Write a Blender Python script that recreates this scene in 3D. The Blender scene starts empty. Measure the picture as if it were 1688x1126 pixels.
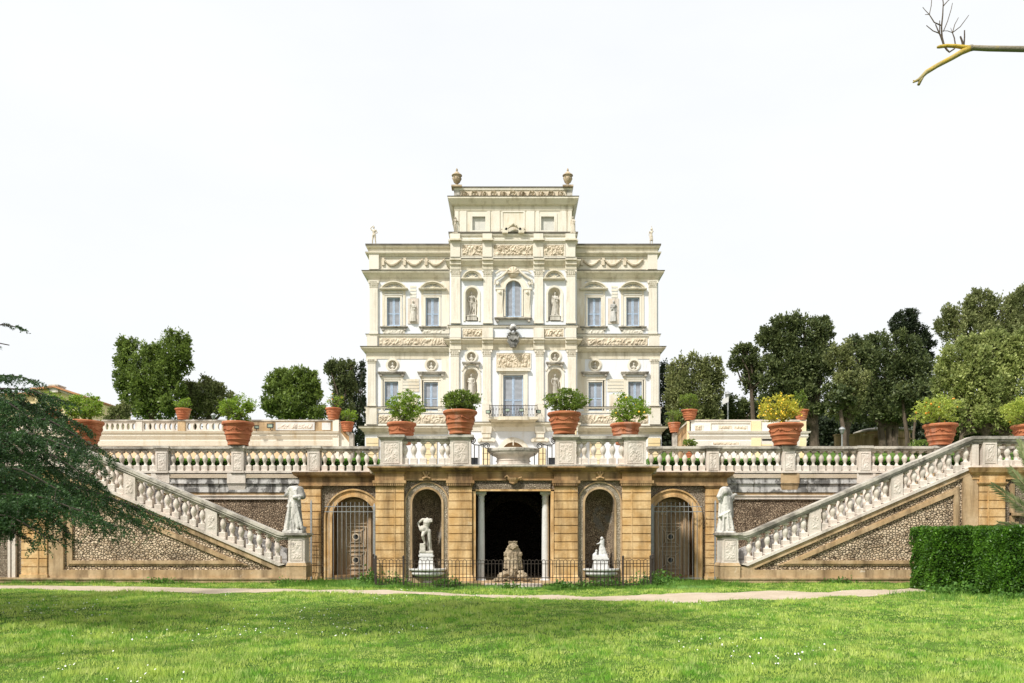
import bpy, math, random
import numpy as np
from mathutils import Vector, Matrix, Euler, geometry
R = math.radians
S = bpy.context.scene
COL = S.collection
# ---------------------------------------------------------------- camera, sky, sun, exposure
CX, HY, F, EH = 846.0, 886.0, 1313.0, 1.65       # principal column, horizon row, focal length in photo pixels, eye height
cam = bpy.data.cameras.new('camera'); camo = bpy.data.objects.new('camera', cam); COL.objects.link(camo)
camo.location = (0, 0, EH); camo.rotation_euler = (R(90), 0, 0)
cam.sensor_width = 36; cam.lens = F / 1688 * 36
cam.shift_x = (844 - CX) / 1688; cam.shift_y = (HY - 563) / 1688
cam.clip_start = 0.1; cam.clip_end = 3000
S.camera = camo
SUN_DIR = Vector((-0.46, -0.48, 0.75)).normalized()      # towards the sun: behind and left of the camera
sun = bpy.data.lights.new('sun', 'SUN'); sun.energy = 3.6; sun.angle = R(5); sun.color = (1, .955, .89)
suno = bpy.data.objects.new('sun', sun); COL.objects.link(suno)
suno.rotation_euler = SUN_DIR.to_track_quat('Z', 'Y').to_euler(); suno.location = (-30, -30, 40)
W = bpy.data.worlds.new('World'); S.world = W; W.use_nodes = True
nt = W.node_tree; bg = nt.nodes['Background']
sky = nt.nodes.new('ShaderNodeTexSky'); sky.sky_type = 'NISHITA'; sky.sun_disc = False
sky.sun_elevation = math.asin(SUN_DIR.z); sky.sun_rotation = math.atan2(SUN_DIR.x, SUN_DIR.y)
sky.air_density = 1.0; sky.dust_density = 3.0; sky.ozone_density = 1.0
tc = nt.nodes.new('ShaderNodeTexCoord')
nz = nt.nodes.new('ShaderNodeTexNoise'); nz.inputs['Scale'].default_value = 1.6; nz.inputs['Detail'].default_value = 5
nz.inputs['Roughness'].default_value = .55
mp = nt.nodes.new('ShaderNodeMapping'); mp.inputs['Scale'].default_value = (1, 1, 2.6)
rmp = nt.nodes.new('ShaderNodeMapRange'); rmp.inputs[1].default_value = .30; rmp.inputs[2].default_value = .62
rmp.inputs[3].default_value = .90; rmp.inputs[4].default_value = 1.0
mx = nt.nodes.new('ShaderNodeMix'); mx.data_type = 'RGBA'; mx.inputs['B'].default_value = (4.90, 5.0, 5.08, 1)
L = nt.links.new
L(tc.outputs['Generated'], mp.inputs['Vector']); L(mp.outputs[0], nz.inputs['Vector']); L(nz.outputs['Fac'], rmp.inputs['Value'])
L(rmp.outputs[0], mx.inputs['Factor']); L(sky.outputs[0], mx.inputs['A']); L(mx.outputs['Result'], bg.inputs['Color'])
bg.inputs['Strength'].default_value = .13
S.view_settings.view_transform = 'Standard'; S.view_settings.look = 'None'
S.view_settings.exposure = 0.64; S.view_settings.gamma = 1
S.render.engine = 'CYCLES'
S.cycles.max_bounces = 6; S.cycles.diffuse_bounces = 3; S.cycles.transparent_max_bounces = 6
S.cycles.use_denoising = True

# ---------------------------------------------------------------- mesh helpers
def X(px, Y): return (px - CX) * Y / F
def Z(py, Y): return EH + (HY - py) * Y / F
def M(px): return 2 * CX - px
WL = {}
class MB:
    def __init__(s): s.v = []; s.f = []; s.mi = []; s.m = 0
    def add(s, vs, fs):
        n = len(s.v); s.v += [tuple(p) for p in vs]
        for f in fs: s.f.append([i + n for i in f]); s.mi.append(s.m)
        return s
    def merge(s, o, mat=None):
        vs = o.v if mat is None else [tuple(mat @ Vector(p)) for p in o.v]
        return s.add(vs, o.f)
    def box(s, x0, x1, y0, y1, z0, z1):
        if x0 > x1: x0, x1 = x1, x0
        return s.add([(x0,y0,z0),(x1,y0,z0),(x1,y1,z0),(x0,y1,z0),(x0,y0,z1),(x1,y0,z1),(x1,y1,z1),(x0,y1,z1)],
              [(0,3,2,1),(4,5,6,7),(0,1,5,4),(1,2,6,5),(2,3,7,6),(3,0,4,7)])
    def frus(s, x0, x1, y0, y1, z0, z1, pb, pt, back=0):
        "box whose bottom and top stick out by pb and pt at front and sides"
        if x0 > x1: x0, x1 = x1, x0
        return s.add([(x0-pb,y0-pb,z0),(x1+pb,y0-pb,z0),(x1+pb,y1+pb*back,z0),(x0-pb,y1+pb*back,z0),(x0-pt,y0-pt,z1),(x1+pt,y0-pt,z1),(x1+pt,y1+pt*back,z1),(x0-pt,y1+pt*back,z1)],
              [(0,3,2,1),(4,5,6,7),(0,1,5,4),(1,2,6,5),(2,3,7,6),(3,0,4,7)])
    def prism(s, poly, y0, y1):
        "polygon of (x,z) extruded from y0 to y1"
        n = len(poly); vs = [(x, y0, z) for x, z in poly] + [(x, y1, z) for x, z in poly]
        fs = [tuple(range(n)), tuple(range(2*n-1, n-1, -1))] + [(i, n+i, n+(i+1) % n, (i+1) % n) for i in range(n)]
        return s.add(vs, fs)
    def lathe(s, prof, c=(0,0,0), seg=16, sx=1, sy=1, cap=True, a0=0):
        n = len(prof); vs = []
        for r, z in prof:
            for k in range(seg):
                a = a0 + 2*math.pi*k/seg; vs.append((c[0]+r*sx*math.cos(a), c[1]+r*sy*math.sin(a), c[2]+z))
        fs = []
        for i in range(n-1):
            for k in range(seg):
                k2 = (k+1) % seg; fs.append((i*seg+k, i*seg+k2, (i+1)*seg+k2, (i+1)*seg+k))
        if cap: fs.append(tuple(range(seg-1, -1, -1))); fs.append(tuple((n-1)*seg+k for k in range(seg)))
        return s.add(vs, fs)
    def tube(s, pts, r0, r1=None, seg=6):
        r1 = r0 if (r1 is None or isinstance(r1, (list, tuple))) else r1; pts = [Vector(p) for p in pts]; n = len(pts); vs = []; up = Vector((.13,.31,.94))
        for i, p in enumerate(pts):
            d = (pts[min(i+1,n-1)] - pts[max(i-1,0)]).normalized(); a = d.cross(up)
            if a.length < .05: a = d.cross(Vector((1,0,0)))
            a.normalize(); b = d.cross(a); r = r0[i] if isinstance(r0, (list, tuple)) else r0 + (r1-r0)*i/max(n-1,1)
            for k in range(seg):
                t = 2*math.pi*k/seg; vs.append(p + a*(r*math.cos(t)) + b*(r*math.sin(t)))
        fs = [(i*seg+k, i*seg+(k+1)%seg, (i+1)*seg+(k+1)%seg, (i+1)*seg+k) for i in range(n-1) for k in range(seg)]
        fs += [tuple(range(seg-1,-1,-1)), tuple((n-1)*seg+k for k in range(seg))]
        return s.add(vs, fs)
    def arch(s, cx, cz, r0, r1, y0, y1, a0=0, a1=180, n=20, ez=1):
        "band between radii r0 and r1 (x,z plane), a from +x axis counter-clockwise"
        poly = [(cx+r1*math.cos(R(a0+(a1-a0)*i/n)), cz+ez*r1*math.sin(R(a0+(a1-a0)*i/n))) for i in range(n+1)]
        inn = [(cx+r0*math.cos(R(a0+(a1-a0)*i/n)), cz+ez*r0*math.sin(R(a0+(a1-a0)*i/n))) for i in range(n+1)]
        vs = [(x,y0,z) for x,z in poly]+[(x,y0,z) for x,z in inn]+[(x,y1,z) for x,z in poly]+[(x,y1,z) for x,z in inn]
        m = n+1; fs = []
        for i in range(n):
            fs += [(i, i+1, m+i+1, m+i), (2*m+i, 3*m+i, 3*m+i+1, 2*m+i+1), (i, 2*m+i, 2*m+i+1, i+1), (m+i, m+i+1, 3*m+i+1, 3*m+i)]
        fs += [(0, m, 3*m, 2*m), (n, 2*m+n, 3*m+n, m+n)]
        return s.add(vs, fs)
    def holed(s, outer, holes, y):
        "flat front face (x,z) with holes"
        rings = [outer] + holes
        tri = geometry.tessellate_polygon([[Vector((x, z, 0)) for x, z in r] for r in rings])
        flat = [(x, y, z) for r in rings for x, z in r]
        return s.add(flat, [tuple(t) for t in tri])
    def reveal(s, ring, y0, y1):
        n = len(ring)
        return s.add([(x,y0,z) for x,z in ring]+[(x,y1,z) for x,z in ring], [(i,(i+1)%n,n+(i+1)%n,n+i) for i in range(n)])
    def niche(s, ring, cx, zs, y, depth, n=7, full=False):
        "half-round niche behind the outline ring (spring height zs); full: hollow in z below zs too"
        m = len(ring); vs = []
        for j in range(n+1):
            a = math.pi/2*j/n; c = math.cos(a); d = depth*math.sin(a)
            for x, z in ring: vs.append((cx+(x-cx)*c, y+d, zs+(z-zs)*c if (z > zs or full) else z))
        return s.add(vs, [(j*m+i, j*m+(i+1)%m, (j+1)*m+(i+1)%m, (j+1)*m+i) for j in range(n) for i in range(m)])
    def relief(s, x0, x1, z0, z1, y, cell, amp, seed=0, kind='figures', rot=False):
        "carved panel: a height field standing off plane y"
        if x0 > x1: x0, x1 = x1, x0
        rg = np.random.default_rng(seed); nx = max(4, int((x1-x0)/cell)); nz_ = max(4, int((z1-z0)/cell))
        gx = np.linspace(x0, x1, nx); gz = np.linspace(z0, z1, nz_); A, B = np.meshgrid(gx, gz); h = np.zeros_like(A)
        w, hh = x1-x0, z1-z0
        if kind == 'figures':
            k = int(max(12, w*hh/(cell*cell)/7))
            for _ in range(k):
                cx_, cz_ = rg.uniform(x0, x1), rg.uniform(z0, z1); a = rg.normal(math.pi/2, .8); ln, wd = cell*rg.uniform(1.2, 3.2), cell*rg.uniform(.6, 1.0)
                u = (A-cx_)*math.cos(a)+(B-cz_)*math.sin(a); v = -(A-cx_)*math.sin(a)+(B-cz_)*math.cos(a)
                h = np.maximum(h, rg.uniform(.5, 1)*np.exp(-(u/ln)**2-(v/wd)**2))
        if kind == 'scroll':
            k = max(1, round(w/hh*.82)); p = w/k
            for i in range(k):
                cx_ = x0+p*(i+.5); dx, dz = A-cx_, (B-(z0+z1)/2)*(1 if i % 2 else -1); rr = np.hypot(dx, dz)/(hh*.5); th = np.arctan2(dz, dx)
                h = np.maximum(h, np.where(rr < 1.0, np.clip(np.cos(3.2*math.pi*rr-th), 0, 1), 0)*1.0)
                h = np.maximum(h, np.exp(-(rr/.2)**2))
        e = np.minimum(np.minimum(A-x0, x1-A)/(cell*2), np.minimum(B-z0, z1-B)/(cell*2)); h *= np.clip(e, 0, 1)
        vs = [(A[i,j], y-amp*h[i,j], B[i,j]) for i in range(nz_) for j in range(nx)]
        fs = [(i*nx+j, i*nx+j+1, (i+1)*nx+j+1, (i+1)*nx+j) for i in range(nz_-1) for j in range(nx-1)]
        return s.add(vs, fs)
    def build(s, name, mats, parent=None, smooth=False, origin=None, loc=None, auto=None):
        me = bpy.data.meshes.new(name)
        if parent is not None: o3 = WL[parent.name]
        elif origin is not None: o3 = Vector(origin)
        else:
            a = np.array(s.v); o3 = Vector(((a[:,0].min()+a[:,0].max())/2, (a[:,1].min()+a[:,1].max())/2, a[:,2].min()))
        me.from_pydata([(x-o3.x, y-o3.y, z-o3.z) for x, y, z in s.v], [], s.f)
        if not isinstance(mats, (list, tuple)): mats = [mats]
        for m in mats: me.materials.append(m)
        if len(mats) > 1: me.polygons.foreach_set('material_index', s.mi)
        if smooth: me.shade_smooth()
        if auto: me.shade_smooth(); me.set_sharp_from_angle(angle=R(auto))
        o = bpy.data.objects.new(name, me); COL.objects.link(o)
        if parent is not None: o.parent = parent; WL[o.name] = o3
        else: o.location = o3; WL[o.name] = o3.copy()
        return o
def quads_obj(name, V, n, mat, parent=None, origin=(0,0,0), corner=4, smooth=False):
    "fast mesh: V (n*corner,3)"
    o3 = np.array(WL[parent.name]) if parent is not None else np.array(origin, float)
    V = (V - o3).astype(np.float32); me = bpy.data.meshes.new(name); N = len(V); k = N//corner
    me.vertices.add(N); me.vertices.foreach_set('co', V.ravel())
    me.loops.add(N); me.loops.foreach_set('vertex_index', np.arange(N, dtype=np.int32))
    me.polygons.add(k); me.polygons.foreach_set('loop_start', np.arange(0, N, corner, dtype=np.int32)); me.polygons.foreach_set('loop_total', np.full(k, corner, dtype=np.int32))
    me.update(calc_edges=True); me.materials.append(mat)
    o = bpy.data.objects.new(name, me); COL.objects.link(o)
    if parent is not None: o.parent = parent
    else: o.location = Vector(origin)
    WL[o.name] = Vector(o3)
    return o
def tag(o, label=None, cat=None, group=None, kind=None):
    if label: o['label'] = label
    if cat: o['category'] = cat
    if group: o['group'] = group
    if kind: o['kind'] = kind
    return o
def thing(name, loc, label, cat, group=None, rz=0):
    o = bpy.data.objects.new(name, None); COL.objects.link(o); o.location = loc; o.rotation_euler.z = rz; WL[o.name] = Vector(loc)
    o.empty_display_size = .2
    return tag(o, label, cat, group)
def copy_tree(o, loc=None, label=None, rz=None, scale=None, parent=None):
    c = o.copy(); COL.objects.link(c)
    if parent is not None: c.parent = parent
    if loc is not None: c.location = loc; WL[c.name] = Vector(loc)
    if rz is not None: c.rotation_euler.z = rz
    if scale is not None: c.scale = scale if hasattr(scale, '__len__') else (scale,)*3
    if label: c['label'] = label
    for ch in [x for x in list(o.children)]: copy_tree(ch, parent=c)
    return c

# ---------------------------------------------------------------- materials
def newmat(name, rough=.85, spec=.25):
    m = bpy.data.materials.new(name); m.use_nodes = True; b = m.node_tree.nodes['Principled BSDF']
    b.inputs['Roughness'].default_value = rough; b.inputs['Specular IOR Level'].default_value = spec
    return m, m.node_tree, b
def N(t, kind, **kw):
    n = t.nodes.new('ShaderNode'+kind)
    for k, v in kw.items():
        if k.startswith('i_'): n.inputs[k[2:]].default_value = v
        else: setattr(n, k, v)
    return n
def mixc(t, fac, a, b, blend='MIX'):
    n = t.nodes.new('ShaderNodeMix'); n.data_type = 'RGBA'; n.blend_type = blend
    for k, v in (('Factor', fac), ('A', a), ('B', b)):
        if hasattr(v, 'links') or hasattr(v, 'is_linked'): t.links.new(v, n.inputs[k])
        elif k == 'Factor': n.inputs[k].default_value = v
        else: n.inputs[k].default_value = (*v, 1)
    return n.outputs['Result']
def ramp(t, src, lo, hi, a=0., b=1.):
    n = N(t, 'MapRange'); n.inputs[1].default_value = lo; n.inputs[2].default_value = hi; n.inputs[3].default_value = a; n.inputs[4].default_value = b
    t.links.new(src, n.inputs[0]); return n.outputs[0]
def wpos(t, scale=(1,1,1)):
    g = N(t, 'NewGeometry'); m = N(t, 'Mapping'); m.inputs['Scale'].default_value = scale
    t.links.new(g.outputs['Position'], m.inputs['Vector']); return m.outputs[0]
def noise(t, vec, scale, detail=4, rough=.55):
    n = N(t, 'TexNoise', i_Scale=scale, i_Detail=detail, i_Roughness=rough); t.links.new(vec, n.inputs['Vector']); return n.outputs['Fac']
def bump(t, b, h, dist=.02, strength=.6):
    n = N(t, 'Bump', i_Strength=strength, i_Distance=dist); t.links.new(h, n.inputs['Height']); t.links.new(n.outputs[0], b.inputs['Normal'])
def stone(name, c1, c2, dirt, dlo=.55, dhi=.75, damt=.7, scale=.5, streak=True, patch=None, plo=.55, phi=.6, fine=14, bd=.012, courses=None):
    m, t, b = newmat(name)
    p = wpos(t); n1 = noise(t, p, scale, 5); c = mixc(t, ramp(t, n1, .35, .65), c1, c2)
    nf = noise(t, p, fine, 5, .7)
    ps = wpos(t, (1.6, 1.6, .22)) if streak else p
    n2 = noise(t, ps, 1.3, 6, .65); c = mixc(t, ramp(t, n2, dlo, dhi, 0, damt), c, dirt)
    c = mixc(t, ramp(t, nf, .3, .75, .0, .28), c, tuple(x*.45 for x in c1))
    if patch:
        n3 = noise(t, p, 1.7, 8, .72); c = mixc(t, ramp(t, n3, plo, phi, 0, .85), c, patch)
    if courses:
        br = N(t, 'TexBrick', i_Scale=1.0); br.inputs['Color1'].default_value = (1,1,1,1); br.inputs['Color2'].default_value = (.82,.82,.82,1); br.inputs['Mortar'].default_value = (.45,.42,.38,1)
        br.inputs['Brick Width'].default_value = courses[0]; br.inputs['Row Height'].default_value = courses[1]; br.inputs['Mortar Size'].default_value = courses[2]
        sp = N(t, 'SeparateXYZ'); cb = N(t, 'CombineXYZ'); t.links.new(p, sp.inputs[0]); t.links.new(sp.outputs[0], cb.inputs[0]); t.links.new(sp.outputs[2], cb.inputs[1])
        t.links.new(cb.outputs[0], br.inputs['Vector']); c = mixc(t, 1.0, c, br.outputs['Color'], 'MULTIPLY')
    t.links.new(c, b.inputs['Base Color']); bump(t, b, nf, bd*1.4, .8)
    return m
def pebble(name, c1, c2, mortar, scale, rnd=1.0, big=None):
    m, t, b = newmat(name, .8)
    p = wpos(t, (1, 1, 1.25)); v = N(t, 'TexVoronoi', i_Scale=scale, i_Randomness=rnd); t.links.new(p, v.inputs['Vector'])
    ve = N(t, 'TexVoronoi', feature='DISTANCE_TO_EDGE', i_Scale=scale, i_Randomness=rnd); t.links.new(p, ve.inputs['Vector'])
    sp = N(t, 'SeparateColor'); t.links.new(v.outputs['Color'], sp.inputs[0])
    c = mixc(t, sp.outputs[0], c1, c2); c = mixc(t, ramp(t, ve.outputs['Distance'], .03, .13), mortar, c)
    n1 = noise(t, wpos(t), 1.1, 5, .7); c = mixc(t, ramp(t, n1, .5, .68, 0, .6), c, mortar)
    if big: n3 = noise(t, wpos(t), .8, 6, .7); c = mixc(t, ramp(t, n3, .56, .6, 0, .8), c, big)
    t.links.new(c, b.inputs['Base Color']); bump(t, b, ramp(t, ve.outputs['Distance'], 0, .22), .03, .9)
    return m
def plain(name, col, rough=.6, metal=0, var=.25, scale=8, spec=.3):
    m, t, b = newmat(name, rough, spec); b.inputs['Metallic'].default_value = metal
    n = noise(t, wpos(t), scale, 4); t.links.new(mixc(t, ramp(t, n, .3, .7), tuple(x*(1-var) for x in col), tuple(min(1, x*(1+var*.5)) for x in col)), b.inputs['Base Color'])
    return m
def leafmat(name, c1, c2, dark=None, trans=.25, scale=1.0, rough=.55):
    m, t, b = newmat(name, rough, .3)
    g = N(t, 'NewGeometry'); n = noise(t, wpos(t), scale, 3)
    c = mixc(t, g.outputs['Random Per Island'], c1, c2); c = mixc(t, ramp(t, n, .4, .62, 0, .6), c, dark or tuple(x*.6 for x in c1))
    t.links.new(c, b.inputs['Base Color'])
    tr = N(t, 'BsdfTranslucent'); t.links.new(mixc(t, .5, c, tuple(min(1, x*1.6) for x in c2)), tr.inputs['Color'])
    ms = N(t, 'MixShader'); ms.inputs[0].default_value = trans; out = t.nodes['Material Output']
    t.links.new(b.outputs[0], ms.inputs[1]); t.links.new(tr.outputs[0], ms.inputs[2]); t.links.new(ms.outputs[0], out.inputs['Surface'])
    return m
m_cream = stone('cream_stone', (.70,.645,.53), (.74,.70,.61), (.50,.37,.20), .50, .74, .7, .35)
m_cream2 = stone('pale_travertine', (.70,.65,.55), (.75,.71,.62), (.42,.33,.22), .54, .76, .65, .6, fine=9)
m_corn = stone('cornice_stone', (.66,.60,.47), (.72,.67,.56), (.32,.27,.18), .50, .72, .7, .5)
m_stucco = stone('blue_white_stucco', (.71,.735,.775), (.75,.765,.785), (.60,.55,.46), .56, .78, .6, .3, bd=.004)
m_lichen = stone('lichen_capping', (.10,.09,.075), (.17,.15,.12), (.30,.27,.22), .5, .7, .6, 1.5, streak=False)
m_relief = stone('carved_relief', (.62,.53,.40), (.69,.61,.48), (.26,.19,.11), .47, .70, .7, 2., streak=False, fine=20)
m_marble = stone('statue_marble', (.52,.49,.42), (.60,.57,.51), (.16,.14,.11), .48, .66, .8, 1.5, fine=18)
m_white = stone('white_marble', (.58,.575,.56), (.66,.65,.63), (.30,.28,.25), .54, .74, .65, 1.5, fine=18)
m_urn = stone('urn_stone', (.42,.33,.22), (.54,.44,.31), (.15,.11,.07), .45, .65, .8, 3, streak=False, fine=14)
m_balus = stone('weathered_white_stone', (.66,.61,.54), (.64,.55,.47), (.26,.23,.19), .50, .70, .75, 1.2, patch=(.22,.20,.18), plo=.62, phi=.70)
m_rail = stone('grey_rail_stone', (.50,.47,.41), (.58,.53,.45), (.12,.105,.09), .42, .62, .85, 1.0, streak=False, patch=(.12,.11,.095), plo=.52, phi=.64)
m_grey = stone('black_crusted_stone', (.66,.64,.61), (.40,.39,.38), (.06,.055,.05), .50, .60, .9, 1.2, patch=(.09,.085,.08), plo=.50, phi=.56, courses=(2.1,.8,.02))
m_ochre = stone('ochre_travertine', (.55,.33,.13), (.71,.50,.265), (.17,.095,.04), .47, .68, .85, 2.2, fine=11, patch=(.62,.52,.38), plo=.60, phi=.72)
m_tan = stone('tan_travertine', (.42,.285,.15), (.54,.40,.245), (.13,.085,.045), .45, .66, .88, 1.6, fine=9, patch=(.68,.64,.56), plo=.64, phi=.72)
m_browc = stone('brown_cornice_stone', (.35,.20,.085), (.50,.34,.175), (.075,.045,.025), .42, .64, .85, .9, fine=9)
m_peach = stone('peach_plaster', (.72,.50,.30), (.74,.56,.38), (.45,.32,.2), .55, .8, .5, .6, bd=.004)
m_yell = stone('yellow_plaster', (.76,.60,.34), (.78,.66,.44), (.5,.38,.22), .55, .8, .5, .6, bd=.004)
m_pebL = pebble('pale_pebble_mosaic', (.66,.53,.38), (.42,.31,.20), (.035,.022,.012), 9.5)
m_pebD = pebble('brown_pebble_mosaic', (.42,.32,.22), (.20,.14,.09), (.045,.03,.018), 13)
m_pebG = pebble('grey_pebble_band', (.44,.37,.28), (.28,.22,.16), (.10,.075,.05), 17)
m_pebN = pebble('niche_pebble_lining', (.50,.39,.27), (.28,.21,.14), (.06,.042,.026), 13, big=(.26,.24,.21))
m_band = pebble('pale_pebble_band', (.60,.53,.42), (.42,.36,.27), (.20,.16,.11), 19)
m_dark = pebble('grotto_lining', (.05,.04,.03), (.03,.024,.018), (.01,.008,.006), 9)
m_terra = stone('terracotta', (.35,.11,.048), (.48,.19,.09), (.50,.35,.27), .54, .70, .55, 3.0, fine=12, bd=.006)
m_terra.node_tree.nodes['Principled BSDF'].inputs['Roughness'].default_value = .75
m_blue = plain('light_blue_paint', (.40,.50,.64), .5)
m_blind = stone('blind_panel_plaster', (.58,.57,.53), (.66,.64,.58), (.42,.38,.32), .5, .7, .6, 1.2)
m_slat = plain('grey_slat_paint', (.35,.37,.41), .6, var=.12, scale=3)
m_iron = plain('rusty_iron', (.055,.042,.034), .7, .2, .4, 20)
m_greyiron = plain('grey_iron', (.30,.31,.31), .6, .3, .3, 12)
m_black = plain('black_metal', (.02,.02,.02), .5)
m_glass = plain('lamp_glass', (.30,.38,.30), .15, var=.5, spec=.6)
m_wood = stone('weathered_door_wood', (.42,.29,.175), (.52,.385,.25), (.05,.035,.02), .45, .7, .7, 2.5, fine=20)
m_woodl = stone('pale_door_moulding', (.56,.45,.32), (.64,.53,.39), (.12,.085,.055), .5, .7, .6, 3, fine=20)
m_bark = stone('bark', (.10,.075,.055), (.16,.125,.09), (.04,.03,.02), .45, .65, .7, 2., fine=10, bd=.03)
m_soil = plain('soil', (.06,.04,.025), .95)
m_gravel = stone('pale_gravel', (.46,.38,.28), (.55,.46,.36), (.42,.34,.24), .45, .7, .6, 1.2, streak=False, fine=30, bd=.02)
m_glassw = plain('window_dark_glass', (.05,.055,.06), .2, spec=.5)
# ---------------------------------------------------------------- ground
def gz(x, y):
    f = np.clip((27.5 - y)/3, 0, 1)
    return f*(.035*np.sin(x*.55+1.3)*np.cos(y*.4) + .02*np.sin(x*1.7+y*1.1) + .012*np.sin(x*3.1-y*2.3))
def snoise(x, y, seed=0, s=1.0):
    "cheap smooth 2-D noise 0..1"
    rg = np.random.default_rng(seed); v = 0
    for k in range(6):
        a = rg.uniform(0, 2*math.pi); fq = s*rg.uniform(.6, 2.4); v = v + np.sin((x*math.cos(a)+y*math.sin(a))*fq + rg.uniform(0, 6.3))
    return .5 + v/7
xs = np.concatenate([[-1500,-500,-150,-60], np.arange(-30, 30.1, .5), [60,150,500,1500]])
ys = np.concatenate([[-500,-100,-20], np.arange(-4, 33.1, .5), [60,150,500,2000]])
A, B = np.meshgrid(xs, ys); Zg = gz(A, B)*(np.abs(A) < 30)
g = MB(); nx = len(xs); g.add(list(zip(A.ravel(), B.ravel(), Zg.ravel())), [(i*nx+j, i*nx+j+1, (i+1)*nx+j+1, (i+1)*nx+j) for i in range(len(ys)-1) for j in range(nx-1)])
m_lawn, t, b = newmat('lawn_soil_and_moss', .95, .1)
p = wpos(t); c = mixc(t, ramp(t, noise(t, p, .5, 5), .4, .6), (.06,.13,.016), (.11,.19,.03)); c = mixc(t, ramp(t, noise(t, p, 12, 5, .7), .45, .7), c, (.02,.04,.008))
t.links.new(c, b.inputs['Base Color']); bump(t, b, noise(t, p, 30, 4, .7), .03, .8)
tag(g.build('lawn', m_lawn, origin=(0,0,0), smooth=True), kind='structure')
# gravel path: near and far edges as (photo column, near row, far row) on level ground
PATH = [(-250,970,963),(0,972,965.5),(150,973.5,966),(300,976,968.5),(450,978,971.5),(560,979.5,973.5),(650,981,976),(760,982,977.5),(850,983.5,980),(910,987,981),(960,990,982),(1050,992.5,981.5),(1150,992.5,979.5),(1250,990.5,977),(1350,987,975),(1430,981,972),(1500,976,969.5),(1600,973,967),(1900,972,966)]
def gy(py): return F*EH/(py-HY)
pth = []
for i in range(len(PATH)-1):
    for k in range(10):
        q = k/10; pth.append([PATH[i][j]*(1-q)+PATH[i+1][j]*q for j in range(3)])
pth.append(list(PATH[-1]))
PN, PF = [], []
rg = np.random.default_rng(5)
for px, n_, f_ in pth:
    yn, yf = gy(n_)+rg.normal(0, .07), gy(f_)+rg.normal(0, .07); PN.append((X(px, yn), yn)); PF.append((X(px, yf), yf))
pnx, pny = np.array([q[0] for q in PN]), np.array([q[1] for q in PN]); pfx, pfy = np.array([q[0] for q in PF]), np.array([q[1] for q in PF])
def on_path(x, y, pad=0.0): return (y > np.interp(x, pnx, pny)+pad) & (y < np.interp(x, pfx, pfy)-pad)
g = MB(); vs = []; K = 6
for (a, b_), (c_, d) in zip(PN, PF):
    for k in range(K+1): u, v = a+(c_-a)*k/K, b_+(d-b_)*k/K; vs.append((u, v, float(gz(u, v))+.006))
g.add(vs, [(i*(K+1)+k, (i+1)*(K+1)+k, (i+1)*(K+1)+k+1, i*(K+1)+k+1) for i in range(len(PN)-1) for k in range(K)])
tag(g.build('gravel_path', m_gravel, origin=(0,24,0)), kind='structure')

def blades(n, x, y, h, w, lean=.45, seed=1):
    rg = np.random.default_rng(seed); a = rg.uniform(0, 2*math.pi, n); V = np.zeros((n, 3, 3))
    z0 = gz(x, y)-.005; dx, dy = np.cos(a)*w/2, np.sin(a)*w/2; la, lr = rg.uniform(0, 2*math.pi, n), rg.uniform(0, lean, n)*h
    V[:,0] = np.stack([x-dx, y-dy, z0], 1); V[:,1] = np.stack([x+dx, y+dy, z0], 1); V[:,2] = np.stack([x+np.cos(la)*lr, y+np.sin(la)*lr, z0+h], 1)
    return V.reshape(-1, 3)
rg = np.random.default_rng(11)
def field(y0, y1, dens, wid):
    area = (y1-y0)*((y0+y1)*.70+3); n = int(area*dens); y = rg.uniform(y0, y1, n*1); x = rg.uniform(-1, 1, n)*(y*.70+1.5)
    cl = snoise(x, y, 3, 1.2)*.35+snoise(x, y, 4, 4.5)*.35+snoise(x, y, 5, 13)*.3
    keep = ~on_path(x, y, .05) & ~((np.abs(x) < 5.2) & (y > 25.9)); x, y, cl = x[keep], y[keep], cl[keep]; n = len(x)
    h = (.022+.20*np.clip(cl-.33, 0, 1)**1.25)*rg.uniform(.5, 1.35, n)
    return blades(n, x, y, h, wid*rg.uniform(.7, 1.4, n), .7, int(y0*10))
Vg = np.concatenate([field(6.8, 9.5, 1500, .012), field(9.5, 13, 1000, .015), field(13, 18, 620, .02), field(18, 23, 420, .026), field(23, 28.7, 380, .026)])
m_grass, t, b = newmat('grass_blades', .6, .25)
p = wpos(t); g_ = N(t, 'NewGeometry'); n1 = noise(t, p, .35, 4, .6); n2 = noise(t, p, 1.5, 4, .65); n3 = noise(t, p, 5, 3, .6)
c = mixc(t, ramp(t, n2, .40, .58), (.21,.47,.05), (.66,.80,.17)); c = mixc(t, ramp(t, n3, .5, .68, 0, .8), c, (.86,.90,.38)); c = mixc(t, ramp(t, n1, .52, .66, 0, .5), c, (.60,.64,.20))
c = mixc(t, ramp(t, g_.outputs['Random Per Island'], 0, 1, 0, .45), c, (.08,.20,.02)); t.links.new(c, b.inputs['Base Color'])
tr = N(t, 'BsdfTranslucent'); t.links.new(c, tr.inputs['Color']); ms = N(t, 'MixShader'); ms.inputs[0].default_value = .5; t.links.new(b.outputs[0], ms.inputs[1]); t.links.new(tr.outputs[0], ms.inputs[2]); t.links.new(ms.outputs[0], t.nodes['Material Output'].inputs['Surface'])
tag(quads_obj('grass', Vg, 0, m_grass, origin=(0,15,0), corner=3), 'short green lawn grass in front of the garden wall', 'grass', kind='stuff')
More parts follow.
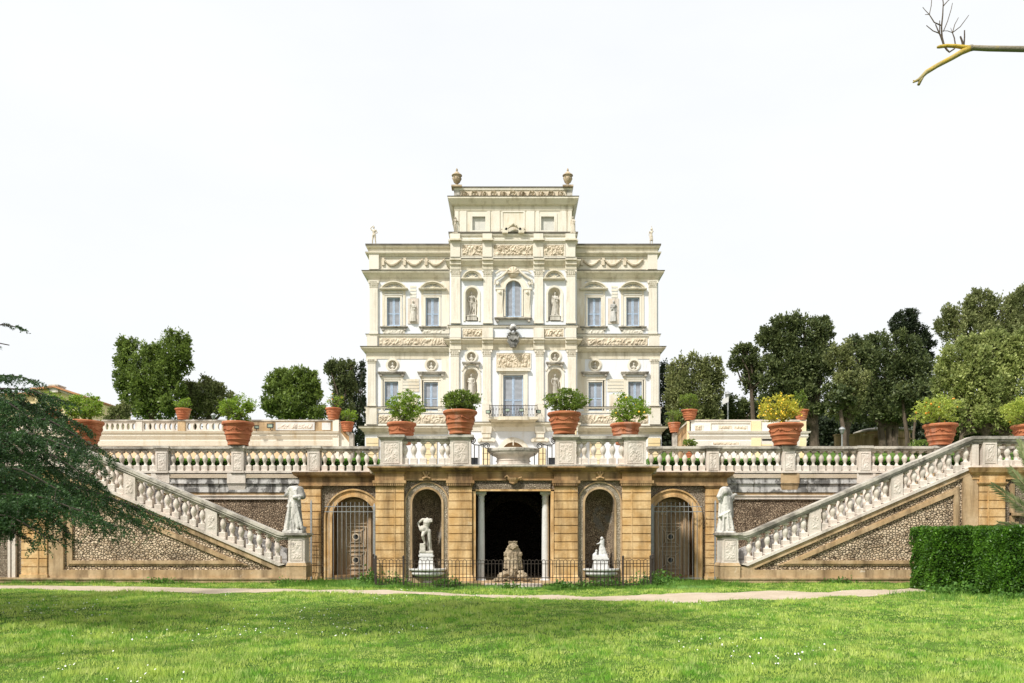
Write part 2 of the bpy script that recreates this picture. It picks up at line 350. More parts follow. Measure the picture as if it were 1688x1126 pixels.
# strip of taller weeds along the foot of the wall and the fence
def weeds(n, xf, yf, h, seed):
    rg = np.random.default_rng(seed); x = xf(rg, n); y = yf(rg, n, x); m = ~on_path(x, y, .02); x, y = x[m], y[m]; k = len(x)
    hh = h*rg.uniform(.3, 1.2, k)*(.35+1.1*snoise(x, y, 9, 3)); return blades(k, x, y, hh, .022*rg.uniform(.7, 1.6, k), .9, seed)
Vw = np.concatenate([weeds(9000, lambda r, n: r.uniform(-20, 20, n), lambda r, n, x: np.where(np.abs(x) < 5.2, 25.45, 28.45)+r.normal(0, .12, n), .12, 3),
                     weeds(9000, lambda r, n: r.uniform(-5.2, 6.4, n), lambda r, n, x: r.uniform(25.2, 26.1, n), .13, 4),
                     weeds(7000, lambda r, n: np.where(r.random(n) < .5, -1, 1)*r.uniform(4.6, 7.9, n), lambda r, n, x: r.uniform(26, 29.6, n), .17, 5),
                     weeds(5000, lambda r, n: r.uniform(11, 18, n), lambda r, n, x: r.uniform(20.5, 24.3, n), .16, 6)])
m_weed = leafmat('weed_leaves', (.08,.20,.025), (.20,.36,.06), None, .3, 2)
tag(quads_obj('tall_weeds', Vw, 0, m_weed, origin=(0,26,0), corner=3), 'taller weeds and grass growing along the iron fence and the wall foot', 'weeds', kind='stuff')
# daisies
n = 1500; y = rg.uniform(8, 24, n); x = rg.uniform(-1, 1, n)*y*.68; k = (snoise(x, y, 21, .9) + .25*(x < 0)) > rg.uniform(.72, 1.05, n); x, y = x[k], y[k]
n = len(x); hz = gz(x, y)+rg.uniform(.05, .1, n); r_ = rg.uniform(.007, .013, n); V = np.zeros((n, 6, 3)); tl = rg.normal(0, .3, (n, 2))
for q in range(6):
    a = math.pi/3*q; dx, dy = r_*math.cos(a), r_*math.sin(a); V[:,q] = np.stack([x+dx, y+dy, hz+tl[:,0]*dx+(tl[:,1]-.5)*dy*-1], 1)
m_daisy = plain('daisy_petals', (.82,.82,.78), .7, var=.05)
tag(quads_obj('daisies', V.reshape(-1,3), 0, m_daisy, origin=(0,15,0), corner=6), 'small white daisies scattered over the lawn', 'flowers', kind='stuff')

# ---------------------------------------------------------------- terraces (levels above the garden wall)
TZ = 4.13
g = MB(); g.box(-5.2, 5.2, 28.9, 31.2, TZ-.15, TZ); g.box(-60, -16.3, 28.9, 31.2, TZ-.15, TZ); g.box(16.3, 60, 28.9, 31.2, TZ-.15, TZ)
g.box(-60, 60, 31.2, 140, TZ-.15, TZ+.004)
tag(g.build('terrace_floor', m_gravel, origin=(0,30,TZ)), kind='structure')
m_upg, t, b = newmat('upper_lawn', .95, .1); p = wpos(t)
t.links.new(mixc(t, ramp(t, noise(t, p, .8, 5), .4, .65), (.06,.12,.02), (.13,.20,.045)), b.inputs['Base Color'])
g = MB(); g.box(-60, -10.9, 48.35, 62, 5, 7.8); g.box(-60, -14.5, 62, 200, 5, 7.8); g.box(14.5, 60, 62, 200, 5, 7.8); g.box(10.9, 17.4, 48.35, 62, 5, 7.8)
g.prism([(0,0)], 0, 0) if False else None
g.add([(17.6,38,TZ-.1),(60,38,TZ-.1),(60,57,7.8),(17.6,57,7.8),(17.6,62.01,7.8),(60,62.01,7.8)], [(0,1,2,3),(3,2,5,4)])
tag(g.build('upper_ground', m_upg, origin=(0,60,5)), kind='structure')
# ---------------------------------------------------------------- villa
VY, VC, VB = 70.0, 68.9, 86.0       # planes: wings, centre block, back
villa = thing('villa', (0, VY, TZ), 'tall cream villa with grey blue shutters and a raised centre tower, behind the terraces', 'villa')
def zc(py): return Z(py, VY)
def cornice(pl, pr, rows, Y, name='cornice', mat=None, parent=None, back=None, cap=None):
    "rows: (py_top, py_bottom, out_top, out_bottom) in metres, wrapping front and sides"
    mb = MB(); parent = parent or villa; back = back or VB
    for pt, pb, ot, ob in rows: mb.frus(X(pl, Y), X(pr, Y), Y, back, Z(pb, Y), Z(pt, Y), ob, ot, 1)
    o = mb.build(name, mat or m_corn, parent)
    if cap:
        ot = rows[0][2]; c = MB(); c.frus(X(pl, Y), X(pr, Y), Y, back, Z(rows[0][0], Y), Z(rows[0][0], Y)+cap, ot+.02, ot+.04, 1); c.build('capping', m_lichen, parent)
    return o
def arch_ring(px0, px1, pyt, pyb, Y, n=14):
    "closed outline (x,z): rectangle with a half-round top"
    x0, x1 = X(px0, Y), X(px1, Y); r = (x1-x0)/2; cx = (x0+x1)/2; zs = Z(pyt, Y)-r; zb = Z(pyb, Y)
    return [(x0, zb), (x1, zb)]+[(cx+r*math.cos(math.pi*i/n), zs+r*math.sin(math.pi*i/n)) for i in range(n+1)], cx, zs, r
def rect_ring(px0, px1, pyt, pyb, Y):
    return [(X(px0,Y), Z(pyb,Y)), (X(px1,Y), Z(pyb,Y)), (X(px1,Y), Z(pyt,Y)), (X(px0,Y), Z(pyt,Y))]
def circ_ring(px, py, rpx, Y, n=20, ex=1):
    r = rpx*Y/F; return [(X(px,Y)+r*ex*math.cos(2*math.pi*i/n), Z(py,Y)+r*math.sin(2*math.pi*i/n)) for i in range(n)], r
def tier(pl, pt, pb, Y, holes, mat=m_stucco, name='wall', top=True):
    x0, x1, z0, z1 = X(pl,Y), X(M(pl),Y), Z(pb,Y), Z(pt,Y); mb = MB()
    mb.holed([(x0,z0),(x1,z0),(x1,z1),(x0,z1)], holes, Y)
    mb.add([(x0,Y,z0),(x0,VB,z0),(x0,VB,z1),(x0,Y,z1),(x1,Y,z0),(x1,VB,z0),(x1,VB,z1),(x1,Y,z1)], [(1,0,3,2),(4,5,6,7),(5,1,2,6)]+([(3,7,6,2)] if top else []))
    return mb.build(name, mat, villa)
def leaf(mb, x0, x1, z0, z1, y, top=None, st=.09):
    "one shutter leaf; slot 0 paint, slot 1 slats; top(x)->z limit for arches"
    mb.m = 0; T = top or (lambda x: z1)
    n = 8
    for (a, b_) in ((x0, x0+st), (x1-st, x1)): 
        mb.add([(a,y,z0),(b_,y,z0),(b_,y,T(b_)),(a,y,T(a)),(a,y+.05,z0),(b_,y+.05,z0),(b_,y+.05,T(b_)),(a,y+.05,T(a))], [(0,1,2,3),(1,5,6,2),(4,0,3,7),(3,2,6,7)])
    mb.box(x0, x1, y-.002, y+.05, z0, z0+st*1.2); zm = z0+(z1-z0)*.42
    if not top: mb.box(x0, x1, y-.002, y+.05, z1-st, z1); mb.box(x0, x1, y-.002, y+.05, zm, zm+st)
    mb.m = 1; z = z0+.14
    while z < z1-.04:
        a, b_ = x0+st, x1-st
        if top:
            xs_ = [x for x in np.linspace(a, b_, 9) if T(x) > z+.06]
            if len(xs_) < 2: z += .105; continue
            a, b_ = min(xs_), max(xs_)
        mb.add([(a,y+.012,z),(b_,y+.012,z),(b_,y+.045,z+.085),(a,y+.045,z+.085)], [(0,1,2,3)]); z += .105
    mb.add([(x0,y+.06,z0),(x1,y+.06,z0),(x1,y+.06,T(x1)),((x0+x1)/2,y+.06,T((x0+x1)/2)),(x0,y+.06,T(x0))], [(0,1,2,3,4)])
def window(px0, px1, pyt, pyb, Y, dep=.28, fr=.16, arched=False, label=None):
    x0, x1, z0, z1 = X(px0,Y), X(px1,Y), Z(pyb,Y), Z(pyt,Y); w = MB()
    if arched: ring = arch_ring(px0, px1, pyt, pyb, Y)[0]
    else: ring = rect_ring(px0, px1, pyt, pyb, Y)
    w.reveal(ring, Y, Y+dep)
    wo = w.build('window', m_cream2, villa)
    if label: wo['label'] = label
    fb = MB()
    if not arched:
        fb.box(x0-fr, x0, Y-.06, Y+.05, z0, z1+fr); fb.box(x1, x1+fr, Y-.06, Y+.05, z0, z1+fr); fb.box(x0, x1, Y-.06, Y+.05, z1, z1+fr)
        fb.box(x0-fr-.05, x1+fr+.05, Y-.10, Y-.003, z1+fr, z1+fr+.07)
        fb.build('frame', m_cream2, wo)
    xm = (x0+x1)/2; top = None
    if arched:
        r = (x1-x0)/2; zs = z1-r; top = lambda x: zs+math.sqrt(max(0, r*r-(x-xm)**2))
    for a, b_ in ((x0+.01, xm-.008), (xm+.008, x1-.01)):
        lf = MB(); leaf(lf, a, b_, z0+.01, z1-.01, Y+.14, top); lf.build('shutter', [m_blue, m_slat], wo)
    return ring
def molding_rect(mb, x0, x1, z0, z1, y, w, d):
    mb.box(x0-w, x0, y-d, y, z0-w, z1+w); mb.box(x1, x1+w, y-d, y, z0-w, z1+w); mb.box(x0, x1, y-d, y, z1, z1+w); mb.box(x0, x1, y-d, y, z0-w, z0)
def sill(px0, px1, py, Y, d=.16, th=2.4, name='sill'):
    mb = MB(); mb.box(X(px0,Y), X(px1,Y), Y-d, Y, Z(py+th,Y), Z(py+th*.45,Y)); mb.box(X(px0-1,Y), X(px1+1,Y), Y-d-.06, Y, Z(py+th*.45,Y), Z(py,Y))
    mb.box(X(px0+2,Y), X(px0+6,Y), Y-d+.04, Y, Z(py+th+4,Y), Z(py+th,Y)); mb.box(X(px1-6,Y), X(px1-2,Y), Y-d+.04, Y, Z(py+th+4,Y), Z(py+th,Y))
    return mb.build(name, m_rail, villa)
def segped(pc, hw, pyt, pyb, Y, d=.3):
    "segmental pediment: base bar, arched band, tympanum shell"
    mb = MB(); c = X(pc,Y); w = hw*Y/F; z0 = Z(pyb,Y); h = Z(pyt,Y)-z0; bar = .14
    mb.box(c-w-.05, c+w+.05, Y-d, Y, z0, z0+bar*.5); mb.box(c-w-.12, c+w+.12, Y-d-.07, Y, z0+bar*.5, z0+bar)
    rise = h-bar; Rr = (w*w+rise*rise)/(2*rise); zc_ = z0+bar+rise-Rr; a = math.degrees(math.asin(min(1, w/Rr)))
    mb.arch(c, zc_, Rr-.17, Rr-.06, Y-d+.06, Y, 90-a, 90+a, 12); mb.arch(c, zc_, Rr-.06, Rr+.04, Y-d-.05, Y, 90-a, 90+a, 12)
    mb.arch(c, z0+bar, .0, rise*.42, Y-.12, Y-.003, 0, 180, 10)
    for k in range(5):
        t_ = R(20+35*k); mb.tube([(c, Y-.12, z0+bar), (c+rise*.62*math.cos(t_)*1.5, Y-.10, z0+bar+rise*.6*math.sin(t_))], .035, .05, 5)
    mb.build('pediment', m_corn, villa)
def pilaster(px0, px1, pyt, pyb, Y, d=.16, cap=11, base=4, fancy=True, seed=0):
    x0, x1 = X(px0,Y), X(px1,Y); z1, z0 = Z(pyt,Y), Z(pyb,Y); mb = MB(); k = Y/F
    mb.box(x0+.05, x1-.05, Y-d, Y, z0+base*k, z1-cap*k); mb.box(x0, x1, Y-d-.05, Y, z0, z0+base*k*.55); mb.box(x0+.02, x1-.02, Y-d-.02, Y, z0+base*k*.55, z0+base*k)
    for q in (.32, .68): mb.box(x0+(x1-x0)*q-.02, x0+(x1-x0)*q+.02, Y-d-.012, Y-d, z0+base*k+.15, z1-cap*k-.15)
    po = mb.build('pilaster', m_cream2, villa)
    cb = MB(); za = z1-cap*k; cb.frus(x0+.06, x1-.06, Y-d, Y, za, z1-.09, .0, .07); cb.box(x0-.06, x1+.06, Y-d-.10, Y, z1-.09, z1); cb.box(x0+.03, x1-.03, Y-d-.03, Y, za, za+.05)
    if fancy:
        rg = random.Random(seed)
        for r_ in range(2):
            for i in range(5):
                xx = x0+.1+(x1-x0-.2)*i/4; zz = za+.12+r_*(z1-za-.28)*.55; cb.tube([(xx, Y-d-.02, zz), (xx+rg.uniform(-.03,.03), Y-d-.09, zz+.13), (xx, Y-d-.13, zz+.10)], .045, .02, 5)
        for sx in (x0, x1): cb.tube([(sx, Y-d-.11, z1-.16), (sx, Y-d+.02, z1-.16)], .085, seg=8)
    cb.build('capital', m_cream2, po)
    return po
def both(fn, px0, px1, *a, **k): fn(px0, px1, *a, **k); fn(M(px1), M(px0), *a, **k)

# --- wings: wall tiers with window, roundel and panel openings
UW = [(637.8,659.7,490.4,537.3), (701.5,723.5,490.8,537.5)]; LW = [(634,656.5,629,676.5), (699,722,630,677)]
def both_w(L_): return L_+[(M(b_), M(a), c, d) for a, b_, c, d in L_]
ROUND = [(647,601.7),(711,601.7),(M(711),602),(M(647),602)]
ground_pb = HY-(TZ-EH)*F/VY+.5
tier(601.5, 708, ground_pb, VY, [])
hl = [rect_ring(*w, VY) for w in both_w(LW)]+[circ_ring(a, b_, 7.6, VY)[0] for a, b_ in ROUND]
tier(604.5, 574, 708, VY, hl, top=False)
tier(607, 449, 574, VY, [rect_ring(*w, VY) for w in both_w(UW)], top=False)
tier(609, 407, 449, VY, [], m_cream)
for w in both_w(UW): window(*w, VY)
for w in both_w(LW): window(*w, VY)
def plate(px0, px1, pyt, pyb, Y, d, mat, name): 
    mb = MB(); mb.box(X(px0,Y), X(px1,Y), Y-d, Y-.0, Z(pyb,Y), Z(pyt,Y)); return mb.build(name, mat, villa)
for px0, px1 in ((607, 742), (M(742), M(607))):          # wing mouldings
    # attic
    inner = px1 if px0 < 846 else px0
for a, b_ in ((609, 1083),):
    cornice(a, b_, [(406.5,409,.28,.22),(409,417,.05,.05),(417,419.5,.34,.30),(419.5,423,.22,.08)], VY, cap=.15)
    cornice(607.5, M(607.5), [(445,449,.06,.06)], VY, 'plinth_band', m_cream2)
    cornice(607.5, M(607.5), [(449.5,452,.50,.46),(452,458,.42,.16),(458,459.5,.12,.12),(459.5,464,.05,.05)], VY, cap=.06)
    cornice(606, M(606), [(551.5,555,.16,.10),(555,557,.04,.04),(570,573.5,.05,.05)], VY, 'string_course', m_cream2, cap=.03)
    cornice(604.5, M(604.5), [(573.5,576,.48,.44),(576,580.5,.40,.18),(580.5,592,.05,.04)], VY, cap=.05)
    cornice(603, M(603), [(671,673.5,.12,.08),(678,681,.06,.06),(699,704,.08,.12)], VY, 'string_course', m_cream2, cap=.03)
    cornice(601.5, M(601.5), [(704,707,.50,.46),(707,712,.38,.15),(712,716,.05,.05)], VY, cap=.05)
    cornice(601.5, M(601.5), [(716,733,.0,-.02)], VY, 'ground_storey_facing', m_cream2, back=VY+.1)
for s_, tl in ((0, 'a'), (1, 'b')):
    f = (lambda a, b_: (a, b_)) if s_ == 0 else (lambda a, b_: (M(b_), M(a)))
    pilaster(*f(609,624), 464, 551.5, VY, .2, seed=1+s_); pilaster(*f(606,620.5), 592, 670, VY, .2, cap=8, seed=3+s_)
    for a0, b0, p0, p1 in ((605.5,622.5,573.5,555),(604,621.5,700,673.5),(609,625,445,419.5)):
        a, b_ = f(a0,b0); mb = MB(); mb.box(X(a,VY), X(b_,VY), VY-.22, VY, Z(p0,VY), Z(p1,VY)); mb.build('corner_pedestal', m_cream2, villa)
    # attic swags
    a, b_ = f(627, 738); mb = MB(); mb.box(X(a,VY), X(b_,VY), VY-.05, VY, Z(444,VY), Z(443,VY)); mb.box(X(a,VY), X(b_,VY), VY-.05, VY, Z(426,VY), Z(425,VY)); mb.build('attic_frame', m_cream2, villa)
    for k in range(3):
        p0 = a+5+k*35.5; p1 = p0+30; sw = MB(); pts = [(X(p0+(p1-p0)*i/12,VY), VY-.10, Z(427.5+10*math.sin(math.pi*i/12),VY)) for i in range(13)]
        rg = random.Random(k)
        sw.tube(pts, [.05+.07*math.sin(math.pi*i/12) for i in range(13)], None, 6)
        for q in pts[1:-1]: sw.lathe([(0,-.07),(.07,0),(0,.07)], (q[0]+rg.uniform(-.05,.05), q[1]-.06, q[2]), 5)
        sw.box(pts[0][0]-.12, pts[0][0]+.10, VY-.14, VY, pts[0][2]-.55, pts[0][2]+.1); sw.build('swag', m_relief, villa)
    # upper floor pediments, panels, sills
    for pc in (649.5, 713.5):
        pcc = pc if s_ == 0 else M(pc); segped(pcc, 21, 465.5, 479, VY)
        q0, q1 = (pc-22, pc+22) if s_ == 0 else (M(pc+22), M(pc-22)); sill(q0, q1, 538.5, VY)
        mb = MB(); mb.box(X(q0+3,VY), X(q0+7,VY), VY-.06, VY, Z(537,VY), Z(479,VY)); mb.box(X(q1-7,VY), X(q1-3,VY), VY-.06, VY, Z(537,VY), Z(479,VY)); mb.box(X(q0+8,VY), X(q1-8,VY), VY-.07, VY, Z(484,VY), Z(481,VY)); mb.build('window_surround', m_cream, villa)
        mb = MB(); mb.relief(X(q0+4,VY), X(q1-4,VY), Z(551,VY), Z(542,VY), VY-.02, .09, .10, int(pc)+s_); mb.build('carved_apron', m_cream2, villa)
    for pc in (646, 711.5):
        q0, q1 = (pc-22, pc+22) if s_ == 0 else (M(pc+22), M(pc-22)); sill(q0, q1, 613.5, VY, .3, 3.6, 'window_cornice')
        mb = MB(); mb.box(X(q0+4,VY), X(q0+8.5,VY), VY-.06, VY, Z(678,VY), Z(620,VY)); mb.box(X(q1-8.5,VY), X(q1-4,VY), VY-.06, VY, Z(678,VY), Z(620,VY)); mb.box(X(q0+8.5,VY), X(q1-8.5,VY), VY-.05, VY, Z(627,VY), Z(621,VY)); mb.build('window_surround', m_cream, villa)
    # panels between the windows
    a, b_ = f(672, 690); mb = MB(); mb.box(X(a,VY), X(b_,VY), VY-.05, VY, Z(534,VY), Z(492,VY)); po = mb.build('relief_slab', m_balus, villa)
    a, b_ = f(662, 698); mb = MB()
    for q in (471, 476.5, 482, 487): mb.box(X(a+14,VY), X(b_-12,VY), VY-.035, VY, Z(q+3.6,VY), Z(q,VY))
    mb.build('striped_panel', m_cream2, villa)
    a, b_ = f(664, 691); mb = MB()
    for q in (625, 630.5, 636, 641.5): mb.box(X(a,VY), X(b_,VY), VY-.04, VY, Z(q+4.3,VY), Z(q,VY))
    mb.box(X(a+3,VY), X(b_-3,VY), VY-.04, VY, Z(676,VY), Z(650,VY)); mb.build('striped_panel', m_cream, villa)
    # long friezes
    a, b_ = f(624.5, 739); mb = MB(); mb.relief(X(a,VY), X(b_,VY), Z(570,VY), Z(557,VY), VY-.03, .075, .15, 40+s_); mb.build('carved_frieze', m_relief, villa)
    a, b_ = f(623.5, 739); mb = MB(); mb.relief(X(a,VY), X(b_,VY), Z(698.5,VY), Z(683.5,VY), VY-.03, .08, .15, 50+s_); mb.build('carved_frieze', m_relief, villa)
    # fluted plain strip beside the centre block
    a, b_ = f(728, 741); mb = MB(); mb.box(X(a,VY), X(b_,VY), VY-.08, VY, Z(551,VY), Z(464,VY)); mb.box(X(a,VY), X(b_,VY), VY-.08, VY, Z(671,VY), Z(592,VY)); mb.build('pilaster', m_cream, villa)
def roundel(px, py, r, Y):
    ring, rr = circ_ring(px, py, r, Y); mb = MB(); mb.niche(ring, X(px,Y), Z(py,Y), Y, rr*.85, full=True); o = mb.build('roundel_niche', m_cream, villa, smooth=True)
    mb = MB(); n = 28
    for k, (ra, rb, d) in enumerate(((rr, rr+.10, .10), (rr+.10, rr+.19, .05))): mb.arch(X(px,Y), Z(py,Y), ra, rb, Y-d, Y+.02, 0, 360, 28)
    mb.build('roundel_frame', m_cream2, o)
for a, b_ in ROUND: roundel(a, b_, 7.6, VY)

# --- centre block
CB = 741.5
NU = [(767.7,788.2,474.5,529.7)]; NL = [(765.5,788.6,608,664)]
CW = (833.4,859.6,462.7,522.6); DW = (829.5,862.5,618.5,690)
zt = lambda p: Z(p, VC)
rings_u = [arch_ring(*q, VC)[0] for q in both_w(NU)]+[arch_ring(*CW, VC)[0]]
rings_l = [arch_ring(*q, VC)[0] for q in both_w(NL)]+[rect_ring(*DW, VC)]+[circ_ring(q, 588, 7.6, VC)[0] for q in (777, M(777))]
garch, gcx, gzs, gr = arch_ring(827, 865, 729, 838, VC)
gw = [rect_ring(774.5, 788, 754.5, 767, VC), rect_ring(M(788), M(774.5), 754.5, 767, VC)]
gpb = HY-(TZ-EH)*F/VC+.5
tier(739.5, 697, gpb, VC, [garch]+gw); tier(740.5, 560, 697, VC, rings_l, top=False); tier(CB, 430, 560, VC, rings_u, top=False); tier(743, 387, 430, VC, [], m_cream2)
for q in both_w(NU)+both_w(NL):
    ring, cx_, zs_, r_ = arch_ring(*q, VC); mb = MB(); mb.niche(ring, cx_, zs_, VC, r_*1.15); o = mb.build('statue_niche', m_cream, villa, smooth=True)
    k = VC/F; mb = MB(); mb.arch(cx_, zs_, r_+.03, r_+.20, VC-.06, VC, 0, 180, 16)
    for sg in (-1, 1): mb.box(cx_+sg*(r_+.03), cx_+sg*(r_+.20), VC-.06, VC, ring[0][1], zs_)
    mb.build('niche_moulding', m_cream2, o)
window(*CW, VC, arched=True); window(*DW, VC)
for q in (777, M(777)): roundel(q, 588, 7.6, VC)
# ground floor arch and small windows
mb = MB(); mb.reveal(garch, VC, VC+.5); mb.add([(gcx-gr,VC+.5,TZ),(gcx+gr,VC+.5,TZ),(gcx+gr,VC+.5,gzs+gr),(gcx-gr,VC+.5,gzs+gr)], [(0,1,2,3)]); ao = mb.build('garden_door', m_wood, villa)
mb = MB(); mb.arch(gcx, gzs, gr, gr+.32, VC-.10, VC, 0, 180, 20); mb.arch(gcx, gzs, gr+.32, gr+.42, VC-.05, VC, 0, 180, 20)
for sg in (-1, 1): mb.box(gcx+sg*gr, gcx+sg*(gr+.32), VC-.10, VC, TZ, gzs)
mb.box(gcx-.05, gcx+.05, VC-.2, VC-.1, gzs+gr-.3, gzs+gr+.25); mb.build('door_moulding', m_cream, ao)
for w in gw: 
    mb = MB(); mb.reveal(w, VC, VC+.3); mb.add([(w[0][0],VC+.3,w[0][1]),(w[1][0],VC+.3,w[1][1]),(w[2][0],VC+.3,w[2][1]),(w[3][0],VC+.3,w[3][1])], [(0,1,2,3)]); mb.build('basement_window', m_glassw, villa)
for q in (742, 790, 882, 930):                                            # rusticated ground floor strips
    mb = MB()
    for k in range(14): mb.box(X(q+(0 if q < 846 else 0),VC), X(q+20,VC), VC-.10, VC, TZ+.3+k*.5, TZ+.3+k*.5+.46)
    if q in (790, 882): mb = MB(); [mb.box(X(q+5,VC), X(q+17,VC), VC-.12, VC, TZ+.3+k*.5, TZ+.3+k*.5+.46) for k in range(10)]
    mb.build('rusticated_strip', m_yell, villa)
for q in (604, 700, M(720), M(624)):
    mb = MB(); [mb.box(X(q,VY), X(q+20,VY), VY-.12, VY-.03, TZ+.3+k*.5, TZ+.3+k*.5+.46) for k in range(12)]; mb.build('rusticated_strip', m_yell, villa)
for q in (802, M(802)):                                                   # big consoles under the balcony
    mb = MB(); c = X(q,VC); mb.frus(c-.42, c+.42, VC-.35, VC, zt(715), zt(704), 0, .06); mb.box(c-.35, c+.35, VC-.3, VC, zt(722), zt(715)); mb.box(c-.6, c+.6, VC-.22, VC, zt(728), zt(722))
    for sg in (-1,1): mb.tube([(c+sg*.62,VC-.3,zt(726)),(c+sg*.62,VC,zt(726))], .16, seg=10)
    mb.build('console', m_cream, villa)
# storey mouldings
cornice(741, M(741), [(704,711,.12,.06)], VC, 'string_course', m_cream2)
cornice(740.5, M(740.5), [(697,700,.30,.28),(700,704,.24,.12)], VC, cap=.05)
cornice(740.5, M(740.5), [(662.5,665,.12,.08)], VC, 'string_course', m_cream2, cap=.03) if False else None
cornice(741, M(741), [(537,539.5,.14,.10),(539.5,541,.06,.06),(556,559.5,.05,.05)], VC, 'string_course', m_cream2, cap=.03)
cornice(740.5, M(740.5), [(559.8,562.5,.44,.40),(562.5,567,.36,.15),(567,577,.05,.03)], VC, cap=.05)
cornice(742.5, M(742.5), [(429.6,432,.42,.40),(432,438.5,.36,.14),(438.5,445,.05,.03)], VC, cap=.06)
cornice(743, M(743), [(424,427.5,.06,.06),(396,398.5,.22,.20),(398.5,402,.14,.05),(387,396,.02,.02)], VC, 'attic_moulding', m_cream2, back=VC+9)
cornice(743, M(743), [(386.5,389,.16,.12)], VC, 'attic_coping', m_cream2, back=VC+9, cap=.17)
for k, (a, b_) in enumerate(((743,759.5),(796,812),(M(812),M(796)),(M(759.5),M(743)))):
    pilaster(a, b_, 445, 534, VC, .16, 11, 5, seed=10+k); a2, b2 = a-1, b_-2
    if a > 846: a2, b2 = a+2, b_+1
    pilaster(a2, b2, 577, 668, VC, .16, 11, 5, seed=20+k)
    for q0, q1, dd, p0, p1 in ((a-.5,b_+.5,.2,559.8,541),(a2-.5,b2+.5,.2,697,668),(a-.5,b_-1,.12,424,402),(a-.5,b_-1,.30,396,387)):
        mb = MB(); mb.box(X(q0,VC), X(q1,VC), VC-dd, VC, zt(p0), zt(p1)); mb.build('corner_pedestal', m_cream2, villa)
    # cornices break forward over each pilaster
    for grp in (((559.8,562.5,.50),(562.5,567,.34),(567,577,.2)),((429.6,432,.50),(432,438.5,.34),(438.5,445,.2)),((396,398.5,.34),)):
        mb = MB()
        for pt, pb, o1 in grp: mb.box(X(a-1,VC), X(b_+1,VC), VC-o1-.1, VC-.01, zt(pb), zt(pt)-.003)
        mb.build('cornice_break', m_corn, villa)
for a, b_, pt, pb, sd in ((762,796,404,422,1),(813.5,878.5,404,422,2),(M(796),M(762),404,422,3),(763.5,795,542.5,555.5,4),(M(795),M(763.5),542.5,555.5,5),(819,874,583,606.5,6)):
    mb = MB(); mb.relief(X(a,VC), X(b_,VC), zt(pb), zt(pt), VC-.02, .06, .16, sd); mb.build('carved_relief', m_relief, villa)
    mb = MB(); molding_rect(mb, X(a,VC), X(b_,VC), zt(pb), zt(pt), VC, .07, .06); mb.build('relief_frame', m_cream2, villa)
for q in (778.5, M(778.5)): segped(q, 16, 447, 462.5, VC, .28)
for q in (777, M(777)):
    sill(q-14, q+14, 597.5, VC, .26, 3.6, 'niche_cornice')
    mb = MB(); mb.arch(X(q,VC), zt(617), .78, .9, VC-.1, VC, 20, 160, 10); mb.build('scroll_moulding', m_cream2, villa)
sill(816, 876, 524.5, VC, .3, 2.8)
# ornate surround of the arched centre window
mb = MB(); c = X(846,VC); _, cx_, zs_, r_ = arch_ring(*CW, VC)
mb.arch(cx_, zs_, r_, r_+.14, VC-.12, VC, 0, 180, 20); mb.arch(cx_, zs_, r_+.14, r_+.5, VC-.06, VC, 0, 180, 20)
for sg in (-1, 1):
    mb.box(cx_+sg*r_, cx_+sg*(r_+.14), VC-.12, VC, zt(522), zs_); xa, xb = cx_+sg*(r_+.2), cx_+sg*(r_+.78)
    mb.box(xa, xb, VC-.16, VC, zt(520), zt(478)); mb.box(xa-.05*sg, xb+.1*sg, VC-.26, VC, zt(478.5), zt(475.5)); mb.frus(min(xa,xb)+.06, max(xa,xb)-.06, VC-.24, VC, zt(520), zt(480), -.08, .05)
    mb.box(xa, xb, VC-.22, VC, zt(524), zt(520)); mb.lathe([(0,-.14),(.13,-.05),(.15,.05),(.10,.16),(0,.2)], ((xa+xb)/2, VC-.28, zt(484)), 8)
    pts = [(cx_+sg*(r_+.95), VC-.16, zt(470)), (cx_+sg*(r_+.9), VC-.2, zt(463)), (cx_+sg*(r_+.35), VC-.2, zt(456.5)), (cx_+sg*.62, VC-.2, zt(450)), (cx_+sg*.5, VC-.2, zt(446))]
    mb.tube(pts, [.08,.1,.11,.1,.08], None, 6); mb.tube([(cx_+sg*(r_+.75),VC-.16,zt(470)), (cx_+sg*(r_+.6),VC-.16,zt(466))], .14, seg=6)
    mb.tube([(cx_+sg*.55,VC-.2,zt(447)), (cx_+sg*1.2,VC-.2,zt(447.5)), (cx_+sg*1.55,VC-.2,zt(452))], .07, seg=6)
mb.build('window_surround', m_cream, villa)
mb = MB()
mb.lathe([(0,0),(.46,.02),(.5,.1),(.3,.24),(0,.3)], (0,0,0), 16)
sh = MB(); sh.merge(mb, Matrix.Translation((c, VC-.05, zt(449.5))) @ Matrix.Rotation(R(90), 4, 'X'))
for k in range(7): t_ = R(k*30); sh.tube([(c,VC-.36,zt(452)), (c+.5*math.cos(t_),VC-.25,zt(451)+.5*math.sin(t_))], .04, .07, 5)
sh.build('shell_ornament', m_relief, villa)
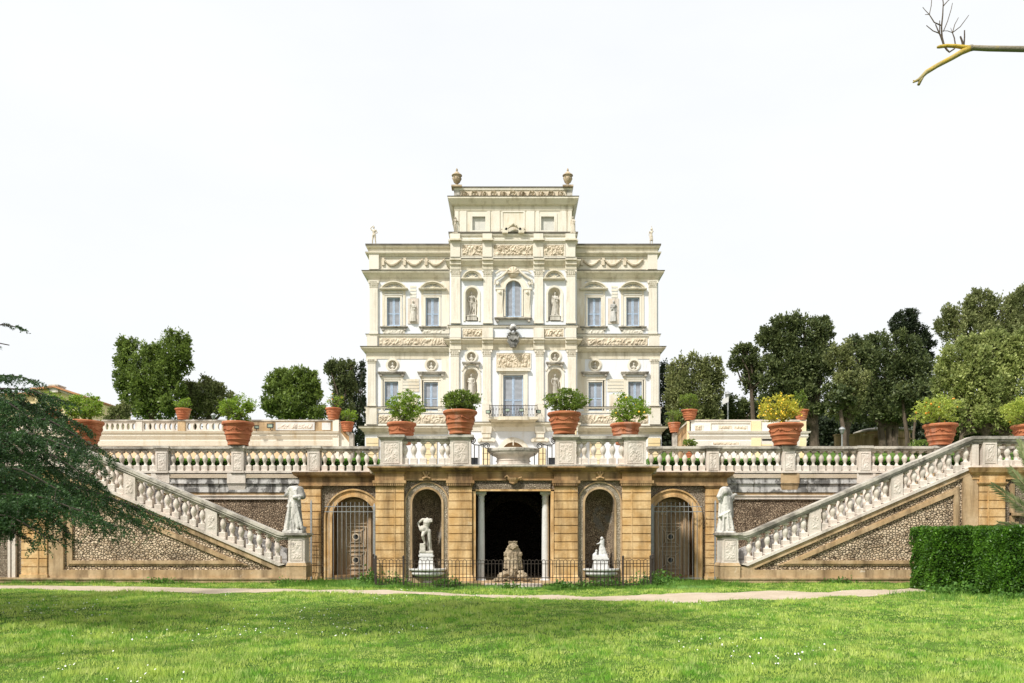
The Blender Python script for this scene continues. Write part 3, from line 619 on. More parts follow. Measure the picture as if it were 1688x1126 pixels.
# coat of arms
m_arms = stone('grey_arms_stone', (.26,.255,.235), (.40,.39,.36), (.05,.05,.045), .4, .6, .8, 4, streak=False)
mb = MB(); zz = lambda p: Z(p, VC-.5); c = X(846, VC-.5); k = VC/F
mb.prism([(c-6.5*k, zz(550)), (c-7*k, zz(560)), (c-5.5*k, zz(568)), (c, zz(574)), (c+5.5*k, zz(568)), (c+7*k, zz(560)), (c+6.5*k, zz(550)), (c, zz(548))], VC-.58, VC-.3)
mb.lathe([(0,0),(.16,.03),(.2,.2),(.1,.36),(0,.4)], (c, VC-.6, zz(545)), 10); mb.lathe([(0,-.2),(.22,-.12),(.25,.1),(.14,.3),(0,.35)], (c, VC-.62, zz(571)), 10)
for sg in (-1, 1):
    mb.tube([(c+sg*.1,VC-.5,zz(546)), (c+sg*5*k,VC-.55,zz(543)), (c+sg*11*k,VC-.5,zz(539.5))], .09, .05); mb.tube([(c+sg*.05,VC-.58,zz(551)), (c+sg*5*k,VC-.64,zz(548.5)), (c+sg*9*k,VC-.6,zz(551)), (c+sg*6*k,VC-.6,zz(553))], .09, .07)
    mb.tube([(c+sg*7*k,VC-.5,zz(552)), (c+sg*9.5*k,VC-.55,zz(555)), (c+sg*7*k,VC-.5,zz(559)), (c+sg*8.5*k,VC-.5,zz(563)), (c+sg*5*k,VC-.5,zz(568)), (c+sg*3*k,VC-.55,zz(573))], .09, .08)
mb.tube([(c-.25,VC-.64,zz(559)), (c,VC-.68,zz(562)), (c+.25,VC-.64,zz(559))], .07); mb.build('coat_of_arms', m_arms, villa)
mb = MB(); mb.lathe([(0,0),(.26,.1),(.3,.3),(.16,.5),(0,.55)], (c, VC-.45, zz(544)), 10); mb.build('crest_ball', m_white, villa)
# door surround and balcony
mb = MB(); x0, x1 = X(829.5,VC), X(862.5,VC); molding_rect(mb, x0-.16, x1+.16, zt(697), zt(618.5)+.16, VC, .22, .09); mb.box(x0-.6, x1+.6, VC-.25, VC, zt(612.5), zt(609.5)); mb.build('door_surround', m_cream, villa)
mb = MB(); mb.box(X(806,VC), X(886,VC), VC-1.0, VC, zt(694), zt(690)); mb.frus(X(808,VC), X(884,VC), VC-.8, VC, zt(697), zt(694), -.1, .05)
n = 12; cc = X(846,VC); pp = [(cc+1.35*math.cos(math.pi*i/n), VC-1.0-.30*math.sin(math.pi*i/n)) for i in range(n+1)]
for za, zb in ((zt(695.5), zt(690)),): mb.add([(x, y, za) for x, y in pp]+[(x, y, zb) for x, y in pp], [tuple(range(n+1)), tuple(range(2*n+1, n, -1))]+[(i, i+1, n+2+i, n+1+i) for i in range(n)])
bal = mb.build('balcony', m_corn, villa)
mb = MB(); yb = VC-.93; xa, xb = X(807,yb), X(885.5,yb); za, zb = Z(690,yb), Z(668.5,yb)
mb.tube([(xa,yb,zb),(xb,yb,zb)], .025); mb.tube([(xa,yb,za+.08),(xb,yb,za+.08)], .02)
for xx in (xa, xb): mb.tube([(xx,yb,zb),(xx,VC,zb)], .025); [mb.tube([(xx,VC-q,za),(xx,VC-q,zb)], .014, seg=4) for q in (.2,.4,.6,.8)]
rg = random.Random(3)
for i in range(33):
    xx = xa+(xb-xa)*i/32; mb.tube([(xx,yb,za),(xx,yb,zb+(.12 if i % 8 == 0 else 0))], .016, seg=4)
    if i < 32:
        d = (xb-xa)/32; zq = za+(zb-za)*(.25 if i % 2 else .7)
        mb.tube([(xx+d*.5+.055*math.cos(t_)*(1-t_/14), yb-.01, zq+.10*math.sin(t_)*(1-t_/14)) for t_ in np.linspace(0, 9, 14)], .011, seg=4)
for u in (-.72, .72): mb.tube([(cc+u, yb-.02, za+.1), (cc+u*.6, yb-.02, (za+zb)/2), (cc+u, yb-.02, zb-.05), (cc+u*1.3, yb-.02, (za+zb)/2), (cc+u, yb-.02, za+.1)], .02)
mb.build('balcony_railing', m_iron, bal)
# --- tower
TW = 749.5
mb = MB(); x0, x1, z0, z1 = X(TW,VC), X(M(TW),VC), zt(388), zt(311.5); YT = VC+.0
wins = [rect_ring(778.6, 800, 357, 385.5, VC), rect_ring(M(800), M(778.6), 357, 385.5, VC)]
mb.holed([(x0,z0),(x1,z0),(x1,z1),(x0,z1)], wins, VC+.02); mb.add([(x0,VC+.02,z0),(x0,VC+9,z0),(x0,VC+9,z1),(x0,VC+.02,z1),(x1,VC+.02,z0),(x1,VC+9,z0),(x1,VC+9,z1),(x1,VC+.02,z1)], [(1,0,3,2),(4,5,6,7),(5,1,2,6),(3,7,6,2)])
mb.build('wall', m_cream, villa)
for w in wins:
    mb = MB(); mb.reveal(w, VC+.02, VC+.2); mb.add([(x, VC+.2, z) for x, z in w], [(0,1,2,3)]); o = mb.build('blind_window', m_blind, villa)
    mb = MB(); molding_rect(mb, w[0][0], w[1][0], w[0][1]+.3, w[2][1], VC+.02, .25, .05); mb.build('frame', m_cream2, o)
mb = MB()
for a, b_ in ((749.5,756),(758,769),(803,808),(811,824),(M(824),M(811)),(M(808),M(803)),(M(769),M(758)),(M(756),M(749.5))): mb = MB(); mb.box(X(a,VC), X(b_,VC), VC-.05, VC+.03, zt(387), zt(348)); mb.build('strip_pilaster', m_cream2, villa)
mb = MB(); molding_rect(mb, X(829,VC), X(863,VC), zt(385), zt(350), VC+.02, .12, .05); mb.build('centre_panel', m_cream2, villa)
mb = MB(); c = X(846,VC); mb.arch(c, zt(386), .55, .75, VC-.5, VC-.2, 15, 165, 14)
for sg in (-1,1): mb.box(c+sg*.5, c+sg*1.02, VC-.5, VC-.2, zt(381), zt(379)); mb.box(c+sg*.45, c+sg*.95, VC-.5, VC-.2, zt(387), zt(381))
mb.tube([(c-.25,VC-.5,zt(376)),(c,VC-.55,zt(372.5)),(c+.25,VC-.5,zt(376))], .1); mb.build('crest', m_corn, villa)
cornice(749.5, M(749.5), [(328.5,331,.56,.56),(331,339,.56,.24),(339,340,.16,.14),(340,347.5,.07,.05)], VC+.02, back=VC+9, cap=.06)
cornice(750, M(750), [(310.5,314,.12,.08)], VC+.02, 'parapet_coping', m_cream2, back=VC+9, cap=.10)
mb = MB(); mb.relief(X(759,VC), X(M(759),VC), zt(327), zt(314.5), VC-.0, .05, .22, 4, 'scroll'); mb.build('scroll_frieze', m_relief, villa)
mb = MB()
for a, b_ in ((748.5,757.5),(M(757.5),M(748.5))): mb = MB(); mb.box(X(a,VC), X(b_,VC), VC-.08, VC+.02, zt(328.4), zt(314)); mb.build('parapet_pier', m_rail, villa)
# ---------------------------------------------------------------- grotto block in the middle of the garden wall
GY, SY, RY = 28.8, 31.0, 31.3        # planes: grotto front, side bays, retaining wall
gz_ = lambda p: Z(p, GY)
def rust(mb, x0, x1, z0, z1, y, yb, h=.295, gap=.034):
    mb.box(x0+.015, x1-.015, y+.045, yb, z0, z1); z = z0
    while z < z1-.05: mb.box(x0, x1, y, yb-.002, z+gap/2, min(z+h, z1)-gap/2); z += h
grot = thing('grotto_building', (0, GY, 0), 'ochre stone grotto front with a dark open porch, two columns and two arched niches', 'grotto')
def ar(px0, px1, pyt, pyb, Y): return arch_ring(px0, px1, pyt, pyb, Y, 20)
nL = ar(679, 727.5, 806, 955, GY); nR = ar(M(727.5), M(679), 806, 955, GY)
op = rect_ring(784, 909, 809.5, 1000, GY); op = [(x, max(z, -.05)) for x, z in op]
zt_, zb_ = gz_(778), -.1; xg = X(619, GY)
mb = MB(); mb.holed([(xg,zb_),(-xg,zb_),(-xg,zt_),(xg,zt_)], [nL[0], nR[0], [(op[0][0],-.05),(op[1][0],-.05),op[2],op[3]]], GY+.12)
mb.add([(xg,GY+.12,zb_),(xg,SY,zb_),(xg,SY,zt_),(xg,GY+.12,zt_),(-xg,GY+.12,zb_),(-xg,SY,zb_),(-xg,SY,zt_),(-xg,GY+.12,zt_)], [(1,0,3,2),(4,5,6,7)])
mb.build('wall', m_pebG, grot)
for q, rg_ in ((nL, 'l'), (nR, 'r')):
    ring, cx_, zs_, r_ = q
    mb = MB(); mb.reveal(ring, GY+.12, GY+.45); mb.niche(ring, cx_, zs_, GY+.45, r_*1.25, 10); no = mb.build('niche', m_pebN, grot)
    mb = MB()
    bd = MB(); bd.arch(cx_, zs_, r_+.07, r_+.23, GY+.10, GY+.14, 0, 180, 28); [bd.box(cx_+sg*(r_+.07), cx_+sg*(r_+.23), GY+.10, GY+.14, .05, zs_) for sg in (-1, 1)]; bd.build('pebble_band', m_band, no)
    for ra, rb, d in ((r_, r_+.075, .06), (r_+.225, r_+.275, .05)):
        mb.arch(cx_, zs_, ra, rb, GY+.12-d, GY+.14, 0, 180, 28)
        for sg in (-1, 1): mb.box(cx_+sg*ra, cx_+sg*rb, GY+.12-d, GY+.14, .05, zs_)
    mb.build('niche_moulding', m_tan, no)
    mb = MB(); mb.box(cx_-r_, cx_+r_, GY+.10, GY+1.2, -.1, .18); mb.build('step', m_tan, no)
# porch interior
mb = MB(); x0, x1, zz1 = op[0][0], op[1][0], op[2][1]
mb.add([(x0,GY+.12,-.05),(x0,GY+.9,-.05),(x0,GY+.9,zz1),(x0,GY+.12,zz1),(x1,GY+.12,-.05),(x1,GY+.9,-.05),(x1,GY+.9,zz1),(x1,GY+.12,zz1)], [(0,1,2,3),(5,4,7,6),(2,6,7,3)])
xa, xb, yb2 = -2.4, 2.4, GY+6.5
mb.add([(xa,GY+.9,-.05),(xa,yb2,-.05),(xa,yb2,3.9),(xa,GY+.9,3.9),(xb,GY+.9,-.05),(xb,yb2,-.05),(xb,yb2,3.9),(xb,GY+.9,3.9),(x0,GY+.9,-.05),(x1,GY+.9,-.05),(x1,GY+.9,zz1),(x0,GY+.9,zz1)],
       [(0,1,2,3),(5,4,7,6),(3,2,6,7),(1,5,6,2),(0,3,11,8),(4,9,10,7),(3,7,10,11)])
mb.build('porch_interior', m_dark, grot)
mb = MB(); mb.arch(0, 2.0, 1.15, 1.45, GY+3.4, GY+3.9, 0, 180, 20)
for sg in (-1,1): mb.box(sg*1.15, sg*1.45, GY+3.4, GY+3.9, 0, 2.0)
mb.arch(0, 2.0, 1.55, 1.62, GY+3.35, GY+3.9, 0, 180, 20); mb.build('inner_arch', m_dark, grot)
mb = MB(); mb.box(xa, xb, GY-.25, yb2, -.05, .08); mb.box(X(795,GY), X(895,GY), GY-1.05, GY-.26, -.08, .06); mb.build('porch_floor', m_tan, grot)
mb = MB()
for a, b_ in ((779, 784), (M(784), M(779))): mb.box(X(a,GY), X(b_,GY), GY+.02, GY+.6, 0, gz_(807))
mb.box(X(779,GY), X(M(779),GY), GY+.02, GY+.6, gz_(809.5), gz_(806.5)); mb.build('porch_frame', m_ochre, grot)
mb = MB(); mb.box(X(784,GY), X(908,GY), GY+.06, GY+.5, gz_(806), gz_(797.5)); mb.build('porch_frieze', m_pebG, grot)
for a, b_ in ((619.5,666),(740,778),(M(778),M(740)),(M(666),M(619.5))):
    mb = MB(); x0, x1 = X(a,GY), X(b_,GY); rust(mb, x0, x1, gz_(947), gz_(803), GY-.06, GY+.14)
    if a == 619.5 or a > 1000:
        xi = X(651 if a < 846 else M(651), GY); (mb.box(xi-.02, xi+.02, GY-.075, GY-.05, gz_(946), gz_(804)))
    mb.box(x0-.05, x1+.05, GY-.12, GY+.14, .0, gz_(953)); mb.frus(x0, x1, GY-.06, GY+.14, gz_(953), gz_(947), .06, .0); po = mb.build('pilaster', m_ochre, grot)
    mb = MB(); mb.frus(x0, x1, GY-.06, GY+.14, gz_(803), gz_(797), .0, .07); mb.box(x0-.09, x1+.09, GY-.17, GY+.14, gz_(797), gz_(792.5))
    k = int((x1-x0+.14)/.075)
    for i in range(k): mb.box(x0-.07+i*.075, x0-.07+i*.075+.05, GY-.155, GY-.07, gz_(801), gz_(797.2))
    mb.box(x0-.02, x1+.02, GY-.10, GY+.14, gz_(792.5), gz_(779)); mb.frus(x0-.02, x1+.02, GY-.10, GY+.14, gz_(781), gz_(778), .0, .10); mb.build('capital', m_browc, po)
def gcorn(name, pl, pr, Y, yb, rows, mat, parent):
    mb = MB()
    for pt, pb, ot, ob in rows: mb.frus(X(pl,Y), X(pr,Y), Y, yb, Z(pb,Y), Z(pt,Y), ob, ot)
    return mb.build(name, mat, parent)
gcorn('cornice', 619, M(619), GY, SY+.3, [(769.8,772,.22,.22),(772,777.5,.20,.05)], m_browc, grot)
mb = MB()
for a, b_ in ((618,668),(738,780),(M(780),M(738)),(M(668),M(618))): mb.frus(X(a,GY), X(b_,GY), GY-.05, GY+.1, gz_(777.2), gz_(772), .07, .22); mb.box(X(a,GY)-.22, X(b_,GY)+.22, GY-.30, GY, gz_(772), gz_(770))
mb.build('cornice_break', m_browc, grot)
mb = MB(); mb.box(xg, -xg, GY+.02, GY+.13, gz_(789.5), gz_(777.5)); mb.box(xg, -xg, GY-.01, GY+.13, gz_(792), gz_(789.5)); mb.box(xg, -xg, GY, GY+.13, gz_(780), gz_(777.5)); mb.build('entablature', m_browc, grot)
mb = MB(); mb.box(X(617,GY)-.2, X(M(617),GY)+.2, GY-.26, SY+.2, gz_(769.8), gz_(767)); mb.build('coping', m_rail, grot)
for q in (703, M(703)):                                               # small carved fleurons and the shell over the porch
    mb = MB(); c, z_ = X(q,GY), gz_(784)
    for k in range(3): t_ = R(50+40*k); mb.tube([(c,GY-.02,z_-.08),(c+.18*math.cos(t_),GY-.06,z_+.02+.14*math.sin(t_))], .03, .045)
    mb.tube([(c-.14,GY-.03,z_-.1),(c,GY-.05,z_-.06),(c+.14,GY-.03,z_-.1)], .035); mb.build('carved_fleuron', m_browc, grot)
mb = MB(); c, z_ = 0, gz_(790); mb.lathe([(0,-.12),(.14,-.1),(.2,-.02),(.22,.05),(0,.06)], (c,GY-.06,z_), 12, sy=.6); mb.tube([(-.3,GY-.05,z_+.06),(-.22,GY-.1,z_+.12),(-.15,GY-.1,z_+.04)], .035); mb.tube([(-.13,GY-.05,z_-.1),(0,GY-.12,z_-.16),(.13,GY-.05,z_-.1)], .04)
mb.tube([(.3,GY-.05,z_+.06),(.2,GY-.1,z_+.02),(.1,GY-.1,z_)], .035); mb.build('carved_shell', m_browc, grot)
def column(pa, pb, Y):
    c = X((pa+pb)/2, Y); r = (pb-pa)/2*Y/F; k = Y/F; z0, z1 = Z(966,Y), Z(811,Y); mb = MB(); n = 9
    mb.box(c-r*1.6, c+r*1.6, Y-r*1.6, Y+r*1.6, z0, z0+.17); mb.box(c-r*1.75, c+r*1.75, Y-r*1.75, Y+r*1.75, z0-.12, z0)
    pr = [(r*1.5, z0+.17),(r*1.55,z0+.21),(r*1.4,z0+.25),(r*1.12,z0+.27),(r*1.2,z0+.31),(r*1.04,z0+.34)]+[(r*(1.04-.16*(i/n)**1.6), z0+.34+(z1-z0-.62)*i/n) for i in range(1, n+1)]
    zc2 = z1-.28; pr += [(r*.95,zc2+.01),(r*1.0,zc2+.03),(r*.9,zc2+.05),(r*.9,zc2+.12),(r*1.25,zc2+.19)]
    mb.lathe(pr, (c, Y, 0), 24); mb.box(c-r*1.45, c+r*1.45, Y-r*1.45, Y+r*1.45, zc2+.19, z1+.01); return mb.build('column', m_white, grot, auto=35)
column(787, 799, GY+.45); column(M(799), M(787), GY+.45)

# ---------------------------------------------------------------- side bays with the arched doors
def sidebay(s, label):
    f = (lambda a, b_: (a, b_)) if s < 0 else (lambda a, b_: (M(b_), M(a))); Y = SY; z = lambda p: Z(p, Y)
    pc = 582.6 if s < 0 else M(582.6)
    bay = thing('side_bay', (X(pc,Y), Y, 0), label, 'garden wall', 'door bays either side of the grotto')
    a, b_ = f(494, 634); ring, cx_, zs_, r_ = arch_ring(pc-35, pc+35, 819, 956, Y, 24)
    ring[0] = (ring[0][0], 0); ring[1] = (ring[1][0], 0)
    mb = MB(); mb.holed([(X(a,Y),-.1),(X(b_,Y),-.1),(X(b_,Y),z(787)),(X(a,Y),z(787))], [[(x, max(q,.01)) for x, q in ring]], Y+.08)
    xo = X(494,Y)*(1 if s < 0 else -1); mb.add([(xo,Y+.08,-.1),(xo,Y+1,-.1),(xo,Y+1,z(779)),(xo,Y+.08,z(779))], [(0,1,2,3)])
    mb.build('wall', m_pebG, bay)
    mb = MB(); ring2 = [(x, max(q,0)) for x, q in ring]; mb.reveal(ring2, Y+.0, Y+1.0); mb.build('door_reveal', m_browc, bay)
    mb = MB()
    for ra, rb, d in ((r_, r_+.10, .04), (r_+.10, r_+.25, .0), (r_+.25, r_+.31, .06)):
        mb.arch(cx_, zs_, ra, rb, Y-d, Y+.1, 0, 180, 28)
        for sg in (-1, 1): mb.box(cx_+sg*ra, cx_+sg*rb, Y-d, Y+.1, 0, zs_)
    mb.build('arch_moulding', m_ochre, bay)
    # outer pilaster and entablature
    a, b_ = f(497, 529); x0, x1 = X(a,Y), X(b_,Y); mb = MB(); rust(mb, x0, x1, z(945), z(806), Y-.06, Y+.10, .30); mb.box(x0-.05, x1+.05, Y-.11, Y+.1, 0, z(950)); mb.box(x0-.02, x1+.02, Y-.085, Y+.1, z(950), z(945))
    po = mb.build('pilaster', m_ochre, bay)
    mb = MB(); mb.frus(x0, x1, Y-.06, Y+.1, z(806), z(801.5), 0, .06); mb.box(x0-.07, x1+.07, Y-.13, Y+.1, z(801.5), z(799.5)); mb.build('capital', m_browc, po)
    a, b_ = f(494, 634); mb = MB(); mb.box(X(a,Y), X(b_,Y), Y-.07, Y+.3, z(801), z(788)); mb.box(X(a,Y)-.02, X(b_,Y)+.02, Y-.10, Y+.3, z(801), z(798))
    mb.frus(X(a,Y), X(b_,Y), Y-.07, Y+.3, z(788), z(784.5), .02, .16); mb.frus(X(a,Y), X(b_,Y), Y-.07, Y+.3, z(784.5), z(779), .17, .24); mb.build('cornice', m_browc, bay)
    # door
    yd = Y+.60; k = yd/F; cx2 = X(587 if s < 0 else M(587), yd); hw = 20.5*k; zb, zs2 = Z(948,yd), Z(848,yd)
    mb = MB(); mb.add([(cx2-1.1,yd+.12,-.05),(cx2+1.1,yd+.12,-.05),(cx2+1.1,yd+.12,3.6),(cx2-1.1,yd+.12,3.6)], [(0,1,2,3)]); mb.box(cx2-1.0, cx2+1.0, Y+.05, yd+.1, -.05, zb+.02); mb.build('door_recess', m_browc, bay)
    mb = MB(); mb.arch(cx2, zs2, hw, hw+.12, yd-.1, yd+.1, 0, 180, 20); mb.arch(cx2, zs2, hw+.12, hw+.26, yd-.04, yd+.1, 0, 180, 20)
    for sg in (-1, 1): mb.box(cx2+sg*hw, cx2+sg*(hw+.12), yd-.1, yd+.1, 0, zs2); mb.box(cx2+sg*(hw+.12), cx2+sg*(hw+.26), yd-.04, yd+.1, 0, zs2)
    mb.build('door_frame', m_wood, bay)
    mb = MB(); mb.box(cx2-hw, cx2+hw, yd, yd+.08, zb, zs2); mb.prism([(cx2+hw*math.cos(math.pi*i/20), zs2+hw*math.sin(math.pi*i/20)) for i in range(21)], yd, yd+.08); dr = mb.build('door', m_wood, bay)
    w = .028
    for c0, c1 in ((Z(938.5,yd), Z(908,yd)), (Z(902,yd), Z(868,yd))):
        mb = MB(); xa, xb = cx2-hw*.8, cx2+hw*.8; cm = (c0+c1)/2; ia, ib, ja, jb = cx2-hw*.45, cx2+hw*.45, cm-(c1-c0)*.28, cm+(c1-c0)*.28
        for q0, q1, r0_, r1_ in ((xa, xb, c0, c1), (ia, ib, ja, jb)): mb.box(q0, q1, yd-.045, yd, r0_, r0_+w); mb.box(q0, q1, yd-.045, yd, r1_-w, r1_); mb.box(q0, q0+w, yd-.045, yd, r0_+w, r1_-w); mb.box(q1-w, q1, yd-.045, yd, r0_+w, r1_-w)
        for (q, r2), (q3, r3) in (((xa,c0),(ia,ja)),((xb,c0),(ib,ja)),((xa,c1),(ia,jb)),((xb,c1),(ib,jb))): mb.tube([(q,yd-.02,r2),(q3,yd-.02,r3)], .02, seg=4)
        mb.arch(cx2, cm, .10, .145, yd-.06, yd, 0, 360, 20); mb.build('panel_moulding', m_woodl, dr)
        mb = MB(); mb.arch(cx2, cm, .0, .10, yd-.01, yd-.005, 0, 360, 16); mb.build('dark_hole_disc', m_black, dr)  # flat black disc on the solid leaf, painting the dark of a hole
    mb = MB(); zq = Z(864,yd); mb.box(cx2-hw*.8, cx2+hw*.8, yd-.045, yd, zq, zq+w); mb.arch(cx2, zs2-.02, hw*.72, hw*.80, yd-.045, yd, 0, 180, 16); mb.arch(cx2, zs2-.02, hw*.35, hw*.42, yd-.045, yd, 0, 180, 16)
    for t_ in (45, 90, 135): mb.tube([(cx2+hw*.4*math.cos(R(t_)),yd-.02,zs2+hw*.4*math.sin(R(t_))),(cx2+hw*.75*math.cos(R(t_)),yd-.02,zs2+hw*.75*math.sin(R(t_)))], .02, seg=4)
    mb.build('fanlight_moulding', m_woodl, dr)
    return bay
sidebay(-1, 'ochre wall bay with an arched wooden door, between the headless statue and the grotto')
sidebay(1, 'ochre wall bay with an arched wooden door, between the grotto and the hooded statue')
def gate(s, label):
    Y = SY-.35; f = (lambda q: q) if s < 0 else M; mb = MB(); pa, pb = sorted((f(511), f(617)))
    g_ = thing('iron_gate', (X((pa+pb)/2, Y), Y, 0), label, 'gate', 'iron grilles in front of the doors')
    z1 = Z(828, Y)
    for i in range(int((pb-pa)/7.1)):
        px = pa+3+i*7.1; d_ = abs(px-f(583)); lo = 0.02 
        if s*(px-f(540)) > 0 and i % 2: continue
        hgt = z1 if d_ < 50 else Z(880, Y)
        if d_ >= 50: continue
        mb.box(X(px,Y)-.009, X(px,Y)+.009, Y-.009, Y+.009, lo, hgt)
    for p in (835, 843.5, 953): mb.box(X(min(f(535),f(617)),Y), X(max(f(535),f(617)),Y), Y-.012, Y+.012, Z(p,Y)-.014, Z(p,Y)+.014)
    mb.build('grille', m_greyiron, g_)
    for p, t_, w in ((617, 835, .045), (513, 829, .032)):
        mb = MB(); x = X(f(p), Y); mb.box(x-w, x+w, Y-w, Y+w, -.02, Z(t_,Y)); mb.frus(x-w*.5, x+w*.5, Y-w*.5, Y+w*.5, Z(t_,Y), Z(t_,Y)+.12, w*.5, -w*.3, 1); mb.build('post', m_greyiron, g_)
    mb = MB()
    for p in (505, 509): mb.box(X(f(p),Y)-.008, X(f(p),Y)+.008, Y+.05, Y+.07, 0, Z(885,Y))
    for p in (885, 900, 915, 929, 944): mb.box(min(X(f(503),Y), X(f(522),Y)), max(X(f(503),Y), X(f(522),Y)), Y+.05, Y+.065, Z(p,Y)-.007, Z(p,Y)+.007)
    mb.build('side_grille', m_iron, g_)
gate(-1, 'grey iron bar gate standing in front of the arched door beside the headless statue')
gate(1, 'grey iron bar gate standing in front of the arched door beside the hooded statue')

# ---------------------------------------------------------------- retaining walls behind the stairs
def retaining(s, label):
    Y = RY; z = lambda p: Z(p, Y); x0, x1 = s*X(M(495),Y), s*45
    w = thing('retaining_wall', (s*20, Y, 0), label, 'garden wall', 'retaining walls behind the stairs'); q = sorted((x0, x1))
    mb = MB(); mb.box(q[0], q[1], Y+.1, Y+.6, -.1, z(778)); mb.build('pebble_facing', m_pebD, w)
    mb = MB(); mb.box(q[0], q[1], Y-.06, Y+.1, z(795.5), z(781)); mb.box(q[0], q[1], Y-.02, Y+.1, z(811.5), z(797.5)); mb.box(q[0], q[1], Y-.10, Y+.1, z(797.5), z(795.5)); mb.build('frieze', m_grey, w)
    mb = MB(); mb.box(q[0], q[1], Y+.03, Y+.1, z(816), z(812)); mb.build('ochre_band', m_tan, w)
    mb = MB(); mb.box(q[0], q[1], Y-.02, Y+.1, z(818), z(816.2)); mb.box(q[0], q[1], Y+.02, Y+.1, z(823), z(818)); mb.build('string_moulding', m_balus, w)
    for u in (455, 580, 705):
        mb = MB(); c = s*u*Y/F; mb.box(c-.36, c+.36, Y-.12, Y+.1, z(797), z(781)); mb.frus(c-.34, c+.34, Y-.05, Y+.1, z(811), z(797), -.05, .03); mb.build('block', m_balus if u != 455 or s < 0 else m_tan, w)
    # raking dado against the wall, lower than the stair balustrade
    P = lambda u, p: (s*u*Y/F, Z(p, Y)); mb = MB()
    pl = [P(372,935), P(372,905), P(720,754), P(720,790), P(400,930)]; mb.prism(pl if s > 0 else pl[::-1], Y-.1, Y+.1); mb.build('raking_dado', m_grey, w)
    for i in range(23):
        u = 388+i*14.6; c = s*u*Y/F; zb = Z(893-(u-388)*.4335, Y); b_ = MB(); b_.lathe([(r_*.8, h_) for r_, h_ in BAL_R], (c, Y-.12, zb-.55), 8, sy=.7); b_.build('engaged_baluster', m_balus, w, smooth=True)
    return w
BAL_R = [(.105,0),(.105,.17),(.085,.19),(.065,.27),(.08,.32),(.122,.43),(.11,.5),(.062,.61),(.045,.69),(.055,.72),(.045,.735)]
retaining(-1, 'retaining wall with blackened frieze and brown pebble facing, behind the stairs by the dark cedar')
retaining(1, 'retaining wall with blackened frieze and brown pebble facing, behind the stairs by the clipped hedge')

# ---------------------------------------------------------------- balustrades
_bal = {}
def baluster(parent, x, y, z0, h):
    key = round(h, 2)
    if key not in _bal:
        mb = MB(); k = h/.8; q = math.sqrt(2)
        mb.lathe([(.122*k*q,0),(.122*k*q,.03*k),(.112*k*q,.04*k),(.116*k*q,.205*k),(.10*k*q,.225*k)], seg=4, a0=math.pi/4); mb.lathe([(.085*k,.215*k),(.052*k,.29*k),(.048*k,.33*k),(.068*k,.37*k),(.100*k,.46*k),(.107*k,.51*k),(.097*k,.56*k),(.056*k,.65*k),(.042*k,.70*k),(.056*k,.715*k),(.046*k,.735*k)], seg=12, cap=False)
        mb.lathe([(.06*k*q,.725*k),(.092*k*q,.745*k),(.10*k*q,.80*k)], seg=4, a0=math.pi/4)
        o = mb.build('baluster', m_balus, parent=None, origin=(0,0,0), auto=40); me = o.data; bpy.data.objects.remove(o); WL.pop('baluster', None); _bal[key] = me
    o = bpy.data.objects.new('baluster', _bal[key]); COL.objects.link(o); o.parent = parent; o.location = Vector((x, y, z0))-WL[parent.name]; return o
def post(parent, x0, x1, y0, y1, z0, z1, zr, seed, cap=.06, carve=True):
    "z0 base, z1 underside of the cap, zr top of the cap"
    mb = MB(); mb.box(x0, x1, y0, y1, z0, z1); w = x1-x0
    if carve:
        m_ = .16*w; molding_rect(mb, x0+m_, x1-m_, z0+.12, z1-.10, y0, .025, .02); mb.box(x0-.03, x1+.03, y0-.03, y1, z0, z0+.06)
    po = mb.build('post', m_balus, parent)
    mb = MB(); mb.frus(x0, x1, y0, y1, z1, z1+(zr-z1)*.5, .02, cap, 1); mb.box(x0-cap-.02, x1+cap+.02, y0-cap-.02, y1+cap, z1+(zr-z1)*.5, zr); mb.build('post_cap', m_rail, po)
    if carve:
        mb = MB(); mb.relief(x0+.18*w, x1-.18*w, z0+.14, z1-.12, y0-.004, .028, .026, seed); mb.build('carved_panel', m_balus, po)
    return po
def railrun(parent, x0, x1, y0, y1, zb, zt0, zt1, base):
    x0, x1 = sorted((x0, x1)); mb = MB(); mb.frus(x0, x1, y0, y1, zt0, zt0+(zt1-zt0)*.45, -.02, .0); mb.box(x0, x1, y0-.05, y1+.05, zt0+(zt1-zt0)*.45, zt1); mb.build('rail', m_rail, parent)
    mb = MB(); mb.box(x0, x1, y0-.03, y1+.03, zb, zb+base); mb.build('base', m_balus, parent)
def centre_bal(s, label):
    f = (lambda q: q) if s < 0 else M; Y = GY-.1; z = lambda p: Z(p, Y); pa = X(f(700), Y)
    o = thing('stone_balustrade', (pa, Y, z(768)), label, 'balustrade', 'balustrades on the grotto roof')
    for i, (a, b_) in enumerate(((627, 663), (742, 776))):
        x0, x1 = sorted((X(f(a),Y), X(f(b_),Y))); post(o, x0, x1, Y, Y+.5, z(768), z(725), z(717), 60+i+(3 if s > 0 else 0), .08)
    x0, x1 = sorted((X(f(663),Y), X(f(742),Y))); railrun(o, x0, x1, Y+.06, Y+.38, z(768), z(727), z(718.5), z(765)-z(768))
    for p in (667.5, 682.5, 698, 713.5, 729, 738.5): baluster(o, X(f(p),Y+.22), Y+.22, z(765), z(727)-z(765))
    return o
centre_bal(-1, 'short balustrade on the grotto roof, over the niche of the headless male statue')
centre_bal(1, 'short balustrade on the grotto roof, over the niche of the small white group')
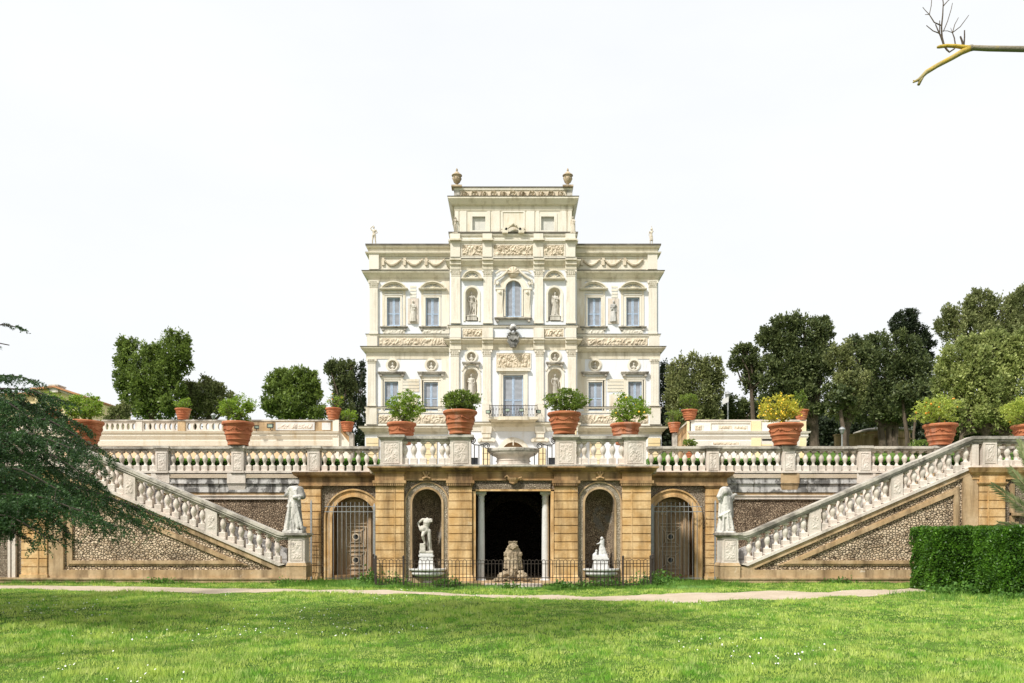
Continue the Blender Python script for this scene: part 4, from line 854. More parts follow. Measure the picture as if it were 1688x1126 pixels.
def side_bal(s, label):
    Y = RY-.15; z = lambda p: Z(p, Y); U = lambda u: s*u*Y/F; z0, z1, zr, base = z(779.5), z(743), z(735), z(776)-z(779.5)
    o = thing('stone_balustrade', (s*14, Y, z0), label, 'balustrade', 'long side balustrades')
    posts = [329.6, 455, 580, 705, 852, 977]
    for i, u in enumerate(posts): x0, x1 = sorted((U(u-10), U(u+10))); post(o, x0, x1, Y, Y+.42, z0, z1, zr, 70+i+(9 if s > 0 else 0), .05)
    ends = [222]+posts
    for i in range(len(ends)-1):
        a, b_ = ends[i]+(10 if i else 0), ends[i+1]-10; railrun(o, U(a), U(b_), Y+.06, Y+.34, z0, z1, zr-.012, base); n = max(1, round((b_-a)/13.4))
        for k in range(n): baluster(o, U(a+(b_-a)*(k+.5)/n), Y+.2, z0+base, z1-z0-base)
    return o
side_bal(-1, 'long stone balustrade edging the terrace, left of the grotto, towards the dark cedar')
side_bal(1, 'long stone balustrade edging the terrace, right of the grotto, towards the clipped hedge')

# ---------------------------------------------------------------- the two flights of stairs
SL = .4335
def stairs(s, label, blabel):
    Y = GY; k = Y/F
    def P(u, p, y=Y): return (s*u*y/F, Z(p, y))
    def PR(mb, pts, y0, y1): mb.prism(pts if s > 0 else pts[::-1], y0, y1)
    st = thing('staircase', (s*12, Y, 0), label, 'stairs', 'outdoor flights of stairs')
    rail = lambda u: 883-(u-379)*SL
    low = lambda u: rail(u)+48           # top of the white string
    mb = MB(); PR(mb, [P(345,962), P(345,932), P(391,932), P(755,low(755)+6), P(772,low(755)+6), P(772,962)], Y+.10, Y+.5); mb.build('pebble_facing', m_pebL, st)
    # ochre frame: plinth, bottom band, raking band, upright band
    mb = MB(); PR(mb, [P(342,962), P(342,955), P(1000,955), P(1000,962)], Y-.06, Y+.12); PR(mb, [P(340,955.0), P(340,952), P(1000,952), P(1000,955.0)], Y-.10, Y+.12)
    PR(mb, [P(342,952), P(342,934), P(391,934), P(400,939.5), P(742,939.5), P(742,952)], Y, Y+.12); mb.build('plinth', m_tan, st)
    mb = MB(); PR(mb, [P(388,low(388)+4), P(388,low(388)+10), P(394,938.8), P(757,low(757)+14), P(757,low(757)+4)], Y+.005, Y+.12); mb.build('raking_band', m_tan, st)
    mb = MB(); PR(mb, [P(742,952), P(742,low(742)+14.5), P(767,low(767)+4), P(767,952)], Y+.01, Y+.12); mb.build('upright_band', m_tan, st)
    # dark fillet of pebbles is the facing itself; inner triangular moulding
    def strip(a, b_, w, d, m=m_tan):
        pass
    mb = MB(); a1 = 734; zi = lambda u, t: low(u)+t
    PR(mb, [P(446,929.5), P(a1,929.5), P(a1,924), P(474,924)], Y+.02, Y+.11); PR(mb, [P(446,929.5), P(474,924), P(a1,zi(a1,35)), P(a1,zi(a1,28))], Y+.021, Y+.109)
    PR(mb, [P(a1-6,924), P(a1-6,zi(a1-6,35)), P(a1,zi(a1,35)), P(a1,924)], Y+.022, Y+.108)
    PR(mb, [P(438,932), P(a1+3,932), P(a1+3,929.5), P(446,929.5)], Y+.05, Y+.111); PR(mb, [P(438,932), P(446,929.5), P(a1+3,zi(a1+3,28)), P(a1+3,zi(a1+3,25))], Y+.05, Y+.107); PR(mb, [P(a1,929.5), P(a1,zi(a1,28)), P(a1+3,zi(a1+3,28)), P(a1+3,929.5)], Y+.05, Y+.105)
    mb.build('inner_moulding', m_tan, st)
    # mass of the flight and the steps
    mb = MB(); n = 24
    for i in range(n):
        u0 = 395+(755-395)*i/n; zt2 = (TZ)*(i+1)/n; x0, x1 = sorted((s*u0*k, s*755*k)); mb.box(x0, x1, Y+.5, RY, zt2-TZ/n, zt2)
    mb.build('steps', m_tan, st)
    # newel
    xa, xb = sorted((s*343*k, s*371*k)); mb = MB(); mb.box(xa-.05, xb+.05, Y-.07, Y+.75, Z(952,Y), Z(933,Y)); mb.frus(xa, xb, Y-.02, Y+.7, Z(933,Y), Z(928,Y), .07, .02, 1); nb = mb.build('newel_base', m_tan, st)
    # upper landing front wall with pilaster
    mb = MB(); q = sorted((s*767*k, s*1100*k)); mb.box(q[0], q[1], Y+.14, Y+.5, -.1, Z(780,Y)); mb.build('landing_wall', m_pebG, st)
    xa, xb = sorted((s*768*k, s*810*k)); mb = MB(); rust(mb, xa, xb, Z(948,Y), Z(801,Y), Y-.04, Y+.15, .30); xi = s*782*k; mb.box(xi-.02, xi+.02, Y-.06, Y-.03, Z(948,Y), Z(801,Y)); mb.box(xa-.04, xb+.04, Y-.09, Y+.15, Z(952,Y), Z(947,Y)); po = mb.build('pilaster', m_ochre, st)
    mb = MB(); mb.frus(xa, xb, Y-.04, Y+.15, Z(801,Y), Z(797,Y), 0, .06); mb.box(xa-.07, xb+.07, Y-.11, Y+.15, Z(797,Y), Z(794.5,Y)); mb.box(xa, xb, Y-.06, Y+.15, Z(794.5,Y), Z(784,Y)); mb.build('capital', m_ochre, po)
    xa, xb = sorted((s*757*k, s*1100*k)); mb = MB(); mb.box(xa, xb, Y-.02, Y+.4, Z(790,Y), Z(783,Y)); mb.frus(xa, xb, Y-.02, Y+.4, Z(783,Y), Z(779,Y), .03, .10); mb.frus(xa, xb, Y-.02, Y+.4, Z(779,Y), Z(771,Y), .12, .20); mb.build('landing_cornice', m_ochre, st)
    mb = MB()                                                              # next bay: upright frame and arched niche surround, at the picture's edge
    u0 = 822; q = sorted((s*u0*k, s*(u0+6)*k)); mb.box(q[0], q[1], Y+.04, Y+.15, 0, Z(797,Y)); q = sorted((s*830*k, s*834*k)); mb.box(q[0], q[1], Y+.02, Y+.15, 0, Z(860,Y)); q = sorted((s*822*k, s*850*k)); mb.box(q[0], q[1], Y-.05, Y+.15, Z(850,Y), Z(845,Y))
    mb.build('bay_frame', m_balus if s < 0 else m_tan, st)
    # balustrade of the flight
    bl = thing('stair_balustrade', (s*12, Y, 0), blabel, 'balustrade', 'stair balustrades')
    mb = MB(); PR(mb, [P(372,929), P(372,low(379)-1), P(386,low(386)), P(756,low(756)), P(1000,768), P(1000,771.5), P(756,low(756)+5), P(386,low(386)+5)], Y-.06, Y+.40); mb.build('string', m_balus, bl)
    def rlp(t): return [P(371,878+t), P(382,878+t), P(390,876+t), P(757,719.3+t), P(1000,719.3+t)]
    mb = MB(); a, b_ = rlp(0), rlp(5); PR(mb, a+b_[::-1], Y-.09, Y+.43); a, b_ = rlp(5), rlp(8.5); PR(mb, a+b_[::-1], Y-.05, Y+.39); a, b_ = rlp(8.5), rlp(12); PR(mb, a+b_[::-1], Y+.02, Y+.32); mb.build('rail', m_rail, bl)
    xa, xb = sorted((s*344*k, s*371*k)); post(bl, xa, xb, Y+.0, Y+.7, Z(928.5,Y), Z(886,Y), Z(878.5,Y), 90, .10)
    for i, u in enumerate((498, 633)):                                     # intermediate raking posts
        xa, xb = sorted((s*(u-9.5)*k, s*(u+9.5)*k)); mb = MB(); PR(mb, [P(u-9.5, low(u-9.5)+1), P(u-9.5, rail(u-9.5)+10), P(u+9.5, rail(u+9.5)+10), P(u+9.5, low(u+9.5)+1)], Y, Y+.36); po = mb.build('post', m_balus, bl)
        mb = MB(); mb.relief(xa+.07, xb-.07, Z(low(u)-7,Y), Z(rail(u)+17,Y), Y-.004, .028, .026, 95+i); mb.build('carved_panel', m_balus, po)
    for a, b_ in ((383, 488.5), (507.5, 623.5), (642.5, 757)):
        n = round((b_-a)/15)
        for i in range(n): u = a+(b_-a)*(i+.5)/n; zb = Z(low(u)+1.5, Y); baluster(bl, s*u*k, Y+.17, zb, Z(rail(u)+10.5,Y)-zb)
    xa, xb = sorted((s*774*k, s*797*k)); post(bl, xa, xb, Y-.02, Y+.5, Z(768,Y), Z(728,Y), Z(719.6,Y), 97, .06)
    mb = MB(); q = sorted((s*757*k, s*768*k)); mb.box(q[0], q[1], Y+.02, Y+.40, Z(768.5,Y), Z(730,Y)); mb.build('post', m_balus, bl)
    for i in range(12): baluster(bl, s*(803+i*15.6)*k, Y+.17, Z(768,Y), Z(731,Y)-Z(768,Y))
    return st
stairs(-1, 'flight of garden stairs with pale pebble triangle, rising behind the dark cedar branches', 'weathered stone balustrade climbing from the newel of the headless statue up towards the cedar')
stairs(1, 'flight of garden stairs with pale pebble triangle, rising towards the clipped hedge', 'weathered stone balustrade climbing from the newel of the hooded statue up to the landing')

# ---------------------------------------------------------------- upper basin and scrolled railings between the centre balustrades
Yb = GY+.25; zb = lambda p: Z(p, Yb); k = Yb/F
mb = MB(); mb.lathe([(.70,0),(.71,.10),(.65,.12),(.65,.22),(.68,.24)], (0,Yb+.55,zb(768.5)), 8, sy=.72, a0=R(22.5)); mb.lathe([(.66,.30),(.62,.33),(.61,.43),(.66,.48),(.80,.53),(.87,.58),(.90,.63),(.90,.66)], (0,Yb+.55,zb(768.5)-.09), 40, sy=.6)
bs = thing('fountain_basin', (0, Yb+.9, zb(768.5)), 'wide oval stone basin on a stepped foot at the middle of the grotto roof', 'fountain basin')
mb.build('bowl', m_balus, bs, auto=40)
mb = MB(); rt = zb(740); mb.lathe([(.90,-.09),(.97,-.045),(.98,.03),(.95,.065),(.86,.065),(.84,-.03)], (0,Yb+.55,rt), 48, sy=.6, cap=False); mb.lathe([(0,0),(.86,0)], (0,Yb+.55,rt-.02), 32, sy=.6, cap=False); mb.build('rim', m_rail, bs)
def scroll_rail(s, label):
    f = (lambda q: q) if s < 0 else M; Y = Yb; z = lambda p: Z(p, Y); mb = MB(); d = -s
    o = thing('iron_railing', (X(f(792),Y), Y, z(768)), label, 'railing', 'scrolled railings beside the upper basin')
    for p, t_ in ((782,733.5),(789.5,733.5),(797,733.5),(803.8,745),(811,747)): mb.box(X(f(p),Y)-.016, X(f(p),Y)+.016, Y-.016, Y+.016, z(768), z(t_))
    mb.build('bars', m_black, o)
    pts = []
    c1 = (X(f(779),Y), z(725.5)); c2 = (X(f(802.3),Y), z(735.3))
    for t_ in np.linspace(0, 1, 22): a = R(-90+ 560*t_) ; r_ = .03+.085*(1-t_) ; pts.append((c1[0]+s*r_*math.cos(a)*-1*0+ (-s)*r_*math.sin(a-math.pi/2)*0 + s*0 + r_*math.cos(a)*(1 if s < 0 else -1), Y, c1[1]+r_*math.sin(a)))
    up = [p for p in pts][::-1]
    mid = [(X(f(776),Y), Y, z(729)), (X(f(782),Y), Y, z(733.3)), (X(f(791),Y), Y, z(734)), (X(f(798),Y), Y, z(732))]
    dn = []
    for t_ in np.linspace(0, 1, 22): a = R(110-560*t_); r_ = .03+.085*(1-t_); dn.append((c2[0]+r_*math.cos(a)*(1 if s < 0 else -1), Y, c2[1]+r_*math.sin(a)))
    mb = MB(); mb.tube(up+mid+dn, .019, seg=5); mb.build('scroll', m_black, o)
scroll_rail(-1, 'black iron railing with scroll ends, left of the grotto roof basin')
scroll_rail(1, 'black iron railing with scroll ends, right of the grotto roof basin')

# ---------------------------------------------------------------- iron fence in front of the grotto
FY = 25.75; fe = thing('iron_fence', (0, FY, 0), 'low rusty iron fence with hooped bars in front of the grotto', 'fence')
def fpanel(p0, p1):
    "panel between ground points p0 and p1"
    a, b_ = Vector((*p0, 0)), Vector((*p1, 0)); Ln = (b_-a).length; n = max(2, 2*round(Ln/.232)); mb = MB(); zt2, zl, zh = .93, .12, .80
    for i in range(n+1):
        q = a+(b_-a)*i/n; mb.tube([(q.x,q.y,.0),(q.x,q.y,zt2-.06)], .012, seg=4)
        if i < n and i % 2 == 0:
            q2 = a+(b_-a)*(i+1)/n; c = (q+q2)/2; h = (q2-q)/2; mb.tube([(c.x-h.x*math.cos(t_), c.y-h.y*math.cos(t_), zt2-.06+.06*math.sin(t_)) for t_ in np.linspace(0, math.pi, 7)], .012, seg=4)
        elif i < n:
            q2 = a+(b_-a)*(i+1)/n; c = (q+q2)/2; h = (q2-q)/2; mb.tube([(c.x-h.x*math.cos(t_), c.y-h.y*math.cos(t_), zt2-.06+.045*math.sin(t_)) for t_ in np.linspace(0, math.pi, 6)], .008, seg=4)
        mb.lathe([(0,-.02),(.02,0),(0,.02)], (q.x,q.y,zt2-.17), 5)
    for zz in (zl, .36, zh): mb.tube([(a.x,a.y,zz),(b_.x,b_.y,zz)], .011, seg=4)
    mb.build('panel', m_iron, fe)
def fpost(x, y, h=1.0, w=.028): mb = MB(); mb.box(x-w, x+w, y-w, y+w, -.02, h); mb.lathe([(w*1.2,0),(w*1.5,.03),(0,.08)], (x,y,h), 8); mb.build('post', m_iron, fe)
kb = MB(); kb.box(-.95, .95, FY+.12, FY+.55, -.05, .13); kb.box(-.75, .75, FY+.0, FY+.12, -.05, .07); tag(kb.build('kerb_stone', m_balus), 'low pale kerb stone behind the iron fence, before the dark porch', 'kerb')
xs_ = [-4.5, -3.62, -2.0, 2.0, 3.62, 4.5]; fp = [(-5.0, 28.5), (-4.5, FY+.35), (-3.55, FY), (-1.85, FY-.1), (0, FY-.12), (1.85, FY-.1), (3.55, FY), (4.5, FY+.35), (5.0, 28.5)]
for i in range(len(fp)-1): fpanel(fp[i], fp[i+1])
for i in (0, 1, 2, 6, 7, 8): fpost(*fp[i])

# ---------------------------------------------------------------- upper terrace walls with pierced parapet
UY = 48.0
m_pale = stone('pale_wall_stone', (.74,.71,.64), (.78,.76,.71), (.50,.46,.40), .55, .75, .5, .6)
def uwall(s, label):
    f = (lambda q: q) if s < 0 else M; Y = UY; z = lambda p: Z(p, Y); xe = X(f(553), Y); xo = X(f(-250), Y) if s < 0 else X(1328, Y); x0, x1 = sorted((xe, xo))
    w = thing('terrace_wall', ((x0+x1)/2, Y, TZ), label, 'terrace wall'); mt = m_peach if s < 0 else m_pale; mc = m_cream if s < 0 else m_pale
    mb = MB(); mb.box(x0, x1, Y, Y+.5, TZ, z(735)); mb.build('wall', mt, w)
    mb = MB()
    for pt, pb, o1, o2 in ((711.5,714.5,.25,.2),(714.5,719,.12,.12),(719,724,.16,.06),(724,727,.04,.04),(727,735,.08,.02)): mb.frus(x0, x1, Y, Y+.5, z(pb), z(pt), o2, o1)
    mb.build('cornice', mc, w)
    lich = m_rail if s < 0 else m_balus
    mb = MB(); mb.box(x0-.04, x1+.04, Y-.06, Y+.5, z(694.5), z(692)); mb.build('coping', lich, w)
    if s < 0:
        # pierced part: rounded-oval openings
        def pier(a, b_): m_ = MB(); m_.box(X(a,Y), X(b_,Y), Y-.03, Y+.42, z(711.5), z(694.5)); m_.build('pier', m_tan if a > 290 else m_balus, w)
        segs = [(306,367,6),(234.5,293.5,7),(163,224,7),(92,152,7),(20,80,7)]
        for a, b_, n in segs:
            d = (b_-a)/n; holes = []
            for i in range(n):
                c = a+d*(i+.5); hw = d*.30*Y/F; hh = 5.6*Y/F; holes.append([(X(c,Y)+hw*math.cos(t_), z(703)+hh*math.sin(t_)) for t_ in np.linspace(0, 2*math.pi, 13)[:-1]])
            m_ = MB(); m_.holed([(X(a,Y),z(711.5)),(X(b_,Y),z(711.5)),(X(b_,Y),z(694.5)),(X(a,Y),z(694.5))], holes, Y+.02); m_.holed([(X(a,Y),z(711.5)),(X(b_,Y),z(711.5)),(X(b_,Y),z(694.5)),(X(a,Y),z(694.5))], holes, Y+.22)
            for h_ in holes: m_.reveal(h_, Y+.02, Y+.22)
            m_.build('pierced_parapet', m_balus, w)
        for a, b_ in ((293.5,306),(224,234.5),(152,163),(80,92)): pier(a, b_)
        mb = MB(); mb.box(X(367,Y), x1, Y-.02, Y+.4, z(711.5), z(694.5)); mb.build('parapet', m_tan, w)
        mb = MB(); mb.box(X(455,Y), X(519,Y), Y-.07, Y-.0, z(709.5), z(696.5)); mb.box(X(531,Y), X(545,Y), Y-.05, Y, z(709), z(697)); so = mb.build('marble_slab', m_white, w)
        mb = MB(); mb.relief(X(458,Y), X(516,Y), z(707.5), z(698.5), Y-.075, .05, .07, 8); mb.build('carved_relief', m_balus, so)
        mb = MB(); mb.box(X(549,Y), X(559,Y), Y-.10, Y+.4, TZ, z(692.5)); mb.build('pier', m_cream, w)
    else:
        mb = MB(); mb.box(x0, x1, Y-.02, Y+.4, z(711.5), z(694.5)); mb.build('parapet', m_pale, w)
        mb = MB()
        for a, b_ in ((1238,1254),(1132,1136),(1318,1328)): mb.box(X(a,Y), X(b_,Y), Y-.10, Y+.42, TZ, z(694.6))
        for a, b_, t_, u_ in ((1136,1153,715,722),(1256,1272,716,735),(1243,1256,731,735)): mb.box(X(a,Y), X(b_,Y), Y-.04, Y+.1, z(u_), z(t_))
        mb.build('yellow_pier', m_yell, w)
        for (a, b_, t_, u_, n) in ((1184,1206,702,707.5,8),(1209.5,1230,702,708,9),(1145,1156.5,701.5,710,10),(1175,1218,729.5,733.5,11)):
            mb = MB(); mb.box(X(a-1.5,Y), X(b_+1.5,Y), Y-.07, Y, z(u_+1.5), z(t_-1.5)); o = mb.build('marble_slab', m_pale, w)
            mb = MB(); mb.relief(X(a,Y), X(b_,Y), z(u_), z(t_), Y-.075, .04, .09, n); mb.build('carved_relief', m_relief, o)
        mb = MB(); molding_rect(mb, X(1172,Y), X(1236,Y), z(709.5), z(698), Y-.02, .05, .05); mb.build('frame', m_cream2, w)
    # ramp parapet descending beside the stairs towards the villa
    rw = thing('ramp_parapet', (X(f(566),Y), Y-1, TZ), 'sloping stone parapet at the villa end of the '+('upper wall left of the villa' if s < 0 else 'white upper wall right of the villa'), 'parapet', 'ramp parapets')
    m_ = MB(); xa, xb = X(f(559),Y), X(f(579), Y); pl = [(xa, TZ), (xb, TZ), (xb, z(716)), (xa, z(697))]; pl = pl if xb > xa else pl[::-1]; m_.prism(pl, Y+.05, Y+.35); m_.build('parapet', m_cream if s < 0 else m_tan, rw)
    m_ = MB(); pl = [(xa, z(697)), (xb+.05*-s, z(716)), (xb+.05*-s, z(713.5)), (xa, z(694.5))]; pl = pl if xb > xa else pl[::-1]; m_.prism(pl, Y-.02, Y+.42); m_.box(xb-.12, xb+.12, Y-.03, Y+.4, TZ, z(714)); m_.build('coping', m_rail, rw)
    m_ = MB(); pl = [(xa+(xb-xa)*.12, z(712)), (xa+(xb-xa)*.8, z(729)), (xa+(xb-xa)*.8, z(719.5)), (xa+(xb-xa)*.12, z(702))]; pl = pl if xb > xa else pl[::-1]; m_.prism(pl, Y+.03, Y+.05); m_.build('panel', m_browc, rw)
uwall(-1, 'cream terrace wall with pierced oval parapet and a carved marble slab')
uwall(1, 'white terrace wall with small carved marble fragments, behind the pot of yellow fruit')
# ---------------------------------------------------------------- carved figures
def cap_(mb, p0, r0, p1, r1, seg=10):
    p0, p1 = Vector(p0), Vector(p1); d = p1-p0; Ln = d.length
    if Ln < 1e-5: d = Vector((0,0,1)); Ln = 1e-4
    d.normalize(); pts, rs = [], []
    for a in (-90, -60, -30, 0): pts.append(p0+d*(r0*math.sin(R(a)))); rs.append(max(r0*math.cos(R(a)), .001))
    for a in (0, 30, 60, 90): pts.append(p1+d*(r1*math.sin(R(a)))); rs.append(max(r1*math.cos(R(a)), .001))
    a = d.cross(Vector((.3,.9,.1)));
    if a.length < .1: a = d.cross(Vector((1,0,0)))
    a.normalize(); b_ = d.cross(a); vs = []
    for p, r in zip(pts, rs):
        for k in range(seg): t_ = 2*math.pi*k/seg; vs.append(p+a*(r*math.cos(t_))+b_*(r*math.sin(t_)))
    n = len(pts); mb.add(vs, [(i*seg+k, i*seg+(k+1)%seg, (i+1)*seg+(k+1)%seg, (i+1)*seg+k) for i in range(n-1) for k in range(seg)]+[tuple(range(seg-1,-1,-1)), tuple((n-1)*seg+k for k in range(seg))])
def ell(mb, c, rx, ry, rz, seg=14, rot=None):
    o = MB(); o.lathe([(max(.001,math.cos(R(a))), math.sin(R(a))) for a in range(-90, 91, 18)], seg=seg); m = Matrix.Translation(c) @ (rot or Matrix()) @ Matrix.Diagonal((rx, ry, rz, 1)); mb.merge(o, m)
J0 = dict(hip=(0,0,.95), waist=(0,0,1.12), chest=(0,0,1.32), neck=(0,0,1.5), head=(0,-.02,1.66), shL=(-.185,0,1.43), elL=(-.27,.02,1.16), haL=(-.24,-.1,.93), shR=(.185,0,1.43), elR=(.27,.02,1.16), haR=(.24,-.1,.93),
          hiL=(-.09,0,.92), knL=(-.11,-.03,.51), anL=(-.11,.03,.09), hiR=(.09,0,.92), knR=(.11,-.03,.51), anR=(.11,.03,.09))
def body(mb, J=None, head=True, arms='LR', thick=1.0):
    j = dict(J0); j.update(J or {}); V = {k: Vector(v) for k, v in j.items()}; t = thick
    cap_(mb, V['hip'], .135*t, V['waist'], .115*t); cap_(mb, V['waist'], .115*t, V['chest'], .145*t); cap_(mb, V['shL'], .062*t, V['shR'], .062*t); cap_(mb, V['chest'], .14*t, (V['chest']+V['neck'])/2, .10*t); cap_(mb, V['chest'], .10, V['neck'], .055)
    for sg in (-1, 1): ell(mb, V['chest']+Vector((sg*.07, -.09, 0)), .075, .05, .06)
    if head:
        cap_(mb, V['neck'], .05, V['head'], .06); h = V['head']; ell(mb, h+Vector((0,0,.02)), .078, .095, .115); ell(mb, h+Vector((0,-.095,-.01)), .014, .022, .03); ell(mb, h+Vector((0,.02,.05)), .092, .10, .095); ell(mb, h+Vector((0,-.07,-.075)), .03, .03, .025)
    else: cap_(mb, V['neck'], .05, V['neck']+Vector((0,0,.03)), .045)
    for q in arms:
        cap_(mb, V['sh'+q], .055*t, V['el'+q], .043*t); cap_(mb, V['el'+q], .043*t, V['ha'+q], .03*t); d = (V['ha'+q]-V['el'+q]).normalized(); ell(mb, V['ha'+q]+d*.05, .035, .03, .05)
    for q in 'LR':
        cap_(mb, V['hi'+q], .095*t, V['kn'+q], .06*t); cap_(mb, V['kn'+q], .06*t, V['an'+q]+Vector((0,0,0)), .037*t); cap_(mb, V['kn'+q]*.65+V['an'+q]*.35+Vector((0,.015,0)), .06*t, V['an'+q], .035); a = V['an'+q]; cap_(mb, a+Vector((0,.03,-.04)), .04, a+Vector((0 if q == 'L' else .01,-.15,-.055)), .03)
def skirt(mb, zb, zt_, rb, rt, seed=0, folds=9, amp=.035, c=(0,0), tw=.4, sy=.8):
    rg = random.Random(seed); n, seg = 12, 54; vs = []; ph = [rg.uniform(0, 6.3) for _ in range(3)]
    for i in range(n+1):
        u = i/n; r = rt+(rb-rt)*(1-u)**.8; 
        for k in range(seg):
            a = 2*math.pi*k/seg; rr = r+amp*1.35*(1.1-u)*(abs(math.sin(folds*.5*a+ph[0]+tw*u*3))*1.2-.6+.4*math.sin(3*a+ph[1]+u*2)); vs.append((c[0]+rr*math.cos(a), c[1]+rr*sy*math.sin(a), zb+(zt_-zb)*u))
    mb.add(vs, [(i*seg+k, i*seg+(k+1)%seg, (i+1)*seg+(k+1)%seg, (i+1)*seg+k) for i in range(n) for k in range(seg)]+[tuple(range(seg-1,-1,-1)), tuple(n*seg+k for k in range(seg))])
from mathutils import noise as mnoise
def fuse(mb, name, mat, parent, scale, at, voxel=.02, flip=False, rz=0, rough=.007):
    "voxel-fused, smoothed single surface at a world position"
    me = bpy.data.meshes.new('tmp'); me.from_pydata(mb.v, [], mb.f); o = bpy.data.objects.new('tmp', me); COL.objects.link(o)
    m = o.modifiers.new('r', 'REMESH'); m.mode = 'VOXEL'; m.voxel_size = voxel; m2 = o.modifiers.new('s', 'SMOOTH'); m2.iterations = 2; m2.factor = .5
    bpy.context.view_layer.update(); ev = o.evaluated_get(bpy.context.evaluated_depsgraph_get()); nm = bpy.data.meshes.new_from_object(ev); bpy.data.objects.remove(o); bpy.data.meshes.remove(me)
    nv = [v.normal.copy() for v in nm.vertices]
    for v, q in zip(nm.vertices, nv): p = v.co; v.co = p + q*rough*(mnoise.noise(p*9)+.7*mnoise.noise(p*22))
    nm.name = name; nm.materials.clear(); nm.materials.append(mat); nm.shade_smooth(); sx = -scale if flip else scale
    nm.transform(Matrix.Rotation(rz, 4, 'Z') @ Matrix.Diagonal((sx, scale, scale, 1)))
    if flip: nm.flip_normals()
    ob = bpy.data.objects.new(name, nm); COL.objects.link(ob)
    if parent is not None: ob.parent = parent; ob.location = Vector(at)-WL[parent.name]
    else: ob.location = at
    WL[ob.name] = Vector(at); return ob
def statue(label, at, height, build, ped=None, mat=None, name='statue', cat='statue', group=None, flip=False, base=(.24,.22,.08), voxel=.02, pedmat=None, tot=1.8, rz=0):
    "ped: (half width, height) pedestal block below; at: foot of the whole thing"
    mat = mat or m_marble; mb = MB(); build(mb); sc = height/tot
    if base: b_ = MB(); b_.box(-base[0], base[0], -base[1], base[1], -base[2], .03); mb.merge(b_)
    st = thing(name, at, label, cat, group); zz = at[2]+(ped[1] if ped else 0)
    fuse(mb, 'figure', mat, st, sc, (at[0], at[1], zz+(base[2]*sc if base else 0)), voxel, flip, rz)
    if ped:
        p_ = MB(); w, h = ped; p_.box(at[0]-w, at[0]+w, at[1]-w*.8, at[1]+w*.8, at[2], zz-.0); p_.box(at[0]-w-.03, at[0]+w+.03, at[1]-w*.8-.03, at[1]+w*.8+.03, zz-.06, zz+.003); p_.box(at[0]-w-.03, at[0]+w+.03, at[1]-w*.8-.03, at[1]+w*.8+.03, at[2]-.002, at[2]+.06); p_.build('pedestal', pedmat or mat, st)
    return st
# villa niches
def nude_lean(mb):
    body(mb, dict(hip=(.02,0,.95), chest=(.0,0,1.32), head=(-.03,-.02,1.66), elL=(-.34,.03,1.2), haL=(-.17,-.06,1.03), elR=(.30,-.02,1.2), haR=(.27,-.1,1.02), knL=(-.06,-.05,.5), anL=(-.20,-.02,.09), knR=(.13,-.04,.5), anR=(-.02,.04,.09)))
    cap_(mb, (.27,.02,0), .07, (.26,.0,.85), .06); cap_(mb, (.27,0,.95), .07, (.3,0,.35), .05)
def draped(mb, seed=1, arm=True):
    body(mb, dict(elR=(.24,-.08,1.2), haR=(.05,-.18,1.2), elL=(-.25,0,1.17), haL=(-.24,-.05,.9))); skirt(mb, 0, 1.1, .27, .15, seed, 9, .045); cap_(mb, (-.18,-.06,1.42), .07, (.14,-.12,1.0), .09); cap_(mb, (.16,.02,1.3), .08, (.22,0,.5), .06); skirt(mb, .95, 1.4, .19, .16, seed+1, 7, .02)
def cloaked(mb):
    body(mb, dict(elR=(.27,.0,1.2), haR=(.18,-.14,1.05), elL=(-.28,0,1.2), haL=(-.12,-.15,1.1))); skirt(mb, .0, 1.4, .24, .2, 5, 8, .04); cap_(mb, (.2,.05,1.4), .08, (.26,.06,.4), .07); cap_(mb, (-.18,-.05,1.35), .07, (.2,-.1,.9), .07)
def niche_at(px, Y, py): return (X(px, Y), Y, Z(py, Y))
Yn = VC+.28
statue('pale nude male statue leaning on a trunk, in the upper left niche of the villa', niche_at(778,Yn,529.7), 2.05, nude_lean, ped=(.42,.42))
statue('pale draped female statue in the upper right niche of the villa', niche_at(M(778)+1,Yn,529.7), 2.05, lambda m: draped(m, 2), ped=(.42,.42))
statue('pale cloaked statue in the lower left niche of the villa', niche_at(777,Yn,660), 2.0, cloaked, ped=(.35,.2))
statue('pale male statue with a short skirt in the lower right niche of the villa', niche_at(M(777),Yn,660), 2.0, lambda m: (body(m, dict(elL=(-.3,0,1.2), haL=(-.2,-.1,1.0), haR=(.28,-.05,.88))), skirt(m, .0, .9, .2, .15, 8, 7, .03)), ped=(.35,.2))
# relief figures on the slabs of the wings (carved in one with the slab: parts of the villa)
for s_, sd, mt in ((0, 3, m_marble), (1, 4, stone('grey_relief_marble', (.42,.42,.40), (.56,.55,.52), (.15,.14,.13), .45, .65, .7, 3, streak=False))):
    px = 681 if s_ == 0 else M(681); mb = MB(); draped(mb, sd); fuse(mb, 'relief_figure', mt, villa, 1.05, (X(px,VY), VY-.07, Z(531,VY)), .025, s_ == 1)
